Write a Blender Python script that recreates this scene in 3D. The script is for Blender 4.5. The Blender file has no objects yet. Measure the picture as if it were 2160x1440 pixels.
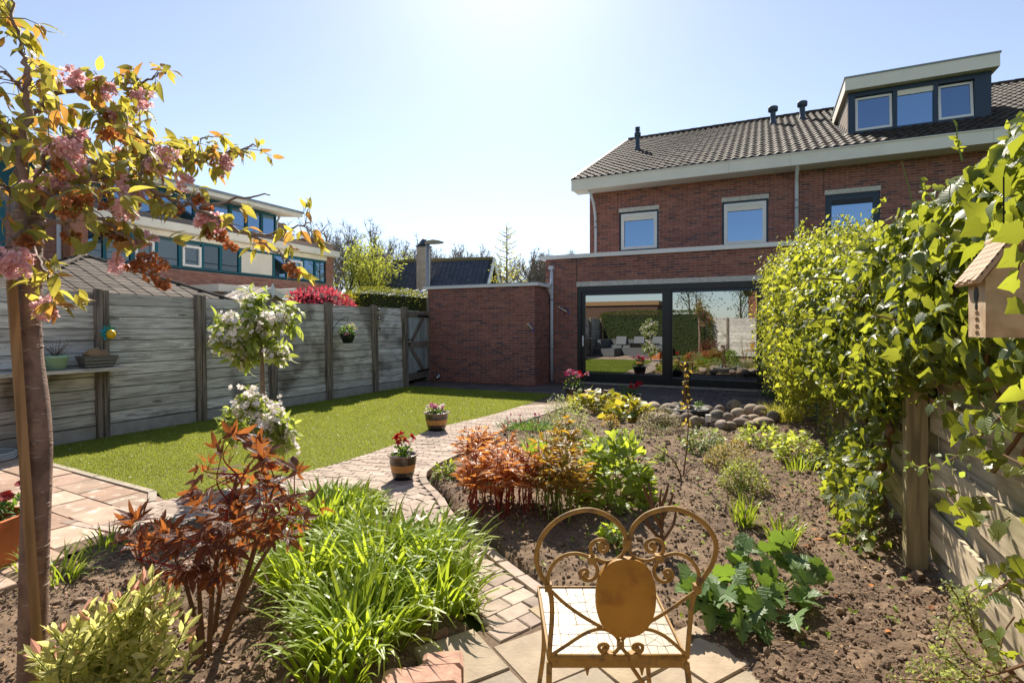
import bpy, math, random
import numpy as np
from mathutils import Matrix, Vector

random.seed(11)
rng = np.random.default_rng(11)
S = bpy.context.scene
COL = S.collection
PI = math.pi
rad = math.radians

# ------------------------------------------------------------------ camera, sky, sun, exposure
FOC, EYE, HOR, YAW = 1120.0, 1.4, 690.0, rad(25.2)
cam_d = bpy.data.cameras.new('camera')
cam_d.sensor_width = 36.0
cam_d.lens = FOC / 2160 * 36
cam_d.shift_y = -(720 - HOR) / 2160
cam_d.clip_end = 1500
cam_d.clip_start = 0.05
cam = bpy.data.objects.new('camera', cam_d)
cam.location = (0, 0, EYE)
cam.rotation_euler = (PI / 2, 0, YAW)
COL.objects.link(cam)
S.camera = cam

SUN_AZ, SUN_EL = rad(26), rad(42.5)          # azimuth left of +Y
w = bpy.data.worlds.new('World')
S.world = w
w.use_nodes = True
nt = w.node_tree
nt.nodes.clear()
wo = nt.nodes.new('ShaderNodeOutputWorld')
bg = nt.nodes.new('ShaderNodeBackground')
sky = nt.nodes.new('ShaderNodeTexSky')
sky.sky_type = 'NISHITA'
sky.sun_disc = False
sky.sun_elevation = SUN_EL
sky.sun_rotation = -SUN_AZ
sky.air_density = 1.0
sky.dust_density = 0.35
sky.ozone_density = 3.6
sky.altitude = 0
bg.inputs['Strength'].default_value = 0.055
hs = nt.nodes.new('ShaderNodeHueSaturation')          # thin spring haze: the whole sky a little paler
hs.inputs['Saturation'].default_value = 0.74
nt.links.new(sky.outputs[0], hs.inputs['Color'])
nt.links.new(hs.outputs[0], bg.inputs['Color'])
nt.links.new(bg.outputs[0], wo.inputs['Surface'])

sl = bpy.data.lights.new('sun', 'SUN')
sl.energy = 3.05
sl.angle = rad(0.53)
sl.color = (1.0, 0.91, 0.78)
sun = bpy.data.objects.new('sun', sl)
sun.rotation_euler = (PI / 2 - SUN_EL, 0, PI + SUN_AZ)   # light travels towards the viewer
sun.location = (-8, 30, 25)
COL.objects.link(sun)

S.view_settings.view_transform = 'Standard'
S.view_settings.look = 'None'
S.view_settings.exposure = 1.62
S.view_settings.gamma = 1.0
S.view_settings.use_curve_mapping = False
S.render.engine = 'CYCLES'
S.cycles.max_bounces = 6
S.cycles.transparent_max_bounces = 6
S.cycles.caustics_reflective = False
S.cycles.caustics_refractive = False

# ------------------------------------------------------------------ measuring helpers (metres from the surveyed photograph)
_c, _s = math.cos(YAW), math.sin(YAW)
RT = np.array([_c, _s])
FW = np.array([-_s, _c])

def G(px, py, z=0.0):
    Z = FOC * (EYE - z) / (py - HOR)
    a = (px - 1080) / FOC * Z * RT + Z * FW
    return np.array([a[0], a[1], z])

def onY(px, py, Y):
    d = (px - 1080) / FOC * RT + FW
    Z = Y / d[1]
    return np.array([d[0] * Z, Y, EYE + (HOR - py) / FOC * Z])

def onX(px, py, X):
    d = (px - 1080) / FOC * RT + FW
    Z = X / d[0]
    return np.array([X, d[1] * Z, EYE + (HOR - py) / FOC * Z])

def atZ(px, py, Z):
    a = (px - 1080) / FOC * Z * RT + Z * FW
    return np.array([a[0], a[1], EYE + (HOR - py) / FOC * Z])

def cdist(p):
    return np.linalg.norm(np.asarray(p)[..., :3] - np.array([0, 0, EYE]), axis=-1)

def inview(P):
    P = np.asarray(P)
    Z = P[..., :2] @ FW
    X = P[..., :2] @ RT
    Zs = np.maximum(Z, .05)
    px = 1080 + FOC * X / Zs
    py = HOR - FOC * (P[..., 2] - EYE) / Zs
    return (Z > .2) & (px > -20) & (px < 2180) & (py > -20) & (py < 1460)

# ------------------------------------------------------------------ objects
WLOC = {}

def thing(name, label, cat, loc=(0, 0, 0), group=None):
    o = bpy.data.objects.new(name, None)
    o.empty_display_size = .1
    COL.objects.link(o)
    o.location = loc
    WLOC[o.name] = np.array(loc, float)
    o['label'] = label
    o['category'] = cat
    if group: o['group'] = group
    return o

def tag(o, label, cat, group=None):
    o['label'] = label
    o['category'] = cat
    if group: o['group'] = group
    return o

def kind(o, k, label=None):
    o['kind'] = k
    if label: o['label'] = label
    return o

def group_faces(F):
    if isinstance(F, np.ndarray): return {F.shape[1]: F}
    d = {}
    for f in F: d.setdefault(len(f), []).append(f)
    return {k: np.array(v, int) for k, v in d.items()}

class MB:
    def __init__(s, uv=False):
        s.V, s.F, s.n = [], {}, 0
        s.uv = [] if uv else None
    def add(s, V, F):
        V = np.asarray(V, float).reshape(-1, 3)
        for k, a in group_faces(F).items():
            s.F.setdefault(k, []).append(a + s.n)
        s.V.append(V)
        if s.uv is not None: s.uv.append(V[:, :2])
        s.n += len(V)
        return s
    def box(s, x0, x1, y0, y1, z0, z1):
        return s.add([(x0,y0,z0),(x1,y0,z0),(x1,y1,z0),(x0,y1,z0),(x0,y0,z1),(x1,y0,z1),(x1,y1,z1),(x0,y1,z1)], BOXF)
    def boxm(s, M, dx, dy, dz):
        V = np.array([(a*dx/2, b*dy/2, c*dz/2) for c in (-1,1) for (a,b) in ((-1,-1),(1,-1),(1,1),(-1,1))])
        M = np.array(M)
        return s.add(V @ M[:3,:3].T + M[:3,3], BOXF)
    def bar(s, a, b, wd, th, up=(0,0,1)):
        a, b, up = np.array(a,float), np.array(b,float), np.array(up,float)
        d = b - a; L = np.linalg.norm(d); d /= L
        x = np.cross(d, up); x /= np.linalg.norm(x); u = np.cross(x, d)
        M = np.eye(4); M[:3,0] = x; M[:3,1] = d; M[:3,2] = u; M[:3,3] = (a+b)/2
        return s.boxm(M, wd, L, th)
    def tube(s, pts, r, n=6, cap=True):
        P = np.asarray(pts, float); m = len(P)
        r = np.broadcast_to(np.asarray(r, float), (m,)) if np.ndim(r) == 0 or len(np.atleast_1d(r)) == m else np.linspace(r[0], r[1], m)
        T = np.gradient(P, axis=0); T /= np.linalg.norm(T, axis=1)[:, None] + 1e-9
        ref = np.array([0.31, 0.17, 0.93]) if abs(T[0,2]) < .9 else np.array([1.0, .2, 0.1])
        x = np.cross(T[0], ref); x /= np.linalg.norm(x)
        V = []; ang = np.arange(n) * 2 * PI / n
        for i in range(m):
            x = x - T[i] * (x @ T[i]); x /= np.linalg.norm(x) + 1e-9
            y = np.cross(T[i], x)
            V.append(P[i] + r[i] * (np.cos(ang)[:, None] * x + np.sin(ang)[:, None] * y))
        V = np.concatenate(V)
        i = np.arange(m-1)[:, None]*n; j = np.arange(n)[None]; k = (j+1) % n
        F = np.stack([i+j, i+k, i+n+k, i+n+j], -1).reshape(-1, 4)
        s.add(V, F)
        if cap:
            b = s.n - len(V)
            s.F.setdefault(n, []).append(np.array([list(range(b+n-1, b-1, -1)), list(range(b+(m-1)*n, b+m*n))]))
        return s
    def lathe(s, prof, n=20, c=(0,0,0), sx=1, sy=1):
        ang = np.arange(n)*2*PI/n; V = []
        for r, z in prof: V.append(np.stack([np.cos(ang)*r*sx + c[0], np.sin(ang)*r*sy + c[1], np.full(n, z + c[2])], 1))
        m = len(prof)
        i = np.arange(m-1)[:, None]*n; j = np.arange(n)[None]; k = (j+1) % n
        F = np.stack([i+j, i+k, i+n+k, i+n+j], -1).reshape(-1, 4)
        return s.add(np.concatenate(V), F)
    def prism(s, poly, a, axis='z', b=0.0):
        """extrude 2-D polygon between a and b along axis; poly in the other two axes (xy, xz or yz)"""
        n = len(poly); V = []
        for t in (b, a):
            for (u, v) in poly:
                V.append((u,v,t) if axis == 'z' else ((u,t,v) if axis == 'y' else (t,u,v)))
        F = [tuple(range(n-1,-1,-1)), tuple(range(n, 2*n))] + [(i,(i+1)%n,n+(i+1)%n,n+i) for i in range(n)]
        return s.add(V, F)
    def inst(s, T, Ms):
        if len(Ms) == 0: return s
        V0, F0 = T
        V0 = np.asarray(V0, float); n = len(V0)
        V = np.einsum('kij,nj->kni', Ms[:, :3, :3], V0) + Ms[:, None, :3, 3]
        off = (np.arange(len(Ms))*n)[:, None, None]
        for k, a in group_faces(F0).items():
            s.F.setdefault(k, []).append((a[None] + off).reshape(-1, k) + s.n)
        if s.uv is not None: s.uv.append(np.tile(V0[:, :2], (len(Ms), 1)))
        s.V.append(V.reshape(-1, 3)); s.n += n*len(Ms)
        return s
    def mesh(s, name, off=(0,0,0), smooth=False):
        V = np.concatenate(s.V) - np.asarray(off)
        me = bpy.data.meshes.new(name)
        me.vertices.add(len(V)); me.vertices.foreach_set('co', V.astype(np.float32).ravel())
        loops, starts, pos = [], [], 0
        for k in sorted(s.F):
            a = np.concatenate(s.F[k]); loops.append(a.ravel())
            starts.append(pos + np.arange(len(a))*k); pos += a.size
        L = np.concatenate(loops).astype(np.int32); st = np.concatenate(starts).astype(np.int32)
        me.loops.add(len(L)); me.loops.foreach_set('vertex_index', L)
        me.polygons.add(len(st)); me.polygons.foreach_set('loop_start', st)
        if smooth: me.polygons.foreach_set('use_smooth', np.ones(len(st), bool))
        else: me.polygons.foreach_set('use_smooth', np.zeros(len(st), bool))
        if s.uv is not None:
            me.uv_layers.new(name='leaf').data.foreach_set('uv', np.concatenate(s.uv)[L].astype(np.float32).ravel())
        me.update(calc_edges=True)
        return me
    def build(s, name, mat, parent=None, smooth=False, loc=None):
        if parent is not None: off = WLOC[parent.name]
        elif loc is not None: off = np.array(loc, float)
        else:
            A = np.concatenate(s.V); lo, hi = A.min(0), A.max(0); off = np.array([(lo[0]+hi[0])/2, (lo[1]+hi[1])/2, lo[2]])
        o = bpy.data.objects.new(name, s.mesh(name, off, smooth))
        o.data.materials.append(mat)
        COL.objects.link(o)
        if parent is not None: o.parent = parent
        else: o.location = off
        WLOC[o.name] = off
        return o

BOXF = np.array([(0,3,2,1),(4,5,6,7),(0,1,5,4),(1,2,6,5),(2,3,7,6),(3,0,4,7)])

def obj_from(me, name, parent, M):
    """one piece sharing mesh data; M is its world matrix, parent unrotated"""
    o = bpy.data.objects.new(name, me)
    COL.objects.link(o)
    M = Matrix(M.tolist()) if isinstance(M, np.ndarray) else M.copy()
    if parent is not None:
        o.parent = parent
        M.translation -= Vector(WLOC[parent.name])
    o.matrix_basis = M
    return o

def pieces(parent, name, T, Ms, mat, nparts=300, many=None, smooth=False, prefer_view=True):
    """alike pieces: the nparts nearest in view as objects sharing one mesh, the rest one stuff part"""
    Ms = np.asarray(Ms); leafy_ = name == 'leaf'
    P = Ms[:, :3, 3]
    d = cdist(P) + (np.where(inview(P), 0, 1000) if prefer_view else 0)
    order = np.argsort(d)
    nparts = min(nparts, len(Ms))
    near, rest = order[:nparts], order[nparts:]
    if nparts:
        me = MB(uv=leafy_).add(*T).mesh(name, (0,0,0), smooth)
        me.materials.append(mat)
        for i in near: obj_from(me, name, parent, Ms[i])
    if len(rest):
        o = MB(uv=leafy_).inst(T, Ms[rest]).build(many or (name + 's' if name[-1] != 'f' else name[:-1] + 'ves'), mat, parent, smooth)
        o['kind'] = 'stuff'
    return

def copy_tree(o, loc, label=None):
    r = o.copy(); COL.objects.link(r); r.location = loc
    WLOC[r.name] = np.array(loc, float)
    if label: r['label'] = label
    for ch in list(o.children):
        c = ch.copy(); COL.objects.link(c); c.parent = r
        for g in list(ch.children):
            d = g.copy(); COL.objects.link(d); d.parent = c
    return r

# transforms ---------------------------------------------------------
def N(v): return v / (np.linalg.norm(v, axis=-1, keepdims=True) + 1e-9)

def frames(pos, fwd, nrm, sc):
    """template +Y follows fwd, +Z follows nrm; sc scalar array or (n,3)"""
    pos = np.asarray(pos, float); n = len(pos)
    y = N(np.broadcast_to(np.asarray(fwd, float), (n,3)))
    z = np.broadcast_to(np.asarray(nrm, float), (n,3))
    x = N(np.cross(y, z)); z = np.cross(x, y)
    sc = np.asarray(sc, float)
    if sc.ndim < 2: sc = np.repeat(np.broadcast_to(sc, (n,))[:, None], 3, 1)
    M = np.zeros((n,4,4)); M[:,3,3] = 1
    M[:,:3,0] = x*sc[:,:1]; M[:,:3,1] = y*sc[:,1:2]; M[:,:3,2] = z*sc[:,2:3]; M[:,:3,3] = pos
    return M

def trs(pos, phi=0, tilt=0, sc=1, roll=0):
    """about own Y (roll), own X (tilt), then Z (phi)"""
    pos = np.asarray(pos, float).reshape(-1,3); n = len(pos)
    phi, tilt, roll = (np.broadcast_to(a, (n,)) for a in (phi, tilt, roll))
    sc = np.asarray(sc, float)
    if sc.ndim < 2: sc = np.repeat(np.broadcast_to(sc, (n,))[:, None], 3, 1)
    cz, sz, cx, sx, cy, sy = np.cos(phi), np.sin(phi), np.cos(tilt), np.sin(tilt), np.cos(roll), np.sin(roll)
    o, i = np.zeros(n), np.ones(n)
    def m(*r): return np.stack([np.stack(q, -1) for q in r], -2)
    Rz = m((cz,-sz,o),(sz,cz,o),(o,o,i)); Rx = m((i,o,o),(o,cx,-sx),(o,sx,cx)); Ry = m((cy,o,sy),(o,i,o),(-sy,o,cy))
    M = np.zeros((n,4,4)); M[:,3,3] = 1
    M[:,:3,:3] = (Rz @ Rx @ Ry) * sc[:, None, :]
    M[:,:3,3] = pos
    return M

def U(a, b, n=None): return rng.uniform(a, b, n)

def curve(pts, n=8):
    """Catmull-Rom through pts"""
    P = np.asarray(pts, float)
    P = np.vstack([2*P[0]-P[1], P, 2*P[-1]-P[-2]])
    out = []
    for i in range(1, len(P)-2):
        for t in np.linspace(0, 1, n, endpoint=False):
            a, b, c, d = P[i-1], P[i], P[i+1], P[i+2]
            out.append(.5*((2*b) + (-a+c)*t + (2*a-5*b+4*c-d)*t*t + (-a+3*b-3*c+d)*t**3))
    out.append(P[-2])
    return np.array(out)

def inpoly(P, poly):
    P = np.asarray(P, float); poly = np.asarray(poly, float)
    x, y = P[:,0], P[:,1]; r = np.zeros(len(P), bool); j = len(poly)-1
    for i in range(len(poly)):
        xi, yi = poly[i]; xj, yj = poly[j]
        c = ((yi > y) != (yj > y)) & (x < (xj-xi)*(y-yi)/((yj-yi) if yj != yi else 1e-9) + xi)
        r ^= c; j = i
    return r

def vnoise(x, y, seed=0):
    """smooth value noise in [-1,1]"""
    r = np.random.default_rng(seed); tab = r.uniform(-1, 1, (64,64))
    xi, yi = np.floor(x).astype(int), np.floor(y).astype(int); fx, fy = x-xi, y-yi
    fx, fy = fx*fx*(3-2*fx), fy*fy*(3-2*fy)
    g = lambda a, b: tab[a % 64, b % 64]
    return (g(xi,yi)*(1-fx)+g(xi+1,yi)*fx)*(1-fy) + (g(xi,yi+1)*(1-fx)+g(xi+1,yi+1)*fx)*fy

# ------------------------------------------------------------------ materials
def hexc(h):
    v = [int(h[i:i+2], 16)/255 for i in (0,2,4)]
    return tuple(c/12.92 if c <= .04045 else ((c+.055)/1.055)**2.4 for c in v) + (1,)

def mat(name, cols, rough=.7, noise=None, bump=None, trans=0, tcol=None, spec=.4, metal=0, stretch=(1,1,1), streak=None, spots=None, coat=0, veins=0, knots=None):
    """cols: colours picked per piece. noise=(scale, amount); bump=(scale, strength, distance);
    streak=(scale, colour, amount) grain along stretch; spots=(scale, colour, threshold)"""
    m = bpy.data.materials.new(name); m.use_nodes = True
    t = m.node_tree; ns, lk = t.nodes, t.links; ns.clear()
    out = ns.new('ShaderNodeOutputMaterial'); b = ns.new('ShaderNodeBsdfPrincipled')
    b.inputs['Roughness'].default_value = rough; b.inputs['Metallic'].default_value = metal
    b.inputs['Specular IOR Level'].default_value = spec
    b.inputs['Coat Weight'].default_value = coat; b.inputs['Coat Roughness'].default_value = .1
    geo = ns.new('ShaderNodeNewGeometry'); oi = ns.new('ShaderNodeObjectInfo')
    add = ns.new('ShaderNodeMath'); add.operation = 'ADD'
    lk.new(geo.outputs['Random Per Island'], add.inputs[0]); lk.new(oi.outputs['Random'], add.inputs[1])
    fr = ns.new('ShaderNodeMath'); fr.operation = 'FRACT'; lk.new(add.outputs[0], fr.inputs[0])
    cols = [c if len(c) == 4 else tuple(c) + (1,) for c in ([hexc(c) if isinstance(c, str) else c for c in cols])]
    rp = ns.new('ShaderNodeValToRGB'); e = rp.color_ramp.elements
    while len(e) < len(cols): e.new(.5)
    if len(cols) == 1: e[0].color = e[1].color = cols[0]
    else:
        for i, c in enumerate(cols): e[i].position = i/(len(cols)-1); e[i].color = c
    lk.new(fr.outputs[0], rp.inputs[0]); col = rp.outputs[0]
    mp = ns.new('ShaderNodeMapping'); mp.inputs['Scale'].default_value = stretch
    off = ns.new('ShaderNodeCombineXYZ'); k = ns.new('ShaderNodeMath'); k.operation = 'MULTIPLY'; k.inputs[1].default_value = 7.0
    lk.new(fr.outputs[0], k.inputs[0])
    for i in range(3): lk.new(k.outputs[0], off.inputs[i])
    lk.new(geo.outputs['Position'], mp.inputs['Vector'])
    if streak is not None: lk.new(off.outputs[0], mp.inputs['Location'])
    def nz(scale, detail=4, src=mp.outputs[0], dist=0):
        n = ns.new('ShaderNodeTexNoise'); n.inputs['Scale'].default_value = scale; n.inputs['Detail'].default_value = detail
        n.inputs['Distortion'].default_value = dist
        lk.new(src, n.inputs['Vector']); return n.outputs['Fac']
    def mix(fac, a, c, mode='MIX'):
        x = ns.new('ShaderNodeMix'); x.data_type = 'RGBA'; x.blend_type = mode
        if isinstance(fac, (int, float)): x.inputs[0].default_value = fac
        else: lk.new(fac, x.inputs[0])
        for idx, q in ((6, a), (7, c)):
            if isinstance(q, tuple): x.inputs[idx].default_value = q
            else: lk.new(q, x.inputs[idx])
        return x.outputs[2]
    def mr(src, a, c, d=0., f=1.):
        x = ns.new('ShaderNodeMapRange'); lk.new(src, x.inputs[0])
        for i, q in enumerate((a, c, d, f)): x.inputs[i+1].default_value = q
        return x.outputs[0]
    if streak:
        n = nz(streak[0], 6, dist=streak[3] if len(streak) > 3 else .6)
        sc = streak[1] if not isinstance(streak[1], str) else hexc(streak[1])
        f = mr(n, .5 if streak[2] > 1 else .45, .62, 0, min(1, streak[2]*.6) if streak[2] > 1 else streak[2]); col = mix(f, col, sc)
    if spots:
        n = nz(spots[0], 5, geo.outputs['Position'])
        sc = spots[1] if not isinstance(spots[1], str) else hexc(spots[1])
        f = mr(n, spots[2], spots[2]+.12, 0, spots[3] if len(spots) > 3 else .8); col = mix(f, col, sc)
    if knots:
        vm = ns.new('ShaderNodeMapping'); vm.inputs['Scale'].default_value = knots[0]; lk.new(geo.outputs['Position'], vm.inputs['Vector']); lk.new(off.outputs[0], vm.inputs['Location'])
        vo = ns.new('ShaderNodeTexVoronoi'); vo.inputs['Scale'].default_value = 1.0; lk.new(vm.outputs[0], vo.inputs['Vector'])
        col = mix(mr(vo.outputs['Distance'], .05, .13, .85, 0), col, hexc(knots[1]))
        rg = ns.new('ShaderNodeMath'); rg.operation = 'SINE'; sc_ = ns.new('ShaderNodeMath'); sc_.operation = 'MULTIPLY'; sc_.inputs[1].default_value = 75.0
        lk.new(vo.outputs['Distance'], sc_.inputs[0]); lk.new(sc_.outputs[0], rg.inputs[0])
        md = ns.new('ShaderNodeMath'); md.operation = 'MULTIPLY'; lk.new(mr(rg.outputs[0], .2, 1, 0, .45), md.inputs[0]); lk.new(mr(vo.outputs['Distance'], .1, .42, 1, 0), md.inputs[1])
        col = mix(md.outputs[0], col, hexc(knots[1]))
    if noise:
        n = nz(noise[0], 5, geo.outputs['Position'])
        v = mr(n, .25, .75, 1-noise[1], 1+noise[1])
        h = ns.new('ShaderNodeHueSaturation'); lk.new(col, h.inputs['Color']); lk.new(v, h.inputs['Value']); col = h.outputs[0]
    if veins:
        uv = ns.new('ShaderNodeUVMap'); sx = ns.new('ShaderNodeSeparateXYZ'); lk.new(uv.outputs[0], sx.inputs[0])
        def mth(op, a, c=None):
            x = ns.new('ShaderNodeMath'); x.operation = op
            for i, q in enumerate((a, c)):
                if q is None: continue
                if isinstance(q, (int, float)): x.inputs[i].default_value = q
                else: lk.new(q, x.inputs[i])
            return x.outputs[0]
        au = mth('ABSOLUTE', sx.outputs[0]); rib = mr(au, .0, .035, 1, 0)
        ph = mth('FRACT', mth('MULTIPLY', mth('SUBTRACT', sx.outputs[1], mth('MULTIPLY', au, .8)), 5.5))
        side = mr(mth('ABSOLUTE', mth('SUBTRACT', ph, .5)), .0, .13, .6, 0)
        vn = mth('MAXIMUM', rib, side)
        hv = ns.new('ShaderNodeHueSaturation'); hv.inputs['Saturation'].default_value = .85; lk.new(col, hv.inputs['Color'])
        lk.new(mr(vn, 0, 1, .93, 1+veins), hv.inputs['Value']); col = hv.outputs[0]
        vb = ns.new('ShaderNodeBump'); vb.inputs['Strength'].default_value = .5; vb.inputs['Distance'].default_value = .004; vb.invert = True
        lk.new(vn, vb.inputs['Height']); lk.new(vb.outputs[0], b.inputs['Normal'])
    lk.new(col, b.inputs['Base Color'])
    if bump:
        n = nz(bump[0], 6)
        bp = ns.new('ShaderNodeBump'); bp.inputs['Strength'].default_value = bump[1]; bp.inputs['Distance'].default_value = bump[2] if len(bump) > 2 else .01
        lk.new(n, bp.inputs['Height']); lk.new(bp.outputs[0], b.inputs['Normal'])
    if trans:
        tr = ns.new('ShaderNodeBsdfTranslucent'); mx = ns.new('ShaderNodeMixShader'); mx.inputs[0].default_value = trans
        if tcol:
            tc = mix(.75, col, (hexc(tcol) if isinstance(tcol, str) else tuple(tcol)+(1,)))
            h = ns.new('ShaderNodeHueSaturation'); h.inputs['Value'].default_value = 1.0; lk.new(tc, h.inputs['Color']); tc = h.outputs[0]
            v2 = ns.new('ShaderNodeHueSaturation'); lk.new(tc, v2.inputs['Color']); lk.new(mr(fr.outputs[0], 0, 1, .6, 1.25), v2.inputs['Value'])
            lk.new(v2.outputs[0], tr.inputs[0])
        else: lk.new(col, tr.inputs[0])
        lk.new(b.outputs[0], mx.inputs[1]); lk.new(tr.outputs[0], mx.inputs[2]); lk.new(mx.outputs[0], out.inputs[0])
    else: lk.new(b.outputs[0], out.inputs[0])
    return m

def glass(name, tint=(.02,.025,.03), refl=.4, rcol=(.42,.64,.95)):
    m = bpy.data.materials.new(name); m.use_nodes = True
    t = m.node_tree; ns, lk = t.nodes, t.links; ns.clear()
    out = ns.new('ShaderNodeOutputMaterial')
    d = ns.new('ShaderNodeBsdfDiffuse'); d.inputs[0].default_value = tint + (1,)
    g = ns.new('ShaderNodeBsdfGlossy'); g.inputs['Color'].default_value = rcol + (1,); g.inputs['Roughness'].default_value = .004
    lw = ns.new('ShaderNodeLayerWeight'); lw.inputs[0].default_value = .25
    r = ns.new('ShaderNodeMapRange'); r.inputs[3].default_value = refl; r.inputs[4].default_value = .95
    lk.new(lw.outputs['Fresnel'], r.inputs[0])
    mx = ns.new('ShaderNodeMixShader'); lk.new(r.outputs[0], mx.inputs[0])
    lk.new(d.outputs[0], mx.inputs[1]); lk.new(g.outputs[0], mx.inputs[2]); lk.new(mx.outputs[0], out.inputs[0])
    return m
# ------------------------------------------------------------------ material list
m_brick = mat('red_brick', ['915648','9e6354','824c3f','a66a5a','965c4d','69494a','9a6051'], .85, (9, .25), (120, .5, .004))
m_mortar = mat('mortar', ['a0978e'], .95, (25, .2), (150, .4, .003))
m_brick2 = mat('pale_red_brick', ['a5715f','97614f','b17f6c','8d5a4b','a86f5b'], .85, (6, .2))
m_mortar2 = mat('mortar_pale', ['8b7d74'], .95, (20, .2))
m_white = mat('white_paint', ['ebe8e2'], .45, (2.5, .05))
m_cream = mat('cream_board', ['eae3d3'], .5, (2.2, .06))
m_conc = mat('concrete_lintel', ['cbc6bb'], .9, (18, .22), (80, .4, .003))
m_anth = mat('anthracite_paint', ['14171b'], .35, spec=.5)
m_navy = mat('navy_paint', ['24384b'], .4, (3, .06))
m_teal = mat('teal_paint', ['0c5a68'], .45, (3, .08))
m_pvc = mat('grey_white_pvc', ['c9ccd0'], .4, (4, .05))
m_lead = mat('lead_flashing', ['8d949c'], .6, (6, .15))
m_tile = mat('roof_tile', ['332a24','3c3226','2e2620','43382c','372e27'], .8, (14, .3), (60, .4, .004), spots=(3.2, '2f2c29', .52, .6))
m_vent = mat('vent_plastic', ['3a4653'], .5)
m_glass = glass('window_glass')
m_glass_d = glass('door_glass', (.012,.014,.015), .42, (.86,.9,.92))
m_cloth = mat('net_curtain', ['c8d3da'], .8)
m_steel = mat('brushed_steel', ['c9c9c9'], .25, metal=1)
m_black = mat('black_plastic', ['15171a'], .4)
m_iron = mat('black_iron', ['1d1b1a'], .5, metal=.5)

m_soil = mat('garden_soil', ['705c48'], .95, (14, .35), (38, .8, .012), spots=(1.7, '5a4738', .5, .7))
m_clod = mat('soil_clod', ['78644f','8b7660','63503f','9a8570'], .95, (30, .3), (90, .7, .006))
m_litter = mat('dry_litter', ['8e6f4d','a58661','6b4f38','b99b74','74573f'], .9)
m_ground = mat('grass_ground', ['4c5a2a'], .95, (.5, .3))
m_turf = mat('turf_base', ['6f7430'], .95, (2.0, .22), (200, .8, .01))
m_blade = mat('turf_blade', ['7c8e36','8a993e','969f48','748832','9aa450'], .9, (1.0, .22), trans=.4, tcol='c4c84a', spec=.1)
m_klinker = mat('clinker_paver', ['a69586','b2a092','938376','aa9887','97867a','b9a898','8a7c70'], .9, (11, .22), (90, .6, .004))
m_joint = mat('joint_sand', ['6a5846'], .95, (40, .3), (150, .5, .004))
m_slab = mat('patio_slab', ['a58a78','b49a86','96816f','a08470','bca590','9a7e6c'], .9, (6, .22), (70, .6, .004), spots=(9, 'd2c8ba', .56, .7))
m_slabf = mat('front_slab', ['a5947e','b09c82','918778','a99678','998c7b','b39e80'], .9, (10, .18), (60, .6, .005), spots=(5, '766a5c', .58, .5))
m_paver = mat('terrace_paver', ['5f5552','4f4a49','6b5c56','564f4d','70605a'], .85, (7, .2), (90, .5, .003))
m_kerb = mat('kerb_concrete', ['a59a8a'], .9, (14, .2), (70, .5, .004))

# ------------------------------------------------------------------ ground sheets
def sheet(name, poly, z, m, hi=0.0, k='structure', lab=None):
    b = MB(); b.add([(x, y, z) for x, y in poly], [tuple(range(len(poly)))])
    o = b.build(name, m, loc=(0, 0, 0)); o['kind'] = k
    return o

sheet('ground', [(-400,-400),(400,-400),(400,500),(-400,500)], -.09, m_ground)
LAWN_E = [(-3.9,10.46),(-3.87,8.68),(-3.9,7.55),(-4.05,6.58),(-4.07,5.99),(-3.97,5.08),(-3.94,4.34),(-3.98,3.93),(-4.08,3.41),(-4.26,2.95),(-4.38,2.69)]
PATH_R = [(-3.18,10.05),(-3.2,9.2),(-3.22,8.55),(-3.25,7.59),(-3.26,6.71),(-3.18,5.71),(-3.08,4.9),(-3.04,4.4)]
BR_L = [(-3.3,3.5),(-3.08,3.66),(-2.8,3.5),(-2.28,3.04),(-1.95,2.82),(-1.5,2.5),(-1.2,2.24),(-1.06,2.09)]
BR_R = [(-3.04,4.4),(-2.92,4.13),(-2.77,3.95),(-2.44,3.67),(-2.19,3.4),(-1.95,3.2),(-1.61,2.93),(-1.31,2.72),(-1.05,2.55),(-.9,2.42)]
LAWN = [(-7.56,10.42)] + [(-3.9,10.42)] + LAWN_E[1:] + [(-4.6,2.78),(-6.6,2.9),(-7.56,2.96)]
sheet('lawn', LAWN, .0, m_turf)
# turf blades
n = 230000
P = np.stack([U(-7.6,-3.8,n), U(2.6,10.45,n)], 1)
keep = inpoly(P, LAWN) & (rng.random(n) < np.clip(6.0/(np.hypot(P[:,0],P[:,1])), 0, 1))
P = P[keep]; n = len(P)
Tb = (np.array([(-.5,0,0),(.5,0,0),(0,.25,1)]), np.array([(0,1,2)]))
d = np.hypot(P[:,0], P[:,1]) / 5
Ms = trs(np.c_[P, np.full(n, -.002)], U(0, 2*PI, n), U(-.5,.5,n), np.stack([U(.004,.006,n)*d, U(.02,.035,n), U(.014,.026,n)], 1))
kind(MB().inst(Tb, Ms).build('turf', m_blade, loc=(0,0,0)), 'stuff', 'short green artificial turf pile covering the lawn')

def slabs(name, cells, zt, th, m, T=None):
    pass

UBOX = (np.array([(a/2, b/2, c) for c in (-1, 0) for (a, b) in ((-1,-1),(1,-1),(1,1),(-1,1))]), BOXF)
# bevelled paver: slightly smaller top face
def paver_t(ch=.06, chz=.12):
    V = [(a/2, b/2, c) for c in (-1, -chz) for (a, b) in ((-1,-1),(1,-1),(1,1),(-1,1))] + [(a*(.5-ch), b*(.5-ch), 0) for (a, b) in ((-1,-1),(1,-1),(1,1),(-1,1))]
    F = [(0,1,5,4),(1,2,6,5),(2,3,7,6),(3,0,4,7),(4,5,9,8),(5,6,10,9),(6,7,11,10),(7,4,8,11),(8,9,10,11)]
    return np.array(V, float), np.array(F)
PAV = paver_t(.035, .1)

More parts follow.
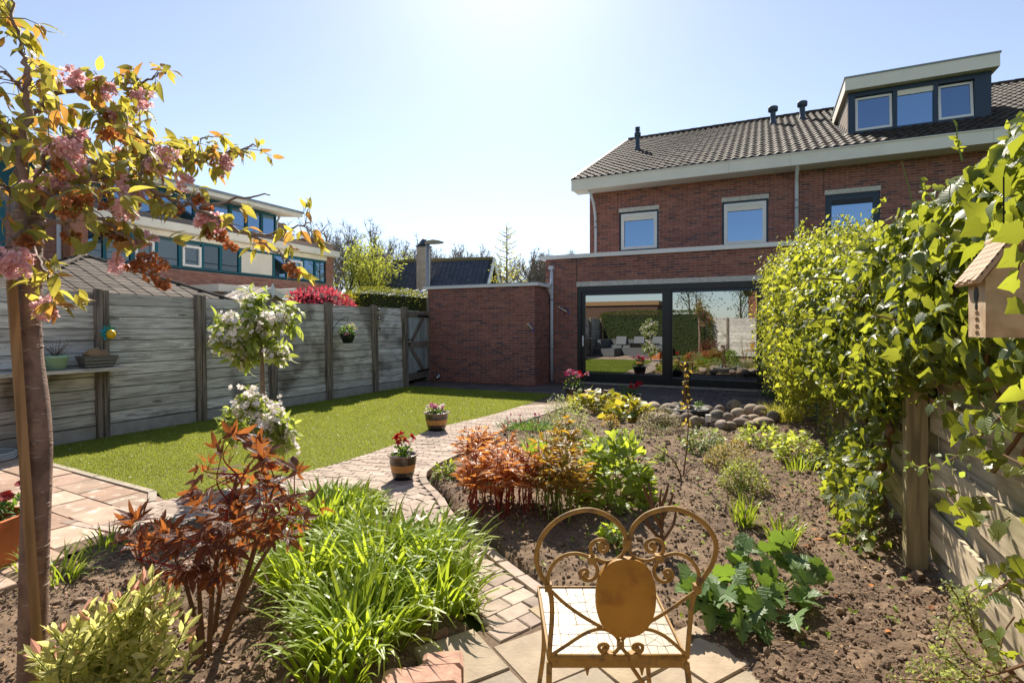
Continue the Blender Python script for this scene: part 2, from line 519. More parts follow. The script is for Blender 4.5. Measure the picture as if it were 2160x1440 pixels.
def resample(P, n):
    P = np.asarray(P, float); d = np.r_[0, np.cumsum(np.linalg.norm(np.diff(P, axis=0), axis=1))]
    t = np.linspace(0, d[-1], n); return np.stack([np.interp(t, d, P[:,i]) for i in range(2)], 1), d[-1]

def brick_run(Lp, Rp, course, bl, bw_gap=.006, clip=None):
    Lc, l1 = resample(curve(np.c_[np.array(Lp), np.zeros(len(Lp))], 10)[:, :2], 400)
    Rc, l2 = resample(curve(np.c_[np.array(Rp), np.zeros(len(Rp))], 10)[:, :2], 400)
    nc = int(((l1+l2)/2)/course); out = []
    for i in range(nc):
        t0 = (i+.5)/nc*399; a = Lc[int(t0)]; b = Rc[int(t0)]
        j0, j1 = max(int(t0)-4,0), min(int(t0)+4,399)
        wd = np.linalg.norm(b-a); nb = max(1, round(wd/bl)); bln = wd/nb
        lo = (.5 if i % 2 else 0)
        k = -lo
        while k < nb - 1e-6:
            s0, s1 = max(k, 0), min(k+1, nb); k += 1
            if s1 - s0 < .3: continue
            u = (s0+s1)/2/nb
            c = a + (b-a)*u; along = (Lc[j1]*(1-u)+Rc[j1]*u) - (Lc[j0]*(1-u)+Rc[j0]*u)
            if clip is not None and inpoly([c], clip)[0]: continue
            dep = np.linalg.norm(along)/(j1-j0)*399/nc
            ax = (b-a)/wd; ay = np.array([-ax[1], ax[0]])
            if ay @ along < 0: ay = -ay
            M = np.eye(4); jit = U(-.02,.02); 
            M[:2,0] = (ax*math.cos(jit)+ay*math.sin(jit))*((s1-s0)*bln-bw_gap); M[:2,1] = (ay*math.cos(jit)-ax*math.sin(jit))*(dep-bw_gap); M[2,2] = .05
            M[0,0:1] = M[0,0:1]
            if np.linalg.det(M[:3,:3]) < 0: M[:3,1] *= -1
            M[:2,3] = c; M[2,3] = .004 + U(-.003,.003)
            out.append(M)
    return out

MAIN_L = LAWN_E + [(-4.5,2.45),(-4.55,2.05)]
MAIN_R = PATH_R + [(-3.1,3.95),(-3.3,3.5),(-3.48,3.0),(-3.66,2.5),(-3.78,2.15)]
PATH_POLY = [(x, y) for x, y in MAIN_L] + [(x, y) for x, y in MAIN_R[::-1]]
bed_poly = PATH_POLY
path = sheet('garden_path', [(-3.88,10.3)] + MAIN_L[1:] + [(-3.78,2.15),(-3.66,2.5),(-3.48,3.0)] + BR_L + BR_R[::-1] + PATH_R[:-1][::-1], -.006, m_joint)
WLOC[path.name] = np.zeros(3)
br = brick_run(MAIN_L[1:], MAIN_R[1:], .068, .2)
br += brick_run(BR_L, BR_R, .105, .16, clip=PATH_POLY)
pieces(path, 'brick', PAV, br, m_klinker, 300, 'bricks')
# soldier edging along the right edge of the path
eb = []
for E in (PATH_R + BR_R[1:],):
    C, L = resample(curve(np.c_[np.array(E), np.zeros(len(E))], 10)[:, :2], int(8.6/.205))
    for a, b in zip(C[:-1], C[1:]):
        dd = b-a; l = np.linalg.norm(dd); dd /= l; nn = np.array([dd[1], -dd[0]])
        nn = nn if nn[0] > 0 else -nn
        M = np.eye(4); M[:2,0] = dd*(l-.006); M[:2,1] = nn*.07; M[2,2] = .06
        if np.linalg.det(M[:3,:3]) < 0: M[:3,1] *= -1
        M[:2,3] = (a+b)/2 + nn*.042; M[2,3] = .012+U(-.004,.004); eb.append(M)
pieces(path, 'edging_brick', PAV, eb, m_klinker, 60, 'edging_bricks')

# rotated grid of slabs clipped to a polygon
def grid_slabs(poly, org, ang, sx, sy, zt, th, gap=.008, bond=.5, jz=.004, jr=.01, clip=()):
    ca, sa = math.cos(ang), math.sin(ang); ax = np.array([ca, sa]); ay = np.array([-sa, ca]); out = []
    R = 14
    for j in range(int(-R/sy), int(R/sy)):
        for i in range(int(-R/sx), int(R/sx)):
            c = np.array(org) + ax*((i + (bond if j % 2 else 0))*sx) + ay*(j*sy)
            if not inpoly([c], poly)[0] or any(inpoly([c], q)[0] for q in clip): continue
            r = U(-jr, jr)
            M = np.eye(4); M[:2,0] = (ax*math.cos(r)+ay*math.sin(r))*(sx-gap); M[:2,1] = (ay*math.cos(r)-ax*math.sin(r))*(sy-gap); M[2,2] = th
            M[2,0] = U(-.006,.006)*sx; M[2,1] = U(-.006,.006)*sy
            M[:2,3] = c; M[2,3] = zt+U(-jz, jz); out.append(M)
    return out

PAV2 = paver_t(.012, .12)
PATIO = [(-7.56,2.9),(-6.6,2.84),(-4.68,2.76),(-4.34,2.74),(-4.42,2.4),(-4.3,2.1),(-3.86,2.18),(-3.88,2.03),(-3.9,1.7),(-3.64,1.38),(-3.2,.6),(-2.4,-1.2),(-7.56,-1.2)]
patio = sheet('patio', PATIO, -.007, m_joint); WLOC[patio.name] = np.zeros(3)
pieces(patio, 'slab', PAV2, grid_slabs(PATIO, (-5,2.615), rad(-3.6), .4, .3, .002, .05, .01), m_slab, 300, 'slabs')
kb = []
for a, b in (((-7.5,3.0),(-6.6,2.9)), ((-6.6,2.9),(-4.68,2.78)), ((-4.68,2.78),(-4.42,2.62))):
    a, b = np.array(a), np.array(b); L = np.linalg.norm(b-a); k = max(1, round(L/.9)); 
    for q in range(k):
        c = a+(b-a)*(q+.5)/k; dd = (b-a)/L; M = np.eye(4); M[:2,0] = dd*(L/k-.01); M[:2,1] = np.array([-dd[1],dd[0]])*.06; M[2,2] = .1; M[:2,3] = c; M[2,3] = .01; kb.append(M)
pieces(patio, 'kerb_stone', PAV2, kb, m_kerb, 20)

TERR = [(-7.95,10.44),(-3.9,10.44),(-3.88,9.6),(-3.15,9.4),(-3.1,9.35),(-1.0,9.3),(.78,8.9),(.78,12.62),(-4.9,12.7),(-4.92,11.68),(-7.95,11.68)]
terr = sheet('terrace', TERR, -.02, m_joint); WLOC[terr.name] = np.zeros(3)
pieces(terr, 'paver', PAV2, grid_slabs(TERR, (-4,10.6), 0, .3, .4, .0, .05, .007, .5, .002, .003), m_paver, 250, 'pavers')

FRONT = [(-1.17,2.2),(-1.02,2.53),(-.72,2.62),(-.39,2.58),(-.1,2.42),(.25,2.0),(.5,1.2),(.5,.3),(-1.3,.3),(-1.35,1.2),(-1.3,1.8)]
front = sheet('front_paving', FRONT, -.004, m_joint); WLOC[front.name] = np.zeros(3)
pieces(front, 'slab', PAV2, grid_slabs([(x+(.14 if x > -.3 else 0), y-(.06 if x < -.6 else 0)) for x, y in FRONT], (-.85,2.1), rad(-33), .34, .3, .004, .05, .009, .5, .006, .05), m_slabf, 60)
sheet('ground_apron', [(-7.6,-1.3),(1.2,-1.3),(1.2,.3),(-1.2,.3),(-3.3,.6)], -.035, m_soil)

# ------------------------------------------------------------------ flower beds: lumpy soil
def soil(name, poly, res, base=.02, amp=.028, seed=1, sink=.07):
    poly = np.asarray(poly); lo, hi = poly.min(0), poly.max(0)
    xs = np.arange(lo[0], hi[0]+res, res); ys = np.arange(lo[1], hi[1]+res, res)
    X, Y = np.meshgrid(xs, ys)
    Z = base + amp*(vnoise(X*1.3, Y*1.3, seed) + .6*vnoise(X*5, Y*5, seed+1) + .4*vnoise(X*13, Y*13, seed+2) + .3*vnoise(X*29, Y*29, seed+3) + .3*vnoise(X*60, Y*60, seed+4))
    # sink at the border
    Pn = np.c_[X.ravel(), Y.ravel()]; dmin = np.full(len(Pn), 9.)
    for a, b in zip(poly, np.roll(poly, -1, 0)):
        ab = b-a; t = np.clip(((Pn-a)@ab)/(ab@ab+1e-9), 0, 1); dmin = np.minimum(dmin, np.linalg.norm(Pn-(a+t[:,None]*ab), axis=1))
    ins = inpoly(Pn, poly); Z = Z.ravel(); Z = Z - np.where(ins, np.clip(1-dmin/.1, 0, 1)*.022, sink)
    ny, nx = X.shape
    idx = np.arange(nx*ny).reshape(ny, nx)
    F = np.stack([idx[:-1,:-1], idx[:-1,1:], idx[1:,1:], idx[1:,:-1]], -1).reshape(-1, 4)
    ok = (ins | (dmin < res*1.5))[F].all(1)
    F = F[ok]; used = np.unique(F); rm = np.full(nx*ny, -1); rm[used] = np.arange(len(used))
    b = MB().add(np.c_[Pn, Z][used], rm[F])
    o = b.build(name, m_soil, loc=(0,0,0), smooth=True); o['kind'] = 'structure'
    def zat(x, y):
        i = np.clip(((np.asarray(x)-lo[0])/res).round().astype(int), 0, nx-1); j = np.clip(((np.asarray(y)-lo[1])/res).round().astype(int), 0, ny-1)
        return Z[j*nx+i]
    return zat

BEDR = [(-3.08,9.28),(-3.1,8.55),(-3.13,7.59),(-3.14,6.71),(-3.06,5.71),(-2.96,4.9),(-2.92,4.42),(-2.8,4.18),(-2.68,4.05),(-2.36,3.78),(-2.1,3.5),(-1.86,3.3),(-1.53,3.03),(-1.22,2.8),(-.95,2.62),(-.7,2.66),(-.39,2.62),(-.08,2.45),(.28,2.0),(.54,1.2),(.56,.2),(.95,.2),(.95,8.9),(-1.0,9.25)]
BEDL = [(-3.86,2.12),(-3.68,2.5),(-3.5,3.0),(-3.32,3.44),(-3.08,3.58),(-2.82,3.42),(-2.32,2.98),(-1.98,2.75),(-1.55,2.44),(-1.24,2.16),(-1.36,1.8),(-1.42,1.2),(-1.4,.2),(-3.2,.5),(-3.6,1.38),(-3.86,1.7)]
zr = soil('flower_bed', BEDR, .021, seed=3)
zl = soil('flower_bed', BEDL, .021, seed=9)
m_peat = mat('dark_compost', ['665342'], .97, (18, .3), (60, 1.0, .02), spots=(3.0, '4c382a', .5, .5))
_ms = m_soil; m_soil = m_peat
PEAT = [(-.35,2.5),(-.1,2.35),(.2,2.0),(.5,1.2),(.55,.3),(.93,.3),(.93,3.6),(.6,3.65),(.3,3.3),(0,3.05),(-.2,2.8)]
zp = soil('compost_patch', PEAT, .016, base=.03, amp=.022, seed=21)
m_soil = _ms
def zbed(x, y):
    return float(zl(x, y) if inpoly([(x, y)], BEDL)[0] else (zr(x, y) if inpoly([(x, y)], BEDR)[0] else 0.0))

# clods and dry litter
def ico(seed, am=.25):
    t = (1+5**.5)/2
    V = np.array([(-1,t,0),(1,t,0),(-1,-t,0),(1,-t,0),(0,-1,t),(0,1,t),(0,-1,-t),(0,1,-t),(t,0,-1),(t,0,1),(-t,0,-1),(-t,0,1)], float)/1.9
    F = np.array([(0,11,5),(0,5,1),(0,1,7),(0,7,10),(0,10,11),(1,5,9),(5,11,4),(11,10,2),(10,7,6),(7,1,8),(3,9,4),(3,4,2),(3,2,6),(3,6,8),(3,8,9),(4,9,5),(2,4,11),(6,2,10),(8,6,7),(9,8,1)])
    r = np.random.default_rng(seed); return V*(1+r.uniform(-am, am, (12,1))), F
b = MB()
for poly, zf, cnt in ((BEDR, zr, 44000), (BEDL, zl, 18000), (PEAT, zp, 6000)):
    po = np.array(poly); lo, hi = po.min(0), po.max(0)
    P = np.stack([U(lo[0],hi[0],cnt), U(lo[1],hi[1],cnt)], 1)
    dd = np.hypot(P[:,0], P[:,1])
    P = P[inpoly(P, poly) & (dd > .8) & ((dd < 5.5) | (rng.random(cnt) < .6))]
    z = zf(P[:,0], P[:,1]); n = len(P)
    big = rng.random(n)
    sz = .004 + .009*big**3 + .02*(big > .985)*U(0,1,n)
    for s in range(3):
        q = np.arange(n) % 3 == s
        b.inst(ico(s), trs(np.c_[P[q], z[q]+sz[q]*.3], U(0,6,q.sum()), U(0,6,q.sum()), np.stack([sz[q]*U(.8,1.4,q.sum()), sz[q]*U(.7,1.2,q.sum()), sz[q]*U(.5,.9,q.sum())], 1)))
kind(b.build('soil_clods', m_clod, loc=(0,0,0)), 'stuff', 'loose crumbs and clods of dry brown soil')
b = MB()
Tl = (np.array([(-.5,0,0),(.5,0,0),(.4,1,.15),(-.3,1,.1)]), np.array([(0,1,2,3)]))
for poly, zf, cnt in ((BEDR, zr, 6500), (BEDL, zl, 1500)):
    po = np.array(poly); lo, hi = po.min(0), po.max(0)
    P = np.stack([U(lo[0],hi[0],cnt), U(lo[1],hi[1],cnt)], 1)
    P = P[inpoly(P, poly) & (np.hypot(P[:,0],P[:,1]) > .8)]
    if poly is BEDR: P = P[(rng.random(len(P)) < .25) | (P[:,0] > .1)]
    n = len(P); z = zf(P[:,0], P[:,1])
    chip = rng.random(n) < .5
    b.inst(Tl, trs(np.c_[P, z+.008], U(0,6.28,n), U(-.3,.35,n), np.stack([np.where(chip, U(.004,.016,n), U(.0015,.004,n)), np.where(chip, U(.01,.03,n), U(.03,.11,n)), np.full(n,.03)], 1)))
kind(b.build('dry_litter', m_litter, loc=(0,0,0)), 'stuff', 'dry twigs, bark chips and dead leaves strewn on the soil')
# ------------------------------------------------------------------ brick walls
def rects(x0, x1, z0, z1, holes):
    xs = sorted({x0, x1} | {h[i] for h in holes for i in (0,1) if x0 < h[i] < x1})
    zs = sorted({z0, z1} | {h[i] for h in holes for i in (2,3) if z0 < h[i] < z1})
    out = []
    for a, b_ in zip(zs[:-1], zs[1:]):
        run = None
        for c, d in zip(xs[:-1], xs[1:]):
            hole = any(h[0]-1e-6 <= c and d <= h[1]+1e-6 and h[2]-1e-6 <= a and b_ <= h[3]+1e-6 for h in holes)
            if hole: run = None
            elif run is None: run = [c, d, a, b_]; out.append(run)
            else: run[1] = d
    return out

def brick_mats(x0, x1, z0, z1, holes, place, bl=.21, bh=.05, jt=.0115, depth=.05, proud=.006):
    """place(u, z) -> (centre, axis_u, normal) ; running bond"""
    out = []; row = 0; z = z0
    while z + bh <= z1 + .02:
        zc = z + bh/2; iv = [(x0, x1)]
        for h in holes:
            if h[2] - .01 < zc < h[3] + .01:
                iv = [q for (a, b_) in iv for q in ((a, min(b_, h[0])), (max(a, h[1]), b_)) if q[1]-q[0] > .02]
        for (a, b_) in iv:
            k = math.floor((a-x0)/(bl+jt)) - 1; of = (bl+jt)*.5*(row % 2)
            while True:
                s = x0 + k*(bl+jt) + of; e = s+bl; k += 1
                if s > b_: break
                s2, e2 = max(s, a), min(e, b_)
                if e2 - s2 < .03: continue
                c, ax, nn = place((s2+e2)/2, zc)
                M = np.eye(4); M[:3,0] = ax*(e2-s2); M[:3,1] = -nn*depth; M[2,2] = bh
                M[:3,3] = c + nn*(proud - depth/2 + U(-.002,.002)); out.append(M)
        z += bh + jt; row += 1
    return out
BRK = (np.array([(a/2,b_/2,c/2) for c in (-1,1) for (a,b_) in ((-1,-1),(1,-1),(1,1),(-1,1))]), BOXF[[0,1,2,3,5]])

def facing(Y): return lambda u, z: (np.array([u, Y, z]), np.array([1.,0,0]), np.array([0,-1.,0]))
def facingX(X, s=1): return lambda u, z: (np.array([X, u, z]), np.array([0,1.,0]), np.array([float(s),0,0]))

# ------------------------------------------------------------------ the brick house with its ground-floor extension
H = thing('brick_house', 'red brick terraced house with tiled roof, dormer and glazed ground floor extension', 'house', (0, 15, 0))
YM, YE = 15.0, 12.7
W1 = (-3.68,-2.58,3.55,4.66); W2 = (-.95,.15,3.52,4.68); W3 = (1.4,2.52,3.4,4.62); W4 = (4.2,5.4,3.4,4.62)
wins = [W1, W2, W3]
holes = [(a,b_,c,d+.115) for a,b_,c,d in wins]
b = MB()
for r in rects(-4.55, 9, 0, 5.5, holes): b.box(r[0], r[1], YM, YM+.3, r[2], r[3])
b.box(-4.55, -4.25, YM+.3, 27.6, 0, 5.4)
b.prism([(15.0,5.45),(21.3,8.6),(27.6,5.45)], -4.26, 'x', -4.54)
wall = b.build('wall', m_mortar, H)
bm = brick_mats(-4.55, 9, 3.0, 5.42, holes, facing(YM))
bm = [m for m in bm if True]
pieces(wall, 'brick', BRK, bm, m_brick, 0, 'bricks')
# side of main wall (seen edge on)
# expansion joints
for x in (-3.72,.19,1.37): MB().box(x-.006, x+.006, YM-.009, YM-.001, 4.66, 5.4).build('movement_joint', m_black, wall)
# extension
DX0, DX1, DZ = -4.17, .03, 2.41
eh = [(DX0, DX1, 0, 2.53)]
b = MB()
for r in rects(-5.02, .85, 0, 3.12, eh): b.box(r[0], r[1], YE, YE+.28, r[2], r[3])
b.box(-5.02, -4.74, YE+.28, YM, 0, 3.12); b.box(.57, .85, YE+.28, YM, 0, 3.12); b.box(-4.74, .57, YE+.28, YM-.002, 2.9, 3.08)
ew = b.build('extension_wall', m_mortar, H)
pieces(ew, 'brick', BRK, brick_mats(-5.02, .85, .0, 3.12, eh, facing(YE)), m_brick, 300, 'bricks')
for x, z0, z1 in ((DX0-.02,2.53,3.12),(.19,2.5,3.12)): MB().box(x-.006, x+.006, YE-.009, YE-.001, z0, z1).build('movement_joint', m_black, ew)
MB().box(-5.14, .92, YE-.07, YE+.35, 3.12, 3.22).build('coping', m_white, H)
MB().box(DX0-.02, DX1+.5, YE-.012, YE+.2, DZ+.002, 2.53).build('lintel', m_conc, H)

# sliding door
def frame(b, x0, x1, z0, z1, y0, y1, w_, wb=None, wt=None):
    wb = w_ if wb is None else wb; wt = w_ if wt is None else wt
    b.box(x0, x0+w_, y0, y1, z0, z1); b.box(x1-w_, x1, y0, y1, z0, z1)
    b.box(x0+w_, x1-w_, y0, y1, z0, z0+wb); b.box(x0+w_, x1-w_, y0, y1, z1-wt, z1)
    return b
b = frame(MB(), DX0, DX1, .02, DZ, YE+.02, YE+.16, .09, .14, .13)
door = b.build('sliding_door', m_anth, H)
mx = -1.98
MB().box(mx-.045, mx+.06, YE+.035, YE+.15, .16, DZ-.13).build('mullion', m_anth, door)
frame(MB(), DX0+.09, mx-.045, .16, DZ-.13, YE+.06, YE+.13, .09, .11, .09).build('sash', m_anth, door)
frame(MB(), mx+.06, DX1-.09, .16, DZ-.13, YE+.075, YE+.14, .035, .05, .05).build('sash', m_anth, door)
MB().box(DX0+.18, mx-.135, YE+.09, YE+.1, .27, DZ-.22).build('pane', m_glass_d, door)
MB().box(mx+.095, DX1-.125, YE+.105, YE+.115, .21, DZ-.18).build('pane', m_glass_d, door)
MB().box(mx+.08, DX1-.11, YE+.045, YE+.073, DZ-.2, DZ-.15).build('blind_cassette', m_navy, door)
b = MB().box(DX0+.115, DX0+.15, YE+.03, YE+.058, .93, 1.19); b.build('handle', m_white, door)
MB().box(DX0+.02, DX1, YE-.06, YE+.02, 0.004, .045).build('sill', m_kerb, door)
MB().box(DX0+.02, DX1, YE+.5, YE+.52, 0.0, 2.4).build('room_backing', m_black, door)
MB().box(-4.42, -4.3, YE-.02, YE+.02, .16, .22).build('air_brick', m_black, H)

# upper windows: navy outer frame, white sash
for i, (x0, x1, z0, z1) in enumerate(wins):
    dark = i >= 2
    wf = frame(MB(), x0, x1, z0, z1, YM+.03, YM+.12, .05).build('window', m_navy, H)
    s = .05
    if dark: frame(MB(), x0+s, x1-s, z0+s, z1-s, YM+.045, YM+.11, .09, .09, .09).build('sash', m_navy, wf)
    else: frame(MB(), x0+s, x1-s, z0+s, z1-s, YM+.02, YM+.11, .085, .075, .08).build('sash', m_white, wf)
    MB().box(x0+s+.085, x1-s-.085, YM+.07, YM+.08, z0+s+.075, z1-s-.08).build('pane', m_glass, wf)
    MB().box(x0+s+.086, x1-s-.086, YM+.03, YM+.065, z1-s-.2, z1-s-.082).build('vent_grille', m_black if dark else m_cream, wf)
    MB().box(x0-.012, x1+.012, YM-.01, YM+.2, z1+.004, z1+.115).build('lintel', m_conc, wf)
    MB().box(x0-.01, x1+.01, YM-.03, YM+.03, z0-.03, z0-.003).build('sill', m_navy, wf)

# roof
RY0, RZ0, TP = 14.5, 5.6, .4767
RX0, RX1 = -4.9, 9.5
RY1 = 21.55; slope = math.atan(TP); SL = (RY1-RY0)/math.cos(slope)
def rp(x, s, h=0.0):   # point on roof: s metres up the slope
    return np.array([x, RY0 + s*math.cos(slope) - h*math.sin(slope), RZ0 + s*math.sin(slope) + h*math.cos(slope)])
b = MB()
q = [rp(RX0,0.04), rp(RX1,0.04), rp(RX1,SL), rp(RX0,SL)]
V = q + [p - np.array([0,0,.12]) for p in q]
b.add(V, [(0,1,2,3),(7,6,5,4),(0,4,5,1),(1,5,6,2),(3,2,6,7),(0,3,7,4)])
bk = [rp(RX0,SL), rp(RX1,SL), np.array([RX1,28.6,5.5]), np.array([RX0,28.6,5.5])]
b.add(bk + [p - np.array([0,0,.12]) for p in bk], [(0,1,2,3),(7,6,5,4),(0,3,7,4),(1,5,6,2)])
roof = b.build('roof', m_vent, H)
# S-shaped tile
xs = np.linspace(0, 1, 8); pr = np.array([.0,.022,.034,.03,.014,.0,-.004,.006])
Vt = []
for (yy, zz) in ((0.0, .03), (1.0, .004)):
    Vt += [(x*1.04, yy, p+zz) for x, p in zip(xs, pr)]
Vt += [(x*1.04, 0.0, p+.03-.022) for x, p in zip(xs, pr)]
Ft = [(i, i+1, 8+i+1, 8+i) for i in range(7)] + [(16+i, 16+i+1, i+1, i) for i in range(7)]
Vt = np.array(Vt); TC, TL = .2, .335
ca, sa = math.cos(slope), math.sin(slope)
tm = []
DOR = (1.9, 4.95)
nc = int((RX1-RX0)/TC); nr = int(SL/TL)
TLn = SL/nr
for r in range(nr):
    for c in range(nc):
        x = RX0 + c*TC; p = rp(x, r*TLn, .01)
        if DOR[0]-.05 < x < DOR[1]-.1 and 15.85 < p[1] < 18.9: continue
        M = np.eye(4); M[:3,0] = (TC,0,0); M[:3,1] = np.array([0,ca,sa])*(TLn+.05); M[:3,2] = (0,-sa,ca)
        j = U(-.006,.006); M[0,3], M[1,3], M[2,3] = p[0]+j*.3, p[1]+j, p[2]+U(-.003,.003); tm.append(M)
pieces(roof, 'tile', (Vt, Ft), np.array(tm), m_tile, 300, 'tiles')
rd = []
for k in range(int((RX1-RX0)/.4)):
    p = rp(RX0+k*.4, SL, .0); M = np.eye(4); M[:3,3] = p + np.array([0,0,.01]); rd.append(M)
ang = np.linspace(-.15, PI+.15, 7)
Vr = np.array([(x, math.cos(a)*r, math.sin(a)*r) for x, r in ((0,.12),(.42,.11)) for a in ang]); Fr = [(i, i+1, 7+i+1, 7+i) for i in range(6)]
pieces(roof, 'ridge_tile', (Vr, Fr), rd, m_tile, 40)
vt = []
b = MB().bar(rp(RX0-.03,0,.02), rp(RX0-.03,SL,.02), .05, .1, (0,0,1)); b.build('verge_board', m_anth, roof)
# eaves: dark tilt board, cream fascia, soffit
MB().box(RX0, RX1, 14.46, 14.54, 5.5, 5.63).build('tilt_board', m_anth, H)
b = MB(); seg = [-4.9,-.75,.62,4.4,9.5]
for i in range(4):
    f = MB().box(seg[i], seg[i+1]-.004, 14.37-.003*(i%2), 14.46, 5.27, 5.55); f.build('fascia', m_cream, H)
MB().box(-4.9, 9.5, 14.46, 15.0, 5.29, 5.32).build('soffit', m_white, H)
MB().box(-4.9, 9.5, 14.345, 14.38, 5.545, 5.57).build('gutter_edge', m_cream, H)

def downpipe(pts, r, parent, name='downpipe', clips=()):
    p = MB().tube(pts, r, 10).build(name, m_pvc, parent, True)
    for c in clips: MB().lathe([(r+.003,-.025),(r+.008,-.025),(r+.008,.025),(r+.003,.025)], 10, c).build('pipe_collar', m_lead, p)
    return p
downpipe([(-4.42,14.5,5.3),(-4.38,14.85,4.95),(-4.36,14.93,4.6),(-4.35,14.94,4.2),(-4.35,14.94,3.1)], .04, H, clips=((-4.35,14.94,4.45),(-4.35,14.94,4.28)))
downpipe([(.78,14.46,5.3),(.78,14.93,5.1),(.78,14.94,4.9),(.78,14.94,3.1)], .045, H, clips=((.78,14.94,4.55),(.78,14.94,4.36)))
dp = downpipe([(-4.83,12.63,0.02),(-4.83,12.63,2.9)], .042, H, clips=((-4.83,12.63,2.1),(-4.83,12.63,.85)))
MB().box(-4.89,-4.77,12.56,12.69,2.86,2.95).build('rain_head', m_pvc, dp)
b = MB().tube([(-4.83,12.6,2.22),(-4.86,12.55,2.36),(-4.9,12.5,2.44)], [.045,.07], 8); b.box(-5.0,-4.76,12.38,12.54,2.44,2.5)
b.build('hopper', m_pvc, dp)

# dormer
DX = (2.0, 4.82); DYF = 15.9; dz0 = RZ0 + (DYF-RY0)*TP - .02; dz1 = 7.36
b = MB()
yb = RY0 + (dz1-RZ0)/TP
for x0 in (DX[0], DX[1]-.06): b.prism([(DYF+.05,dz0-.03),(DYF+.05,dz1),(yb+.3,dz1)], x0+.06, 'x', x0)
b.box(DX[0]+.06, DX[1]-.06, DYF+.5, DYF+.52, dz0, dz1)
dormer = b.build('dormer', mat('cheek_board', ['8a7b6b'], .7, (20,.1)), H)
fb = MB()
for k in range(6):
    z = dz0+.12+k*.16; y1 = RY0+(z-RZ0)/TP
    fb.box(DX[0]-.012, DX[0], DYF+.08, max(y1, DYF+.15), z, z+.145)
fb.build('cheek_boards', mat('cheek_slat', ['8f8070','85776a'], .7, (20,.1)), dormer)
# roof slab of the dormer
b = MB().box(DX[0]-.1, DX[1]+.1, DYF-.2, yb+.2, 7.36, 7.66)
b.build('dormer_roof', m_cream, dormer)
MB().box(DX[0]-.12, DX[1]+.12, DYF-.22, yb+.2, 7.662, 7.7).build('roof_trim', m_lead, dormer)
# front frame (navy) and three lights
LX = [DX[0]+.14, 2.98, 3.79, DX[1]-.3]
b = MB(); b.box(DX[0]-.005, LX[0], DYF, DYF+.14, dz0, 7.357); b.box(LX[3], DX[1]+.005, DYF, DYF+.14, dz0, 7.357)
b.box(LX[0], LX[3], DYF, DYF+.14, dz0, dz0+.11); b.box(LX[0], LX[3], DYF, DYF+.14, 7.24, 7.357)
for x in LX[1:3]: b.box(x-.045, x+.045, DYF+.005, DYF+.135, dz0+.11, 7.24)
b.build('front_frame', m_navy, dormer)
zl0, zl1 = dz0+.11, 7.24
for i in range(3):
    x0, x1 = LX[i]+(.0 if i == 0 else .045), LX[i+1]-(.0 if i == 2 else .045)
    if i == 1:
        MB().box(x0, x1, DYF+.06, DYF+.07, zl0, zl1).build('pane', m_glass, dormer)
        MB().box(x0, x1, DYF+.03, DYF+.058, zl1-.13, zl1).build('vent_grille', m_cream, dormer)
    else:   # tilted open at the top
        s = frame(MB(), x0+.01, x1-.01, 0, zl1-zl0-.03, -.03, .03, .055); tl = rad(4 if i == 0 else 6)
        s.V = [np.c_[v[:,0], DYF+.04 + v[:,1] + v[:,2]*math.sin(tl), zl0+.01+v[:,2]*math.cos(tl)] for v in s.V]
        s.build('sash', m_white, dormer)
        s = MB().box(x0+.065, x1-.065, -.005, .005, .055, zl1-zl0-.085)
        s.V = [np.c_[v[:,0], DYF+.04 + v[:,1] + v[:,2]*math.sin(tl), zl0+.01+v[:,2]*math.cos(tl)] for v in s.V]
        s.build('pane', m_glass, dormer)
MB().box(DX[0]-.05, DX[1]+.05, DYF-.12, DYF+.05, dz0-.035, dz0+.0).build('flashing', m_lead, dormer)

# roof vents
def vent(x, y, hgt, r, capr):
    z = RZ0+(y-RY0)*TP
    v = MB().lathe([(r*1.25,-.05),(r*1.25,.1),(r,.12),(r,hgt-.16)], 14, (x,y,z)).build('roof_vent', m_vent, H, True)
    MB().lathe([(r,hgt-.18),(capr,hgt-.15),(capr*1.05,hgt-.02),(capr*.9,hgt),(0,hgt)], 14, (x,y,z)).build('vent_cap', m_vent, v, True)
v = None
x, y = -3.89, 18.47; z = RZ0+(y-RY0)*TP
v = MB().lathe([(.1,-.06),(.1,.12),(.075,.14),(.075,.5)], 14, (x,y,z)).build('roof_vent', m_vent, H, True)
MB().lathe([(.1,.5),(.11,.52),(.11,.62),(.06,.66),(.06,.7),(.09,.7),(.09,.73),(.05,.75),(.05,.78),(.085,.78),(.085,.81),(0,.83)], 14, (x,y,z)).build('vent_cap', m_vent, v, True)
vent(.34, 20.0, .62, .085, .15); vent(1.22, 20.15, .62, .085, .15)
vent(7.3, 19.6, .7, .1, .16)

# ------------------------------------------------------------------ garage
GA = thing('brick_garage', 'flat roofed red brick garage with white roof edge beside the garden gate', 'garage', (-6.4, 11.7, 0))
YG = 11.7
b = MB().box(-7.95,-4.9,YG,YG+.25,0,2.39); b.box(-5.15,-4.9,YG+.25,12.69,0,2.39); b.box(-7.95,-7.7,YG+.25,18,0,2.39); b.box(-7.7,-5.15,YG+.25,18,2.25,2.38)
gw = b.build('wall', m_mortar, GA)
pieces(gw, 'brick', BRK, brick_mats(-7.95,-4.9,.0,2.39,[],facing(YG)), m_brick, 300, 'bricks')
pieces(gw, 'brick', BRK, brick_mats(YG+.02,12.68,.0,2.39,[],facingX(-4.9)), m_brick, 0, 'bricks')
MB().box(-8.06,-4.8,YG-.07,18,2.39,2.46).build('roof_edge', m_white, GA)
MB().box(-8.04,-4.82,YG-.05,17.9,2.462,2.48).build('roof_felt', m_lead, GA)
b = MB().lathe([(.0,0),(.05,.005),(.075,.03),(.08,.06),(.06,.085),(.055,.09)], 16, (0,0,0))
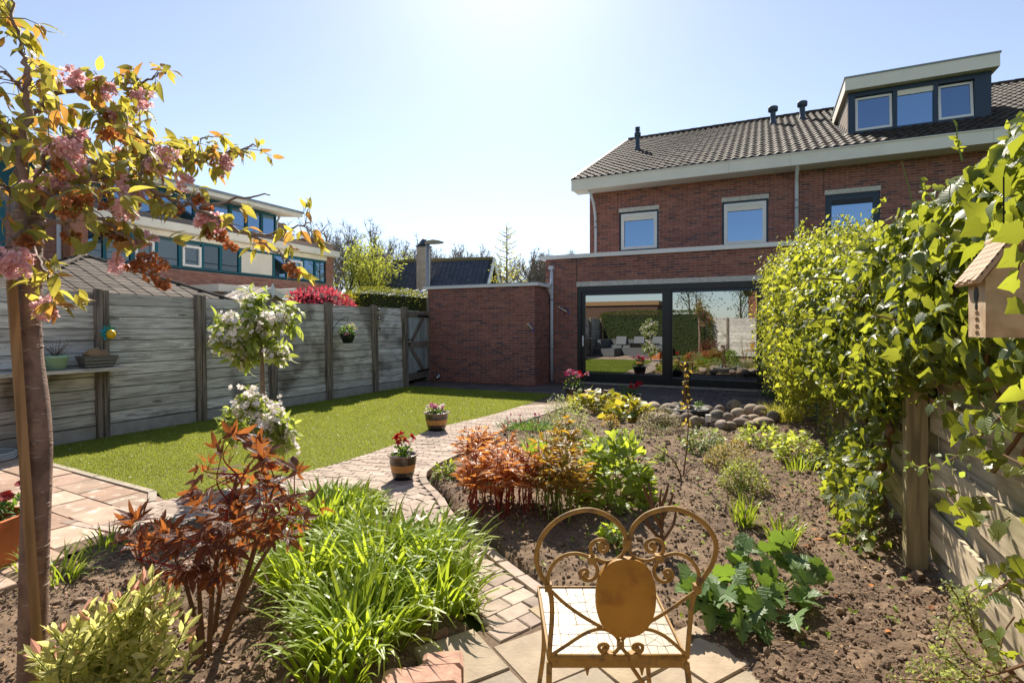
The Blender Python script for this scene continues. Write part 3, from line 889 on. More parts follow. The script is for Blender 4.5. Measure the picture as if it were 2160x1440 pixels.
b.V = [np.c_[v[:,0]-7.6, YG-.005-v[:,2], v[:,1]+.12] for v in b.V]
MB_ = b.build('wall_vent', m_steel, GA, True)

# wall ornaments: mosaic lizards
m_cobalt = mat('cobalt_glaze', ['30359a','3d48b8','26286e'], .2, spec=.7)
m_yel = mat('yellow_glaze', ['d9c25a','e8dca0','c9a63c'], .25, spec=.7)
def gecko(nm, lab, place, s):
    g = thing(nm, lab, 'wall ornament', tuple(place(0,0,0)))
    def T(pts): return [place(u*s, v*s, h*s) for u, v, h in pts]
    MB().tube(T(curve([(-.5,.45,.08),(-.3,.35,.1),(0,.1,.12),(.25,-.05,.1),(.5,-.02,.06),(.7,-.25,.04),(.6,-.5,.03)], 5)), [.16*s,.04*s], 7).build('body', m_cobalt, g, True)
    b = MB()
    for a, c in (((-.2,.28),(-.55,-.02)),((-.1,.2),(.15,.62)),((.25,-.02),(.0,-.45)),((.3,-.02),(.6,.35))):
        b.tube(T(curve([(a[0],a[1],.1),((a[0]+c[0])/2+.1,(a[1]+c[1])/2+.05,.12),(c[0],c[1],.05)], 4)), [.06*s,.025*s], 5)
    b.build('legs', m_cobalt, g, True)
    b = MB()
    for k in range(9):
        t = k/8; u, v = -.3+.7*t, .35-.42*t; p = place(u*s, v*s, .2*s)
        b.inst(ico(k, .1), trs([p], U(0,3), 0, .1*s))
    b.build('mosaic_dots', m_yel, g)
    MB().inst(ico(5,.08), trs([place(-.55*s,.5*s,.12*s)], 0, 0, .16*s)).build('head', m_yel, g)
gecko('wall_lizard', 'blue and yellow mosaic lizard on the wall left of the sliding door', lambda u,v,h: np.array([-4.52+u, YE-.012-h, 1.8+v]), .2)
gecko('wall_lizard', 'small dark blue mosaic lizard on the garage wall near its corner', lambda u,v,h: np.array([-5.0+u*.6, YG-.012-h, 1.38+v]), .19)
# ------------------------------------------------------------------ left timber fence
m_oldwood = mat('weathered_wood', ['d0cbc2','e2dcd2','bdb7ae','eae5db','d8d2ca'], .9, (1.6, .14), (14, .35, .004), stretch=(8,.8,16), streak=(2.0, '6b6258', .62, 1.6), spots=(1.5, '6a6055', .54, .75), knots=((5,1.5,6.5), '5b5146'))
m_oldpost = mat('weathered_post', ['85786b','918475','786b5f'], .9, (2, .15), (20, .4, .004), stretch=(14,14,.8), streak=(2.2, '3a342e', .7, .8))
m_endwood = mat('warm_wood', ['a58a68','9a7d5c','b09673'], .85, (3,.12), (20,.3,.003), stretch=(8,8,.8), streak=(2.0, '6b5238', .6, .6))
XF, FT = -7.62, 1.86
fence = thing('timber_fence', 'tall grey weathered timber fence of horizontal boards between posts', 'fence', (XF, 4, 0))
PY = [-1.5, 0.35, 2.1, 3.93, 5.35, 6.95, 8.0, 9.35, 10.5]
PY = [-1.5, .4, 2.15] + [float(onX(x, y, XF)[1]) for x, y in ((213,760),(421,760),(573,760),(692,760),(789,760),(853,760))]
UB = (np.array([(a/2,b_/2,c/2) for c in (-1,1) for (a,b_) in ((-1,-1),(1,-1),(1,1),(-1,1))]), BOXF)
pm, bmx, cm = [], [], []
lean = .035
def fM(y0, y1, z0, z1, th, x, rot=0):
    M = np.eye(4); M[0,0] = th; M[1,1] = (y1-y0); M[2,2] = (z1-z0); M[2,1] = math.sin(rot)*(y1-y0)
    zc = (z0+z1)/2; M[0,2] = -lean*(z1-z0); M[:3,3] = (x - lean*zc, (y0+y1)/2, zc); return M
for i, y in enumerate(PY):
    for s, (dy, w_) in enumerate(((-.035,.062),(.035,.062))):
        pm.append(fM(y+dy-w_/2, y+dy+w_/2, 0 if s else 0, FT+.02-.012*s, .1, XF+.045+.004*s))
for a, c in zip(PY[:-1], PY[1:]):
    z = .16; k = 0; nb = 11; hh = (FT-.02-z)/nb
    cm.append(fM(a+.03, c-.03, -.02, .15, .05, XF))
    while k < nb:
        bmx.append(fM(a+.02, c-.02, z+k*hh+.006, z+(k+1)*hh-.006+ (.004 if k == nb-1 else 0), .024, XF-.0+U(-.008,.010), U(-.004,.004))); k += 1
pieces(fence, 'post', UB, pm, m_oldpost, 40)
pieces(fence, 'board', UB, bmx, m_oldwood, 200)
pieces(fence, 'gravel_board', UB, cm, mat('gravel_board', ['a8a298'], .9, (9,.2)), 20)
# backing so no daylight shows through
o = MB().box(XF-.11, XF-.075, PY[0], PY[-1], -.05, FT-.08); o.build('backing_board', m_oldwood, fence)

# gate
gate = thing('garden_gate', 'grey boarded garden gate with Z braces between fence and garage', 'gate', (-7.6, 11.1, 0))
y0, y1 = PY[-1]+.09, 11.66; x0, x1 = XF-.03, -7.95
def gp(t, z, off=0): # point on gate plane
    d = np.array([x1-x0, y1-y0]); L = np.hypot(*d); nrm = np.array([d[1], -d[0]])/L
    p = np.array([x0, y0]) + d*t + nrm*off
    return np.array([p[0], p[1], z])
gd = N(gp(1,0)-gp(0,0)); gL = np.linalg.norm(gp(1,0)-gp(0,0)); gn = np.array([gd[1], -gd[0], 0])
gm = []
nb = 8
for k in range(nb):
    M = np.eye(4); M[:3,0] = gd*(gL/nb-.008); M[:3,1] = gn*.02; M[2,2] = 1.68+U(-.012,.012); M[:3,3] = gp((k+.5)/nb, .12+.84); gm.append(M)
m_gate = mat('gate_wood', ['aab3af','9ea7a3','b5bdb7','929a96'], .9, (2,.15), (20,.4,.004), stretch=(14,14,.8), streak=(2.0,'4a4a46',.6,.8))
pieces(gate, 'board', UB, gm, m_gate, 20)
for z in (.22, .98, 1.72): MB().bar(gp(.02,z,.025), gp(.98,z,.025), .03, .13).build('rail', m_oldpost, gate)
for a, c in (((.22,1.05),(.75,1.64)), ((.78,.3),(.2,.9))): MB().bar(gp(a[0],a[1],.024), gp(c[0],c[1],.024), .028, .11).build('brace', m_oldpost, gate)
for z in (.3, 1.68): MB().bar(gp(.45,z,.045), gp(1.0,z,.045), .008, .045).build('hinge', m_iron, gate)
b = MB().bar(gp(-.04,1.0,.06), gp(.1,1.0,.06), .02, .05); b.bar(gp(-.04,1.1,.06), gp(.08,1.1,.06), .02, .04); b.build('latch', mat('rusty_latch', ['3a2018'], .8), gate)
MB().bar(gp(1.02,0,.02), gp(1.02,2.15,.02), .07, .07, (0,1,0)).build('gate_post', m_oldpost, gate)

# shelf on the fence
shelf = thing('wall_shelf', 'weathered plank shelf on a slanting bracket against the left fence', 'shelf', (-7.45, 2.6, 0))
MB().box(-7.6,-7.3,.6,4.05,.86,.9).build('plank', m_oldwood, shelf)
b = MB().prism([(-7.56,.85),(-7.36,.85),(-7.52,.0),(-7.56,.0)], 3.05, 'y', 2.93); 
MB().prism([(2.9,.857),(3.22,.857),(3.1,.02),(2.98,.02)], -7.33, 'x', -7.36).build('support_board', m_oldpost, shelf)
MB().prism([(.9,.857),(1.2,.857),(1.1,.02),(1.0,.02)], -7.33, 'x', -7.36).build('support_board', m_oldpost, shelf)

def potshape(nm, lab, cat, c, r, h, m, rim=None, grp=None, taper=.7):
    t = thing(nm, lab, cat, tuple(c), grp)
    MB().lathe([(0,.0),(r*taper,.0),(r*.92,h*.8),(r,h*.82),(r,h),(r*.9,h),(r*.88,h*.86),(0,h*.86)], 20, c).build('pot', m, t, True)
    return t
m_celadon = mat('celadon_glaze', ['93b59a'], .35, (8,.1))
p1 = potshape('flower_pot', 'pale green flower pot with bare twigs standing on the fence shelf', 'pot', (-7.44,3.33,.902), .13, .17, m_celadon)
b = MB()
for k in range(22):
    a = U(0,6.28); r = U(.03,.2); b.tube(curve([(-7.44,3.33,1.03),(-7.44+math.cos(a)*r*.5,3.33+math.sin(a)*r*.6,1.03+U(.06,.14)),(-7.44+math.cos(a)*r,3.33+math.sin(a)*r*1.3,1.03+U(.1,.26))],3), [.004,.0015], 4)
b.build('twigs', mat('dry_twig', ['5a4636','6a5644'], .9), p1)
p2 = thing('planter_basket', 'grey wicker basket with dead plant on the end of the fence shelf', 'basket', (-7.44,3.78,.902))
b = MB().add([(-7.52,3.62,.905),(-7.36,3.62,.905),(-7.36,3.9,.905),(-7.52,3.9,.905),(-7.55,3.57,1.05),(-7.33,3.57,1.05),(-7.33,3.95,1.05),(-7.55,3.95,1.05)], BOXF)
b.build('basket', mat('grey_wicker', ['6d6a62'], .9, (60,.4), (80,.8,.01)), p2)
b = MB()
for k in range(3): b.tube([(-7.325,3.57+.0,.93+k*.04),(-7.325,3.95,.93+k*.04)], .006, 5)
b.build('weave', mat('wicker_band', ['8a867c'], .9), p2)
MB().inst(ico(3), trs([(-7.44,3.72,1.07),(-7.44,3.82,1.06)], 0, 0, [.1,.08])).build('dead_plant', m_litter, p2)
p3 = potshape('flower_pot', 'small dark plastic pot on the far left of the fence shelf', 'pot', (-7.44,1.9,.902), .1, .16, m_black)

# hose coil on patio
b = MB()
for k in range(3):
    a = np.linspace(0, 2*PI, 30); b.tube(np.stack([-7.3+.2*np.cos(a), 2.7+.2*np.sin(a), .03+.025*k+a*0], 1), .011, 6)
tag(b.build('garden_hose', mat('hose', ['b9c0c2'], .4), smooth=True), 'pale garden hose coiled on the paving at the fence foot', 'hose')

# ladybird ornament
lb = thing('ladybird_ornament', 'red ladybird ornament with black spots fixed on fence boards', 'ornament', (-7.56,2.42,1.33))
m_redg = mat('red_enamel', ['a0202c'], .3); c = (-7.57,2.42,1.33)
b = MB().inst((np.array([(math.cos(p)*math.cos(q), math.sin(p)*math.cos(q), math.sin(q)) for q in np.linspace(-PI/2,PI/2,7) for p in np.linspace(0,2*PI,13)[:-1]]), [(i*12+j, i*12+(j+1)%12, (i+1)*12+(j+1)%12, (i+1)*12+j) for i in range(6) for j in range(12)]), trs([c],0,0,np.array([[.06,.12,.075]])))
b.build('body', m_redg, lb, True)
b = MB()
for dy, dz in ((-.05,.0),(.05,.0),(0,-.035),(-.03,.045),(.035,.045)): b.inst(ico(1,.05), trs([(c[0]+.05,c[1]+dy,c[2]+dz)],0,0,.02))
b.inst(ico(2,.05), trs([(c[0]+.01,c[1],c[2]+.08)],0,0,.055))
for s in (-1,1):
    for k in (-1,0,1): b.tube([(c[0],c[1]+s*.09,c[2]+k*.03),(c[0]+.01,c[1]+s*.15,c[2]+k*.07-.02)], .006, 4)
    b.tube([(c[0],c[1]+s*.02,c[2]+.11),(c[0],c[1]+s*.06,c[2]+.17)], .005, 4)
b.build('spots_and_legs', m_black, lb)

# yellow fruit ornament on post
fo = thing('fruit_ornament', 'yellow and turquoise glazed fruit ornament hung on fence post', 'ornament', (-7.47,3.93,1.33))
c = np.array([-7.5, PY[3], 1.33])
MB().lathe([(0,-.06),(.04,-.045),(.055,0),(.04,.045),(0,.06)], 12, c+np.array([.06,.02,-.02])).build('fruit', mat('lemon_glaze', ['e0b21c'], .3), fo, True)
b = MB()
Tq = (np.array([(0,0,0),(.35,.4,.1),(0,1,0),(-.35,.4,.1)]), np.array([(0,1,2,3)]))
for k in range(9):
    a = k*.7; b.inst(Tq, frames([c+np.array([.03,0,.0])], [(0.1,math.cos(a),math.sin(a))], (1,0,0), .11))
b.build('leaves', mat('turquoise_glaze', ['2a9a9a','1d7f4f','2f8fb0'], .3), fo)

# hanging baskets
m_leafs = mat('pot_foliage', ['3d5a22','4d6b2a','5f7d33'], .5, trans=.35, tcol='8fb53a')
m_pinkf = mat('pink_petal', ['d58aa2','e3a9ba','c46f8d'], .6, trans=.3)
m_whitef = mat('white_petal', ['ece6dd','f3efe8','e6d9d2'], .6, trans=.35)
m_creamf = mat('cream_petal', ['d9cf9a','e6dfba','b9b45a'], .6, trans=.35)
m_redf = mat('red_petal', ['c01432','d8203c','a80f2a'], .5, trans=.3)
m_magf = mat('magenta_petal', ['c0206a','d64a8c','b5175c'], .5, trans=.3)
m_darkpot = mat('dark_green_plastic', ['1d2a2b'], .4)
LEAF_V = []
def leaf_t(wd=.45, n=4, fold=.12, curl=.25, pw=.8):
    V, F = [], []
    for i in range(n+1):
        t = i/n; w_ = wd/2*math.sin(PI*min(1, t**pw*.98+.02)) if i < n else 0.0
        z = -curl*t*t
        V += [(-w_, t, z+fold*w_*2*.5), (0, t, z), (w_, t, z+fold*w_*2*.5)]
    for i in range(n):
        a = i*3; F += [(a, a+1, a+4, a+3), (a+1, a+2, a+5, a+4)]
    return np.array(V), np.array(F)
LEAF = leaf_t(); LEAFW = leaf_t(.62, 4, .15, .2, .75); LEAFN = leaf_t(.28, 4, .2, .3)
LEAFC = leaf_t(.42, 5, .25, .45)      # cherry: folded, curled
LEAFS = leaf_t(.5, 2, .2, .1)         # small cheap leaf
PETAL = (np.array([(0,0,0),(.4,.55,.1),(0,1,.28),(-.4,.55,.1)]), np.array([(0,1,2,3)]))

def ball_leaves(c, r, n, sc, rz=1.0, surf=.6, up=.4):
    """leaf frames filling an ellipsoid, pointing outward"""
    d = N(rng.normal(size=(n,3))); rr = r*(surf+(1-surf)*rng.random(n))[:,None]
    p = np.array(c) + d*rr*np.array([1,1,rz])
    f = N(d + rng.normal(size=(n,3))*.55 + np.array([0,0,-.15])); nm = N(d*.5 + np.array([0,0,up]) + rng.normal(size=(n,3))*.4)
    return frames(p, f, nm, U(sc*.7, sc*1.15, n))
def flower(b, c, r, n=14, up=(0,0,1), flat=.3):
    """a small many-petalled head"""
    up = np.array(up, float); d = N(rng.normal(size=(n,3))*np.array([1,1,1]) + up*1.0)
    b.inst(PETAL, frames(np.repeat([c], n, 0)+d*r*.15, d, N(up+rng.normal(size=(n,3))*.5), r*U(.75,1.1,n)))

def hanging(y, lab, cream, dx=.0):
    base = np.array([XF+.12, y, 1.42])
    t = thing('hanging_basket', lab, 'hanging basket', tuple(base), 'hanging baskets on the left fence')
    c = base + np.array([.2, .12, -.18])
    b = MB().tube([(XF+.05,y,1.62),(XF+.06,y,1.3)], .006, 5); b.tube(curve([(XF+.06,y,1.36),(XF+.15,y+.04,1.5),(XF+.28,y+.11,1.6),(c[0],c[1]+.03,1.6),(c[0],c[1],1.55)], 5), .006, 5)
    b.build('bracket', m_iron, t)
    MB().tube([(c[0],c[1],1.56),(c[0],c[1],c[2]+.2)], .005, 4).build('hook_wire', m_iron, t)
    MB().lathe([(0,-.14),(.09,-.14),(.14,.0),(.15,.02),(.15,.035),(.13,.03),(0,.02)], 18, c).build('pot', m_darkpot, t, True)
    MB().inst(LEAF, ball_leaves(c+np.array([0,0,.08]), .15, 160, .075, .75, .3)).build('foliage', m_leafs, t)
    b = MB()
    if cream:
        for k in range(26): flower(b, c+np.array([U(-.1,.12),U(-.02,.17),U(.1,.22)]), .026, 7)
        b.build('flowers', m_creamf, t)
        b = MB(); flower(b, c+np.array([.1,-.12,.02]), .04, 12); flower(b, c+np.array([.08,-.17,.0]), .035, 12); b.build('pink_flowers', m_pinkf, t)
    else:
        for k in range(5): flower(b, c+np.array([U(-.05,.1),U(-.1,.1),U(.12,.2)]), .024, 7)
        b.build('flowers', m_creamf, t)
hanging(PY[4]+.06, 'dark hanging basket with sparse green trailing plant on fence behind apple tree', False)
hanging(PY[6]+.07, 'dark hanging basket with cream and pink flowers on fence', True)

# string of three bell figures
mob = thing('wind_chime', 'string of three cream bell figures hanging on a fence post', 'ornament', (XF+.12, PY[7], 1.4))
m_bone = mat('bone_glaze', ['b8b39a','8f8b78'], .5)
x = XF+.1; y = PY[7]
MB().tube([(x,y,1.82),(x+.01,y+.03,1.3)], .003, 4).build('string', m_iron, mob)
for k, z in enumerate((1.72,1.52,1.31)):
    b = MB(); yy = y+.015*k
    for q in range(6):
        a = q*PI/3; b.inst(LEAFN, frames([(x+.03,yy,z+.05)], [(.3*math.cos(a)+.1,.55*math.sin(a),-.8)], (1,0,0.2), [[.16,.12,.1]]))
    b.build('bell', m_bone, mob)
    MB().inst(ico(k,.05), trs([(x+.03,yy,z+.06)],0,0,.022)).build('head', m_black, mob)

# ------------------------------------------------------------------ right fence
XR = .86
m_newwood = mat('pine_board', ['c4b396','cfbfa3','b5a488','c9b899'], .85, (2.2,.15), (16,.35,.004), stretch=(5,.8,9), streak=(2.1,'6f6046',.6,1.0), spots=(1.6,'7f7f52',.56,.5))
m_newpost = mat('pine_post', ['a3946f','ad9e78'], .85, (3,.15), (22,.4,.004), stretch=(12,12,.7), streak=(2.2,'5a4f38',.6,.6))
rf = thing('board_fence', 'light brown timber fence with spaced boards behind the ivy', 'fence', (XR, 4, 0))
RPY = [-1.4, .35, 2.02, 3.72, 5.45, 7.15, 8.85, 10.6, 12.4]
pm, bm1 = [], []
for y in RPY:
    M = np.eye(4); M[0,0] = .1; M[1,1] = .1; M[2,2] = 1.75; M[:3,3] = (XR-.07, y, .875-.02); pm.append(M)
for a, c in zip(RPY[:-1], RPY[1:]):
    for k in range(11):
        z = .06+k*.155; fr = k % 2
        M = np.eye(4); M[0,0] = .022; M[1,1] = c-a-.02 ; M[2,2] = .185; M[0,2] = 0; M[:3,3] = (XR+(.0 if fr else .05), (a+c)/2, z+.08); M[2,1] = U(-.008,.008); bm1.append(M)
pieces(rf, 'post', UB, pm, m_newpost, 12)
pieces(rf, 'board', UB, bm1, m_newwood, 120)
# ------------------------------------------------------------------ neighbouring terrace on the left
XN = -18.0
NB = thing('neighbour_terrace', 'pale brick terraced houses with teal window strips and white sloping roof edge', 'house', (XN-4, 8, 0))
def wy(px, py=560, X=XN): return float(onX(px, py, X)[1])
Yc = wy(703); YL = wy(165)
b = MB().box(XN-9, XN, -12, Yc, 0, 3.38)
b.box(XN-9, XN-.35, -12, Yc, 3.38, 5.2); b.box(XN-9, XN, Yc-.45, Yc, 3.38, 5.25); b.box(XN-9, XN, -12, YL, 3.38, 4.45)
b.box(XN-9, XN-1.2, -12, Yc-1.6, 4.9, 6.0)
nw = b.build('wall', m_mortar2, NB)
bl = []
for (a, c, z0, z1) in ((wy(330), Yc, 2.2, 3.36), (Yc-.45, Yc, 3.38, 4.6), (-4, YL, 2.0, 4.45)):
    bl += brick_mats(a, c, z0, z1, [], facingX(XN), jt=.014, proud=.004)
pieces(nw, 'brick', BRK, bl, m_brick2, 0, 'bricks')
b = MB().box(XN-.9, XN+.35, YL-.2, Yc+.05, 4.62, 4.88); b.build('fascia', m_cream, NB)
MB().box(XN-.6, XN+.05, YL, Yc-.45, 4.42, 4.6).build('soffit', m_cream, NB)
MB().box(XN-9, XN-.9, Yc-.5, Yc+.02, 4.9, 5.55).build('brick_upstand', mat('upstand_brick', ['7d6252'], .9, (8,.2)), NB)
# lower window strip
ed = [165,222,280,331,381,429,467,507,578,608,641,666,692]
kindw = 'dtwtwgdbdwgg'
zb, zt = 3.42, 4.4
for i in range(len(ed)-1):
    a, c = wy(ed[i]), wy(ed[i+1]); k = kindw[i]
    wf = MB()
    for (p, q, r, s_) in ((a, a+.05, zb, zt), (c-.05, c, zb, zt), (a+.05, c-.05, zb, zb+.06), (a+.05, c-.05, zt-.07, zt)): wf.box(XN-.12, XN-.02, p, q, r, s_)
    wf = wf.build('window', m_teal, NB)
    if k == 'b':
        for j in range(16): MB().box(XN-.05, XN-.03+.006*(j%2), a+.072, c-.072, zb+.082+j*.052, zb+.082+(j+1)*.052-.006).build('shutter_slat', m_cream, wf)
        MB().box(XN-.1, XN-.052, a+.07, c-.07, zb+.08, zt-.08).build('shutter_back', m_cream, wf)
    else:
        if k == 'w':
            f = MB()
            for (p, q, r, s_) in ((a+.075, a+.15, zb+.085, zt-.16), (c-.15, c-.075, zb+.085, zt-.16), (a+.15, c-.15, zb+.085, zb+.16), (a+.15, c-.15, zt-.24, zt-.16)): f.box(XN-.09, XN+.01, p, q, r, s_)
            f.build('sash', m_white, wf)
        if k in 'tw' and i != 1: MB().box(XN-.2, XN-.14, a+.08, (a+c)/2+.1, zb+.1, zt-.1).build('curtain', m_cloth, wf)
        MB().box(XN-.08, XN-.07, a+.07, c-.07, zb+.08, zt-.08).build('pane', glass('pane_'+k, (.05,.07,.08) if k in 'tw' else (.012,.016,.02), .35), wf)
# upper storey strip, set back
XU = XN-1.0
uy0, uy1 = wy(225, 470, XU), wy(583, 470, XU)
ue = np.linspace(uy0, uy1, 10)
for a, c in zip(ue[:-1], ue[1:]):
    wf = MB()
    for (p, q, r, s_) in ((a, a+.06, 4.98, 6.25), (c-.06, c, 4.98, 6.25), (a+.06, c-.06, 4.98, 5.06), (a+.06, c-.06, 6.17, 6.25)): wf.box(XU-.1, XU, p, q, r, s_)
    wf = wf.build('window', m_teal, NB)
    MB().box(XU-.06, XU-.05, a+.06, c-.06, 5.06, 6.17).build('pane', glass('pane_u', (.03,.05,.07), .4), wf)
MB().box(XU-8, XU-.12, uy0-12, uy1+.02, 4.7, 6.2).build('upper_wall', m_teal, NB)
b = MB().prism([(XU+.75,6.22),(XU+.75,6.42),(XU-8,7.3),(XU-8,7.1)], uy1+.75, 'y', -12)
b.build('roof', m_cream, NB)
MB().prism([(XU+.79,6.36),(XU+.79,6.46),(XU-8,7.38),(XU-8,7.3)], uy1+.79, 'y', -12.05).build('roof_trim', m_lead, NB)
MB().box(XU-3.5, XU-2.6, 8.5, 9.3, 6.6, 7.6).build('chimney', m_brick2, NB)
MB().tube([(XU-.0,uy1+.2,6.3),(XU-.1,uy1+.1,5.9),(XU-.1,uy1+.1,4.9)], .05, 8).build('downpipe', m_pvc, NB)
MB().tube([(XN+.06,wy(122),4.9),(XN+.06,wy(122),0)], .06, 8).build('downpipe', m_pvc, NB)
MB().box(XN, XN+.5, wy(128), YL, 0, 5.4).build('brick_pier', mat('pier_brick', ['a06f58'], .9, (5,.2)), NB)
MB().box(XN+.0, XN+.08, wy(-60), wy(8), 3.2, 4.7).build('window', m_teal, NB)

# flat cream roofs between the fence and the terrace
fr = thing('flat_roof_annexe', 'low white flat roof annexe of the neighbouring terrace behind the fence', 'annexe', (-14, 9, 0))
MB().box(-17.95,-13.2,9.6,17.5,0,2.35).build('wall', mat('annexe_wall', ['b9b0a4'], .8, (4,.1)), fr)
MB().box(-18,-13.0,9.4,17.7,2.352,2.55).build('roof', m_cream, fr)
b = MB()
for k in range(5): b.box(-17.9,-12.95,10.4+k*1.5,10.46+k*1.5,2.552,2.6)
b.build('roof_ribs', m_white, fr)['kind'] = 'stuff'

# shingle-roofed gazebo
m_shing = mat('roof_shingle', ['554d45','625950','4a433c','6b6258','5a5149'], .95, (12,.3), (150,.6,.004))
gz = thing('garden_pavilion', 'hip roofed garden pavilion with grey bitumen shingles rising above the fence', 'pavilion', (-11.5, 4.9, 0))
ap = atZ(178, 541, 12.0); e = 1.95; ez = 1.92; hw = 2.35
corners = [np.array([ap[0]+sx*hw, ap[1]+sy*hw, ez]) for sx, sy in ((-1,-1),(1,-1),(1,1),(-1,1))]
MB().add([*corners, ap - np.array([0,0,.0])], [(0,1,4),(1,2,4),(2,3,4),(3,0,4),(3,2,1,0)]).build('roof', mat('roof_felt', ['4a443e'], .95), gz)
sh = []
rows = 15
for f in range(4):
    a, c = corners[f], corners[(f+1)%4]
    mid = (a+c)/2; up = N(ap-mid); SLn = np.linalg.norm(ap-mid); ax = N(c-a); W = np.linalg.norm(c-a); nn = np.cross(ax, up)
    for r in range(rows):
        s0 = r/rows; wid = W*(1-s0); x = -wid/2 + (.16 if r % 2 else 0)*1; x -= .001
        while x < wid/2 - .02:
            l = min(.33, wid/2-x); xs_ = x; 
            if l > .06:
                M = np.eye(4); M[:3,0] = ax*(l-.006); M[:3,1] = up*(SLn/rows*1.12) - nn*0.012; M[:3,2] = nn*.01
                M[:3,3] = mid + up*(s0*SLn + SLn/rows*.5) + ax*(xs_+l/2) + nn*(.02+U(0,.003)); sh.append(M)
            x += .33
pieces(gz, 'shingle', UB, sh, m_shing, 300)
b = MB()
for c in corners: b.tube([c+np.array([0,0,.03]), ap+np.array([0,0,.03])], .045, 6)
b.build('hip_ridge', m_shing, gz)['kind'] = 'stuff'
MB().lathe([(.14,-.06),(.1,.03),(.03,.06),(.05,.09),(.0,.13)], 10, ap).build('finial', m_kerb, gz)
for c in corners: MB().box(c[0]*.9+ap[0]*.1-.06, c[0]*.9+ap[0]*.1+.06, c[1]*.9+ap[1]*.1-.06, c[1]*.9+ap[1]*.1+.06, 0, ez).build('post', m_oldpost, gz)

# beige summerhouse
shh = thing('summer_house', 'beige timber summerhouse with white gable bargeboards and point finial behind fence', 'garden shed', (-11, 9, 0))
ga = atZ(563, 607, 14.2)
dirv = N(np.array([FW[0]*.35+RT[0]*-.95, FW[1]*.35+RT[1]*-.95, 0]))       # ridge runs away to the left
gx = np.array([-dirv[1], dirv[0], 0]);  gx = gx if gx @ np.r_[RT,0] > 0 else -gx
W2, Hh = 1.45, .62
def sp(u, t, z): return ga + gx*u + dirv*t + np.array([0,0,z])
V = [sp(-W2,-.15,-Hh), sp(0,-.15,0), sp(W2,-.15,-Hh), sp(-W2,3,-Hh), sp(0,3,0), sp(W2,3,-Hh)]
V2 = [v + np.array([0,0,-.05]) for v in V]
m_beige = mat('beige_board', ['b9a68c'], .7, (5,.1)); m_beiger = mat('beige_roof', ['b3a898','aca08e'], .85, (6,.12))
MB().add(V+V2, [(0,1,4,3),(1,2,5,4),(9,10,7,6),(10,11,8,7),(0,6,7,1),(1,7,8,2),(3,4,10,9),(4,5,11,10),(0,3,9,6),(2,8,11,5)]).build('roof', m_beiger, shh)
for k in range(8):
    b = MB(); t = -.1+k*.38
    for s in (-1, 1): b.bar(sp(0,t,.008), sp(s*W2,t,-Hh+.008), .03, .012)
    b.build('roof_batten', m_beiger, shh)
for s in (-1, 1): MB().bar(sp(0,-.17,-.06), sp(s*W2*1.03,-.17,-Hh*1.03-.06), .03, .15, (0,0,1)).build('bargeboard', m_cream, shh)
MB().add([sp(-W2*.95,0,-Hh-.0), sp(W2*.95,0,-Hh-.0), sp(0,0,-.06), sp(-W2*.95,0,-2.2), sp(W2*.95,0,-2.2)], [(0,1,2),(3,4,1,0)]).build('gable_wall', m_beige, shh)
b = MB().prism([(-.07,-.1),(0,-.26),(.07,-.1),(.05,.02),(0,.13),(-.05,.02)], .02, 'y', -.02)
b.V = [np.array([sp(v[0], -.2+v[1], v[2]-.02) for v in b.V[0]])]
b.build('finial', m_white, shh)

# clipped hedge, red azalea, golden conifer
m_hedge = mat('hedge_leaf', ['4d5a1e','5d6a26','3f4d18','6f7a2c'], .6, trans=.4, tcol='a8a83a')
def hedge_mass(nm, lab, cat, c, ext, n, sc, m, core='2c3312', T=LEAFS, box=True, nparts=0, grp=None):
    t = thing(nm, lab, cat, (c[0], c[1], max(0, c[2]-ext[2])), grp)
    n1 = n
    if box:
        p = U(-1,1,(n,3)); ax = rng.integers(0,3,n); p[np.arange(n), ax] = np.sign(p[np.arange(n), ax])*U(.9,1.02,n)
        p = p/ (np.sum(np.abs(p)**6, 1)**(1/6))[:,None]*U(.93,1.03,n)[:,None]
    else: p = N(rng.normal(size=(n,3)))*U(.75,1.05,n)[:,None]
    pos = np.array(c)+p*np.array(ext)
    d = N(p*np.array([1,1,1])/np.array(ext))
    Ms = frames(pos, N(d+rng.normal(size=(n,3))*.6+np.array([0,0,.2])), N(rng.normal(size=(n,3))+np.array([0,0,.8])), U(.7,1.2,n)*sc)
    k = MB().inst(ico(2,.05), trs([c],0,0,np.array([ext])*.86*(1.05 if not box else 1.15)))
    if box: k = MB().box(c[0]-ext[0]*.88, c[0]+ext[0]*.88, c[1]-ext[1]*.88, c[1]+ext[1]*.88, c[2]-ext[2]*.95, c[2]+ext[2]*.86)
    k.build('branches', mat(nm+'_core', [core], .9), t)
    o = MB().inst(T, Ms).build('foliage', m, t); o['kind'] = 'stuff'
    return t
hc = G(805, 812); hz = atZ(815, 640, 14.2)
hedge_mass('clipped_hedge', 'clipped rounded green gold hedge top beyond fence near the gate', 'hedge', (-8.62, 11.15, 1.15), (.5, 1.6, 1.2), 9000, .06, m_hedge)
m_az = mat('azalea_petal', ['b03048','cc4860','d86a7a','a8384a','6a3a2a'], .55, trans=.4, tcol='f06070')
az = hedge_mass('azalea_bush', 'flowering red azalea shrub showing above the fence boards', 'shrub', (-8.35, 8.35, 1.72), (.32, .95, .5), 2600, .075, m_az, '3a1a18', LEAF, False)
hedge_mass('golden_conifer', 'small golden green conifer peeping between azalea and hedge', 'shrub', (-8.6, 9.4, 1.75), (.3, .4, .42), 1200, .06, mat('gold_leaf', ['8a8a2a','a09a3a'], .6, trans=.4, tcol='d0c040'), '3a3a14', LEAFS, False)
cf = atZ(330, 590, 13.5)
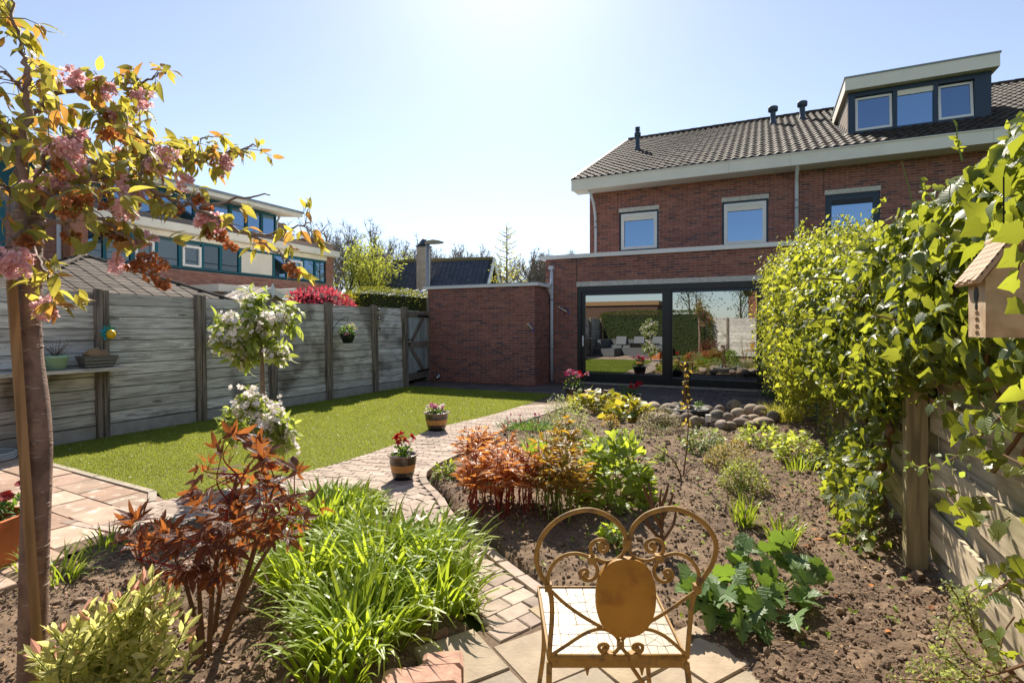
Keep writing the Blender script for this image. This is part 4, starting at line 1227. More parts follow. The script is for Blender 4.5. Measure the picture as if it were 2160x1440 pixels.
hedge_mass('golden_conifer', 'yellow conifer tip between pavilion roof and summerhouse', 'shrub', (cf[0], cf[1], 1.6), (.75, .75, 1.05), 2500, .07, mat('gold_leaf2', ['9a8a20','a8922c','84781c'], .6, trans=.4, tcol='d8b830'), '3a3a14', LEAFS, False)

# low brick wall with downpipe and glass lean-to roofs behind the hedge
lw = thing('brick_outbuilding', 'low red brick outbuilding with white roof edge behind the gate', 'outbuilding', (-9.5, 14.5, 0))
a0 = atZ(868, 640, 17.5); a1 = atZ(905, 640, 17.0)
b = MB().box(a0[0]-.6, a1[0]+1.5, a0[1], a0[1]+4, 0, 1.95); ow = b.build('wall', m_mortar, lw)
pieces(ow, 'brick', BRK, brick_mats(a0[0]-.6, a1[0]+1.5, .8, 1.95, [], facing(a0[1])), m_brick2, 0, 'bricks')
MB().box(a0[0]-.7, a1[0]+1.6, a0[1]-.08, a0[1]+4, 1.95, 2.06).build('roof_edge', m_white, lw)
MB().tube([(a1[0]-.3,a0[1]-.06,1.8),(a1[0]-.3,a0[1]-.06,0)], .05, 8).build('downpipe', m_white, lw)
for (px, w_, lab) in ((735, 2.4, 'low glass lean-to roof with pale frame behind the red azalea'), (832, 2.0, 'low glass lean-to roof with pale frame behind the clipped hedge')):
    c = atZ(px, 622, 20); t = thing('glass_roof', lab, 'canopy', (c[0], c[1], 0), 'glass lean-to roofs beyond the fence')
    MB().add([(c[0]-w_/2,c[1],c[2]-.25),(c[0]+w_/2,c[1],c[2]-.25),(c[0]+w_/2*.9,c[1]+2.2,c[2]+.3),(c[0]-w_/2,c[1]+2.2,c[2]+.3)], [(0,1,2,3)]).build('glazing', m_glass, t)
    for k in range(5):
        x = c[0]-w_/2+k*w_/4; MB().bar((x,c[1]-.02,c[2]-.23), (x*.95+.05*c[0],c[1]+2.2,c[2]+.33), .06, .06).build('glazing_bar', m_white, t)
    MB().bar((c[0]-w_/2,c[1],c[2]-.26),(c[0]+w_/2,c[1],c[2]-.26), .08, .1).build('edge_beam', m_white, t)
    for k in (0,1): MB().box(c[0]-w_/2+k*w_-.05, c[0]-w_/2+k*w_+.05, c[1], c[1]+.1, 0, c[2]-.3).build('post', m_white, t)

# dark-roofed house with chimney
m_slate = mat('dark_slate', ['454b57','3c424d','4d535f'], .7, (10,.2))
dh = thing('dark_roof_house', 'house with steep dark slate roof, pale chimney and white gable edge', 'house', (-12, 34, 0))
Zd = 34.0
rl, rr = atZ(829, 553, Zd+1.0), atZ(1040, 543, Zd-.5)
rd_ = N((rr-rl)*np.array([1,1,0])); rn = np.array([rd_[1], -rd_[0], 0]); rn = rn if rn[1] < 0 else -rn
ez = 2.4; run = (rl[2]-ez)*.85
def dp_(t, s, side=1):
    q = rl*(1-t)+rr*t; q = q.copy(); q[2] = rl[2] if t < .5 else rl[2]
    return q + rn*side*run*s + np.array([0,0,-(rl[2]-ez)*s])
L0 = np.linalg.norm((rr-rl)[:2])
tl = []
for r in range(26):
    for c in range(int(L0/.3)):
        s = r/26; M = np.eye(4); up = N(dp_(0,0)-dp_(0,1)); nn = np.cross(rd_, up); nn = nn if nn[2] > 0 else -nn
        M[:3,0] = rd_*.28; M[:3,1] = up*(np.linalg.norm(dp_(0,0)-dp_(0,1))/26*1.15); M[:3,2] = nn*.03
        M[:3,3] = dp_(0,s+.5/26)+rd_*((c+.5)*.3)+nn*U(.0,.02)
        if np.linalg.det(M[:3,:3]) < 0: M[:3,0] *= -1
        tl.append(M)
b = MB(); q = [dp_(0,0), dp_(1,0), dp_(1,1), dp_(0,1), dp_(1,1,-1), dp_(0,1,-1)]; q = [v-np.array([0,0,.06]) for v in q]
b.add(q, [(0,1,2,3),(1,0,5,4)]); dr = b.build('roof', m_slate, dh)
pieces(dr, 'tile', UB, tl, m_slate, 0, 'tiles')
MB().tube([dp_(0,0)+[0,0,.05], dp_(1,0)+[0,0,.05]], .12, 6).build('ridge', mat('mossy_ridge', ['7a704a'], .9), dh)
m_pale = mat('pale_render', ['c9bca8'], .85, (3,.1))
b = MB().add([dp_(1,.03)-[0,0,.2]-rd_*.4, dp_(1,.93)-[0,0,.2]-rd_*.4, dp_(1,.93,-1)-[0,0,.2]-rd_*.4, dp_(1,.93)*[1,1,0]-rd_*.4, dp_(1,.93,-1)*[1,1,0]-rd_*.4], [(0,1,2),(1,3,4,2)]); b.build('gable_wall', m_pale, dh)
b = MB().add([dp_(0,.03)-[0,0,.2]+rd_*.4, dp_(0,.93)-[0,0,.2]+rd_*.4, dp_(0,.93,-1)-[0,0,.2]+rd_*.4, dp_(0,.93)*[1,1,0]+rd_*.4, dp_(0,.93,-1)*[1,1,0]+rd_*.4], [(0,2,1),(1,2,4,3)]); b.build('gable_wall', m_pale, dh)
b = MB().add([dp_(0,.93)*[1,1,0]+rd_*.4, dp_(1,.93)*[1,1,0]-rd_*.4, dp_(1,.93)-[0,0,.3]-rd_*.4, dp_(0,.93)-[0,0,.3]+rd_*.4], [(0,1,2,3)]); b.build('front_wall', m_pale, dh)
for sd in (1,-1): MB().bar(dp_(1,0)+rd_*.1, dp_(1,1,sd)+rd_*.1, .06, .35, (0,0,1)).build('bargeboard', m_white, dh)
gwp = dp_(1,.55)-rd_*.36; MB().boxm(np.array(Matrix.Translation(Vector(gwp+[0,.0,-.6]))), .5,.5,.9).build('gable_window', m_black, dh)
# chimney
cp = atZ(894, 580, Zd-1.0); 
M = np.eye(4); M[:3,0] = rd_; M[:3,1] = -rn; M[:3,3] = (cp[0], cp[1], 4.55); 
ch = MB().boxm(M, .72, .6, 3.6).build('chimney', mat('chimney_brick', ['a8998a','b3a595'], .9, (4,.25)), dh)
top = np.array([cp[0], cp[1], 6.35])
M2 = M.copy(); M2[:3,3] = top+[0,0,.05]; MB().boxm(M2, .8, .7, .08).build('cap_slab', m_vent, ch)
MB().lathe([(.42,.16),(.36,.2),(.12,.5),(.0,.58)], 8, top).build('cowl', m_vent, ch)
b = MB()
for sx in (-.4,.4): b.bar(top+rd_*sx*.6, top+rd_*sx*.6+[0,0,.22], .05, .05, (0,1,0))
b.build('cowl_leg', m_vent, ch)['kind'] = 'stuff'
# low front wing with white gable edge
wp = atZ(896, 612, Zd-4); 
wing = MB().add([wp, wp+rn*.3-rd_*1.6+[0,0,-2.2], wp+rd_*1.6+[0,0,-2.2], wp-rn*5, wp-rn*5-rd_*1.6+[0,0,-2.2], wp-rn*5+rd_*1.6+[0,0,-2.2]], [(0,1,4,3),(0,3,5,2)]).build('porch_roof', m_slate, dh)
for s in (-1, 1): MB().bar(wp+rn*.1, wp+rn*.1+rd_*1.7*s+[0,0,-2.3], .06, .25, (0,0,1)).build('bargeboard', m_white, dh)

# street lamp
lp = atZ(902, 640, 24); 
sl_ = thing('street_lamp', 'grey street lamp with flat curved head above the garage roof', 'street lamp', (lp[0], lp[1], 0))
m_galv = mat('galvanised_steel', ['8f9498'], .45, (6,.08), metal=.4)
tz = float(atZ(902, 516, 24)[2])
MB().tube([(lp[0],lp[1],0),(lp[0],lp[1],tz)], [.11,.08], 10).build('pole', m_galv, sl_, True)
R3 = np.r_[RT,0]
b = MB(); V = []
for t, hw_, th in ((-.12,.06,.1),(.0,.1,.16),(.25,.16,.18),(.5,.15,.13),(.72,.07,.06)):
    c = np.array([lp[0],lp[1],tz+.02+.06*t]) + R3*t; F3 = np.r_[FW,0]
    V += [c-F3*hw_, c+F3*hw_, c+F3*hw_*.7+[0,0,th], c-F3*hw_*.7+[0,0,th]]
F = [(0,3,2,1),(16,17,18,19)]
for i in range(4):
    for j in range(4): F.append((i*4+j, i*4+(j+1)%4, (i+1)*4+(j+1)%4, (i+1)*4+j))
b.add(V, F); b.build('lamp_head', mat('lamp_housing', ['8a8070'], .5), sl_)

# ------------------------------------------------------------------ trees beyond
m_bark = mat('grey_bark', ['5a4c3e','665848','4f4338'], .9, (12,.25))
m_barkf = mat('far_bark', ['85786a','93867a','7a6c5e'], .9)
def grow(b, p, d, L, r, depth, tips, spread=.55, up=.25, nseg=4, kids=(2,4), n=5, shrink=.72, wig=.12, minr=.008):
    pts = [p]; dd = np.array(d, float)
    for i in range(nseg):
        dd = N(dd + rng.normal(size=3)*wig + np.array([0,0,up*.12])); pts.append(pts[-1]+dd*L/nseg)
    r1 = max(r*.62, minr)
    b.tube(pts, [r, r1], n if r > .05 else (4 if r > .02 else 3), cap=False)
    if depth == 0:
        tips.append((pts[-1], dd)); return
    k = rng.integers(kids[0], kids[1]+1)
    for j in range(k):
        t = 1.0 if j == 0 else U(.35,1.0); q = pts[min(nseg, max(1, int(round(t*nseg))))]
        nd = N(dd + N(rng.normal(size=3))*spread*(.5 if j == 0 else 1.0) + np.array([0,0,up*.4]))
        grow(b, q, nd, L*shrink*U(.8,1.15), r1 if j == 0 else r1*.75, depth-1, tips, spread, up, nseg, kids, n, shrink, wig, minr)
        if depth <= 2: tips.append((q, nd))
bare = [(640,452,62,13.2),(748,478,52,11.5),(800,500,60,11.5),(860,503,66,11.5),(925,510,64,11.0),(990,516,70,10.8),(1030,525,75,10.5),(1120,520,60,9.6),(1165,524,64,10.0),(1205,530,66,9.6),(690,490,70,12.5),(610,470,70,13.0)]
blab = ['bare round crowned tree just right of neighbouring roof end','tall bare tree behind the willow, left half','bare tree right behind the willow crown','bare tree left of the street lamp','bare tree right of the street lamp head','fine bare tree above the middle of dark roof','bare tree just left of the larch top','bare tree close right of the yellow larch','bare tree between larch and brick extension','bare tree meeting the extension roof corner','pale bare tree between terrace end and willow','bare tree rising behind the neighbouring roof edge']
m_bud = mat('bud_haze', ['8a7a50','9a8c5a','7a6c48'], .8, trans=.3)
for (px, py, Z, hh), lab in zip(bare, blab):
    p = atZ(px, 690, Z); ht = float(atZ(px, py, Z)[2]); p[2] = 0
    t = thing('bare_tree', lab, 'tree', tuple(p), 'bare trees beyond the houses')
    b = MB(); tips = []
    grow(b, p, (0,0,1), ht*.28, ht*.022, 0, tips); tips = []
    for k in range(6):
        a = k*1.05+U(0,.6); grow(b, p+np.array([0,0,ht*.2+U(0,.08)*ht]), N(np.array([math.cos(a)*.5, math.sin(a)*.5, 1])), ht*.3, ht*.013, 3, tips, .6, .35, 3, (3,4), 4, .68, .13, .025)
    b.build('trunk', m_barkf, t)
    tp = np.array([q[0] for q in tips]); td = np.array([q[1] for q in tips])
    tw = MB(); nt_ = len(tp)
    TW = (np.array([(-.5,0,0),(.5,0,0),(0,1,0)]), np.array([(0,1,2)]))
    for _ in range(7):
        d = N(td*.6+rng.normal(size=(nt_,3))*.75+np.array([0,0,.15])); tw.inst(TW, frames(tp, d, rng.normal(size=(nt_,3)), np.stack([np.full(nt_,.045),U(.4,1.1,nt_),np.ones(nt_)],1)))
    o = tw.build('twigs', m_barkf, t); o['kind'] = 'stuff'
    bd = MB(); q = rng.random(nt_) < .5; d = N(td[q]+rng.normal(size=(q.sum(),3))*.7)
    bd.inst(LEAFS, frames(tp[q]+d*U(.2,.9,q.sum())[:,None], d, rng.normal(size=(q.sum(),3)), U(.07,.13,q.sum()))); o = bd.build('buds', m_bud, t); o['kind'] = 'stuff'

# willow
m_wil = mat('willow_leaf', ['8a9436','9aa446','7a862e','aab056'], .6, trans=.5, tcol='c8cc50')
p = atZ(765, 690, 34); p[2] = 0; ht = float(atZ(770, 500, 34)[2])
wt = thing('willow_tree', 'broad willow tree in pale yellow green young leaf beside dark roof', 'tree', tuple(p))
b = MB(); tips = []
grow(b, p, (0,0,1), ht*.18, ht*.035, 0, tips); tips = []
for k in range(9):
    a = k*.7+U(0,.5); grow(b, p+np.array([0,0,ht*.14]), N(np.array([math.cos(a)*.62, math.sin(a)*.62, .9])), ht*.34, ht*.014, 3, tips, .55, .3, 4, (2,4), 4, .7, .14, .012)
b.build('trunk', m_bark, wt)
tp = np.array([q[0] for q in tips]); td = np.array([q[1] for q in tips]); lf = MB()
for _ in range(9):
    k = len(tp); d = N(td*.6+rng.normal(size=(k,3))*.8+np.array([0,0,-.15])); pos = tp+rng.normal(size=(k,3))*.22
    lf.inst(LEAFN, frames(pos, d, rng.normal(size=(k,3)), U(.16,.3,k)))
o = lf.build('crown', m_wil, wt); o['kind'] = 'stuff'

# young larch
m_lar = mat('larch_needle', ['b0a83a','c2b848','a09a34'], .6, trans=.5, tcol='e0d860')
p = atZ(1069, 690, 27); p[2] = 0; ht = float(atZ(1069, 472, 27)[2])
la = thing('larch_tree', 'slender young larch with sparse yellow needles left of the extension', 'tree', tuple(p))
b = MB().tube([p, p+[0,0,ht]], [.09,.012], 6); lf = MB()
for k in range(46):
    z = 1.4+(ht-1.6)*(k/46)**.85; L = 1.35*(1-z/ht)**.75+.22; a = k*2.4
    d = np.array([math.cos(a), math.sin(a), .28]); pts = curve([p+[0,0,z], p+[0,0,z]+d*L*.6, p+[0,0,z]+d*L+[0,0,.2*L]], 5); b.tube(pts, [.022,.008], 4)
    m_ = int(14+70*L*(1-z/ht)); ti = U(.15,1,m_); q = pts[(ti*(len(pts)-1)).astype(int)] + rng.normal(size=(m_,3))*.09
    lf.inst(LEAFS, frames(q, rng.normal(size=(m_,3)), rng.normal(size=(m_,3)), U(.06,.13,m_)))
b.build('trunk', m_bark, la); o = lf.build('crown', m_lar, la); o['kind'] = 'stuff'
# low scrub line closing the horizon
hd = MB(); n = 9000
c = np.stack([U(-75,0,n), U(48,62,n), U(0,2.4,n)], 1)
hd.inst(LEAFW, frames(c, rng.normal(size=(n,3)), rng.normal(size=(n,3)), U(.5,1.1,n)))
kind(hd.build('far_scrub', mat('scrub_leaf', ['56602e','66703a','4a5428'], .8), loc=(0,0,0)), 'stuff', 'low green scrub along the horizon behind the houses')
# ------------------------------------------------------------------ iron garden chair
m_rust = mat('rusty_iron', ['98743a'], .65, (22,.25), (90,.5,.002), spots=(26,'5a4a3e',.55,.75), spec=.35)
m_ochre = mat('ochre_rust_plate', ['a87828'], .6, (9,.22), (40,.5,.002), spots=(10,'7d4a1a',.54,.7))
m_mosaic = mat('mosaic_tile', ['a09582','a89d89','968a75','ada38f','9c8f78'], .4, (30,.06), spots=(40,'b58d5c',.66,.5))
m_grout = mat('mosaic_grout', ['8f806a'], .95, (40,.2))
CZ = 1.54; KS = CZ/FOC/3.428
chair = thing('garden_chair', 'rusty iron garden chair with scrolled heart back and white mosaic seat', 'chair', tuple(G(1300, 1440)*[1,1,0]))
c0 = atZ(1308, 1384.6, CZ); RR, FF, UPV = np.r_[RT,0], np.r_[FW,0], np.array([0,0,1.])
def cp2(cx, cy, off=0.0):
    return c0 + RR*((cx-850)*KS) + UPV*((1250-cy)*KS) + FF*(off - (1250-cy)*KS*.06)
def ctube(b, pts, r, n=8, k=7, off=0.0): b.tube(curve([cp2(x,y,off) for x,y in pts], k), r, n)
LL = [(886,400),(876,350),(850,300),(790,235),(700,185),(600,165),(480,192),(380,250),(300,335),(255,430),(243,530),(268,625),(318,715),(350,810),(356,950),(345,1130),(338,1250)]
RL = [(905,390),(925,310),(965,250),(1040,192),(1150,158),(1240,160),(1340,198),(1440,268),(1505,360),(1526,450),(1500,560),(1445,655),(1398,735),(1366,830),(1352,980),(1342,1130),(1336,1250)]
for P_ in (LL, RL):
    b = MB(); ctube(b, P_, .0072, 10); b.build('back_frame', m_rust, chair, True)
SL1 = [(880,440),(862,485),(815,525),(745,545),(675,525),(635,480),(632,425),(665,390),(715,382),(748,405),(752,440),(730,468),(700,462),(692,435),(710,418)]
SR1 = [(902,440),(918,480),(955,518),(1025,536),(1095,518),(1142,480),(1150,430),(1128,392),(1080,378),(1035,395),(1022,430),(1040,462),(1075,468),(1090,440),(1070,420)]
SL2 = [(325,705),(332,630),(370,555),(440,500),(520,484),(600,503),(645,540),(678,590),(672,645),(635,678),(590,676),(560,648),(562,612),(590,598),(610,618),(598,640)]
SR2 = [(1400,705),(1405,630),(1370,558),(1310,505),(1240,484),(1170,500),(1115,540),(1085,600),(1100,658),(1145,690),(1195,682),(1220,648),(1207,612),(1175,604),(1160,628),(1180,645)]
SL3 = [(345,1240),(450,1170),(580,1082),(680,1042),(760,1050),(815,1090),(845,1140),(836,1188),(800,1220),(750,1226),(706,1202),(698,1168),(724,1152),(756,1160),(760,1182),(738,1190)]
SR3 = [(1332,1240),(1250,1160),(1150,1082),(1040,1042),(945,1060),(885,1095),(858,1140),(870,1190),(905,1224),(960,1230),(1005,1202),(1008,1165),(972,1152),(945,1168),(950,1190),(970,1188)]
for P_ in (SL1, SR1, SL2, SR2, SL3, SR3):
    b = MB(); ctube(b, P_, .0054, 8); b.inst(ico(1,.05), trs([cp2(*P_[-1])],0,0,.011)); b.build('scroll', m_rust, chair, True)
for P_ in ([(340,748),(440,845),(560,935),(715,1030)], [(1392,755),(1250,862),(1130,945),(1035,1000)]):
    b = MB(); ctube(b, P_, .0055, 8); b.build('brace_rod', m_rust, chair, True)
b = MB()
for (x, y, w_, h_) in ((890,418,.022,.03),(640,528,.024,.02),(1120,515,.024,.02),(328,728,.02,.022),(1395,738,.02,.024),(851,1150,.018,.024),(765,1238,.024,.02),(946,1240,.024,.02)):
    M = np.eye(4); M[:3,0] = RR; M[:3,1] = FF; M[:3,3] = cp2(x, y); b.boxm(M, w_, .02, h_)
o = b.build('clamp', m_rust, chair); o['kind'] = 'stuff'
# oval plate
th_ = np.linspace(0, 2*PI, 49)[:-1]
ol = [(880+213*np.sign(math.cos(t))*abs(math.cos(t))**.85, 795-287*np.sign(math.sin(t))*abs(math.sin(t))**.85) for t in th_]
V = [cp2(x,y,-.016) for x,y in ol] + [cp2(x,y,.004) for x,y in ol]; k = len(ol)
MB().add(V, [tuple(range(k)), tuple(range(2*k-1,k-1,-1))] + [(i,k+i,k+(i+1)%k,(i+1)%k) for i in range(k)]).build('back_plate', m_ochre, chair)
b = MB().tube([cp2(330,1246), cp2(1340,1246)], .0075, 8); b.build('back_rail', m_rust, chair, True)
MB().bar(cp2(345,1292), cp2(1312,1292), .006, .017, (0,0,1)).build('seat_rail', m_rust, chair)
b = MB()
for x in (615, 1010):
    for dx in (-22, 0, 14):
        b.tube([cp2(x+dx,1310), cp2(x+dx*.4,1345), cp2(x,1385)], [.004,.0025], 6)
o = b.build('pendant_scroll', m_rust, chair, True); o['kind'] = 'stuff'
# seat: tray with irregular mosaic pieces
sz = cp2(850,1262)[2]
bl_, br_ = cp2(338,1262), cp2(1330,1262); fl_, fr_ = atZ(1146, 1238, 1.99), atZ(1392, 1238, 1.99)
for q in (bl_, br_, fl_, fr_): q[2] = sz
fl_ = bl_ + FF*.42 - RR*.012; fr_ = br_ + FF*.42 + RR*.012
def st(u, v, z=0): return (bl_*(1-u)+br_*u)*(1-v) + (fl_*(1-u)+fr_*u)*v + UPV*z
MB().add([st(0,0,-.022),st(1,0,-.022),st(1,1,-.022),st(0,1,-.022),st(0,0,-.003),st(1,0,-.003),st(1,1,-.003),st(0,1,-.003)], BOXF).build('seat', m_grout, chair)
b = MB()
for a, c in ((st(0,0),st(1,0)),(st(1,0),st(1,1)),(st(1,1),st(0,1)),(st(0,1),st(0,0))): b.bar(a-UPV*.01, c-UPV*.01, .006, .03)
b.build('seat_rim', m_rust, chair)
seat = [o for o in chair.children if o.name.startswith('seat') and 'rail' not in o.name and 'rim' not in o.name][0]
nx, ny = 8, 7
us = np.sort(np.r_[0.015, np.linspace(.12,.88,nx-1)+U(-.02,.02,nx-1), .985]); vs = np.sort(np.r_[.015, np.linspace(.13,.87,ny-1)+U(-.025,.025,ny-1), .985])
jit = U(-.016,.016,(nx+1,ny+1,2)); jit[0,:,0]=jit[-1,:,0]=0; jit[:,0,1]=jit[:,-1,1]=0
def mt(poly):
    P_ = np.array(poly); cc = P_.mean(0); P_ = cc + (P_-cc)*.93
    V = [st(u,v,.0) for u,v in P_] + [st(u,v,-.006) for u,v in P_]; k = len(P_)
    MB().add(V, [tuple(range(k))]+[(i,k+i,k+(i+1)%k,(i+1)%k) for i in range(k)]).build('tile', m_mosaic, seat)
for i in range(nx):
    for j in range(ny):
        q = [np.array([us[a]+jit[a,c,0], vs[c]+jit[a,c,1]]) for a,c in ((i,j),(i+1,j),(i+1,j+1),(i,j+1))]
        r = rng.random()
        if r < .5: mt(q)
        elif r < .7:
            t1, t2 = U(.3,.7), U(.3,.7); a, c = q[0]*(1-t1)+q[1]*t1, q[3]*(1-t2)+q[2]*t2; mt([q[0],a,c,q[3]]); mt([a,q[1],q[2],c])
        elif r < .9: mt([q[0],q[1],q[2]]); mt([q[0],q[2],q[3]])
        else:
            m0 = sum(q)/4 + U(-.01,.01,2)
            for a in range(4): mt([q[a], q[(a+1)%4], m0])
# legs
gz0 = .012
for nm, P_ in (('rear', [st(0,0,-.01), st(-.01,-.02,-.2), st(-.03,-.06,-sz+gz0)]), ('rear', [st(1,0,-.01), st(1.02,-.01,-.1), st(1.0,-.03,-.22), st(.96,-.03,-.32), st(1.0,-.05,-sz+gz0)]),
               ('front', [st(.02,1,-.02), st(.05,.98,-.2), st(.0,1.08,-sz+gz0)]), ('front', [st(.98,1,-.02), st(.95,.98,-.2), st(1.0,1.08,-sz+gz0)])):
    b = MB(); b.tube(curve(P_, 8), .0085, 8); b.build('leg', m_rust, chair, True)
b = MB(); b.tube(curve([st(.97,-.02,-.1), st(.9,-.02,-.16), st(.86,-.02,-.12), st(.9,-.02,-.09)],6), .005, 7); b.build('leg_scroll', m_rust, chair, True)
b = MB(); b.tube(curve([st(.6,.05,-.03), st(.75,.05,-.12), st(.96,.0,-.26)],6), .006, 7); b.build('leg_brace', m_rust, chair, True)

# ------------------------------------------------------------------ glazed pots
m_pglaze = mat('brown_glaze', ['4a3a2e'], .2, (6,.15), spec=.6, coat=.4); m_pband = mat('tan_band', ['c08a4e'], .5, (8,.1)); m_pdark = mat('dark_glaze', ['181514'], .2, spec=.6)
m_prim = mat('rim_glaze', ['9a8470'], .25, spec=.6); m_psoil = mat('potting_soil', ['2c2119'], .95)
m_terra = mat('terracotta', ['b5683a'], .8, (8,.15), (60,.3,.003))
def glazed(lab, px, py, r, h, fm, nfl, fr, leafn, extra=None, style=0, spread=1.0, rise=.12, fsz=.03):
    p = G(px, py); t = thing('flower_pot', lab, 'flower pot', tuple(p), 'glazed pots along the path')
    prof = [(.66,0),(.7,.03),(.86,.4),(.95,.7),(1.0,.93)]
    f = lambda z: np.interp(z, [q[1] for q in prof], [q[0] for q in prof])*r
    def band(z0, z1, m, nm, o=0): MB().lathe([(f(z)+o, z*h) for z in np.linspace(z0, z1, 5)], 28, p).build(nm, m, t, True)
    if style == 0:
        band(0,.16,m_pdark,'foot_band'); band(.16,.34,m_pglaze,'lower_band'); band(.34,.62,m_pband,'tan_band',.001); band(.62,.93,m_pglaze,'upper_band')
    elif style == 1: band(0,.45,m_terra,'lower_band'); band(.45,.93,m_pglaze,'upper_band')
    else: band(0,.93,m_pdark,'body')
    b = MB()
    for z in (.2,.26,.31,.64,.69,.75): b.lathe([(f(z)-.002,z*h-.004),(f(z)+.003,z*h),(f(z)-.002,z*h+.004)], 28, p)
    if style == 0: o = b.build('groove_rings', m_pdark, t, True); o['kind'] = 'stuff'
    MB().lathe([(r*1.0,.92*h),(r*1.13,.95*h),(r*1.15,.985*h),(r*1.08,h),(r*.95,.985*h),(r*.9,.9*h)], 28, p).build('rim', m_prim if style == 0 else m_pglaze, t, True)
    MB().lathe([(r*.93,.88*h),(0,.9*h)], 20, p).build('soil', m_psoil, t)
    q = np.array(p)+[0,0,h*.9]
    n = leafn; d = N(rng.normal(size=(n,3))*[1,1,.55]+[0,0,.75]); pos = q + d*U(.03,1,n)[:,None]*np.array([r*spread,r*spread,rise])
    pieces(t, 'leaf', LEAFW, frames(pos, N(d+rng.normal(size=(n,3))*.45), N(rng.normal(size=(n,3))*.5+[0,0,1]), U(.03,.052,n)), m_leafs, 40, 'leaves')
    heads = []
    for k in range(nfl):
        a, rr = U(0,6.28), r*spread*math.sqrt(U(.02,1)); c = q+[math.cos(a)*rr, math.sin(a)*rr, rise*U(.85,1.3)]
        st_ = MB().tube([q+[math.cos(a)*rr*.4, math.sin(a)*rr*.4, 0], c], .0025, 4); 
        b = MB()
        if fr > 1:
            for j in range(int(fr)): flower(b, c+rng.normal(size=3)*fsz*.35, fsz*.66, 10)
        else: flower(b, c, fsz, 16)
        fo_ = b.build('flower', fm[k % len(fm)], t); 
        st_.build('stem', m_leafs, fo_)
    return t
glazed('brown glazed pot with tan band and crimson flowers at the bend of the path', 850, 1010, .125, .235, [m_redf], 6, 5, 90, rise=.15, fsz=.036, spread=.75)
glazed('brown glazed pot with tan band and pale pink flowers beside the lawn edge', 921, 907, .16, .25, [m_pinkf, m_whitef, m_pinkf], 16, 1, 120, rise=.09, fsz=.034, spread=.85)
glazed('terracotta and dark pot with pink and magenta geraniums on the terrace corner', 1213, 843, .19, .24, [m_redf, m_pinkf, m_magf, m_pinkf], 9, 5, 200, style=1, rise=.27, fsz=.05, spread=1.25)
glazed('low dark pot with red flowers behind the orange green perennials', 1328, 849, .2, .16, [m_redf], 4, 6, 200, style=2, rise=.2, fsz=.05, spread=1.35)

# terracotta trough with red daisies at the left edge
tr = thing('planter', 'terracotta trough with dark red daisies at the far left edge', 'planter', tuple(G(10,1195)))
c = G(-62, 1185)
Vv = []
for z, s in ((0,.86),(.24,1.0),(.25,1.05),(.285,1.06),(.285,.97),(.22,.93)):
    Vv += [(c[0]+sx*.3*s*_c - sy*.13*s*_s, c[1]+sx*.3*s*_s+sy*.13*s*_c, z) for sx, sy in ((-1,-1),(1,-1),(1,1),(-1,1))]
Fv = [(i*4+j,i*4+(j+1)%4,(i+1)*4+(j+1)%4,(i+1)*4+j) for i in range(5) for j in range(4)] + [(3,2,1,0)]
MB().add(Vv, Fv).build('trough', m_terra, tr)
MB().add(Vv[20:24], [(0,1,2,3)]).build('soil', m_psoil, tr)
n = 260; u = U(-.27,.27,n); v = U(-.11,.11,n); pos = c + u[:,None]*np.r_[RT,0]+v[:,None]*np.r_[FW,0]+np.c_[np.zeros((n,2)),U(.24,.37,n)]
pieces(tr, 'leaf', LEAFN, frames(pos, N(rng.normal(size=(n,3))*[1,1,.5]+[0,0,.8]), rng.normal(size=(n,3))*.6+[0,0,1], U(.05,.09,n)), m_leafs, 60, 'leaves')
m_gaz = mat('gazania_petal', ['8c1a14','a5281a','74120f'], .5, trans=.35, tcol='e04020')
for k in range(14):
    q = c + np.r_[RT,0]*U(-.26,.28)+np.r_[FW,0]*U(-.1,.1)+[0,0,U(.36,.46)]
    b = MB(); a = np.arange(16)*PI/8; d = np.stack([np.cos(a),np.sin(a),np.full(16,.25)],1); up = N(np.array([U(-.4,.4),-.5,1]))
    b.inst((PETAL[0]*[.9,1,1], PETAL[1]), frames(np.repeat([q],16,0), d-up*(d@up)[:,None]+up*.2, np.repeat([up],16,0), .042)); 
    b.inst(ico(1,.1), trs([q+up*.006],0,0,.009)); b.build('flower', m_gaz, tr)

# ------------------------------------------------------------------ boulders and fountain
m_rock = mat('boulder', ['8a7a68','a08f7a','75655a','ac9c88','93807a','6f6a62'], .85, (9,.3), (35,.7,.008), spots=(12,'5f5a44',.54,.65))
def rockmesh(seed):
    t = np.array(ico(seed,.1)[0]); F = ico(seed,.1)[1]
    V = [tuple(v) for v in t]; cache = {}
    def mid(a, c_):
        k = (min(a,c_),max(a,c_))
        if k not in cache: cache[k] = len(V); V.append(tuple((np.array(V[a])+np.array(V[c_]))/2*1.07))
        return cache[k]
    for _ in range(2):
        nF = []; cache.clear()
        for a,b_,c_ in F:
            x,y,z = mid(a,b_),mid(b_,c_),mid(c_,a); nF += [(a,x,z),(b_,y,x),(c_,z,y),(x,y,z)]
        F = nF
    r = np.random.default_rng(seed); V = N(np.array(V))*np.linalg.norm(np.array(t),axis=1).mean()
    d = r.normal(size=(7,3)); V = V*(1+.10*np.sin(V@d.T*1.7+r.uniform(0,6,7)).mean(1)*1.6)[:,None]
    return V, F
RK = [MB().add(*rockmesh(s)).mesh('boulder', (0,0,0), True) for s in range(6)]
for m_ in RK: m_.materials.append(m_rock)
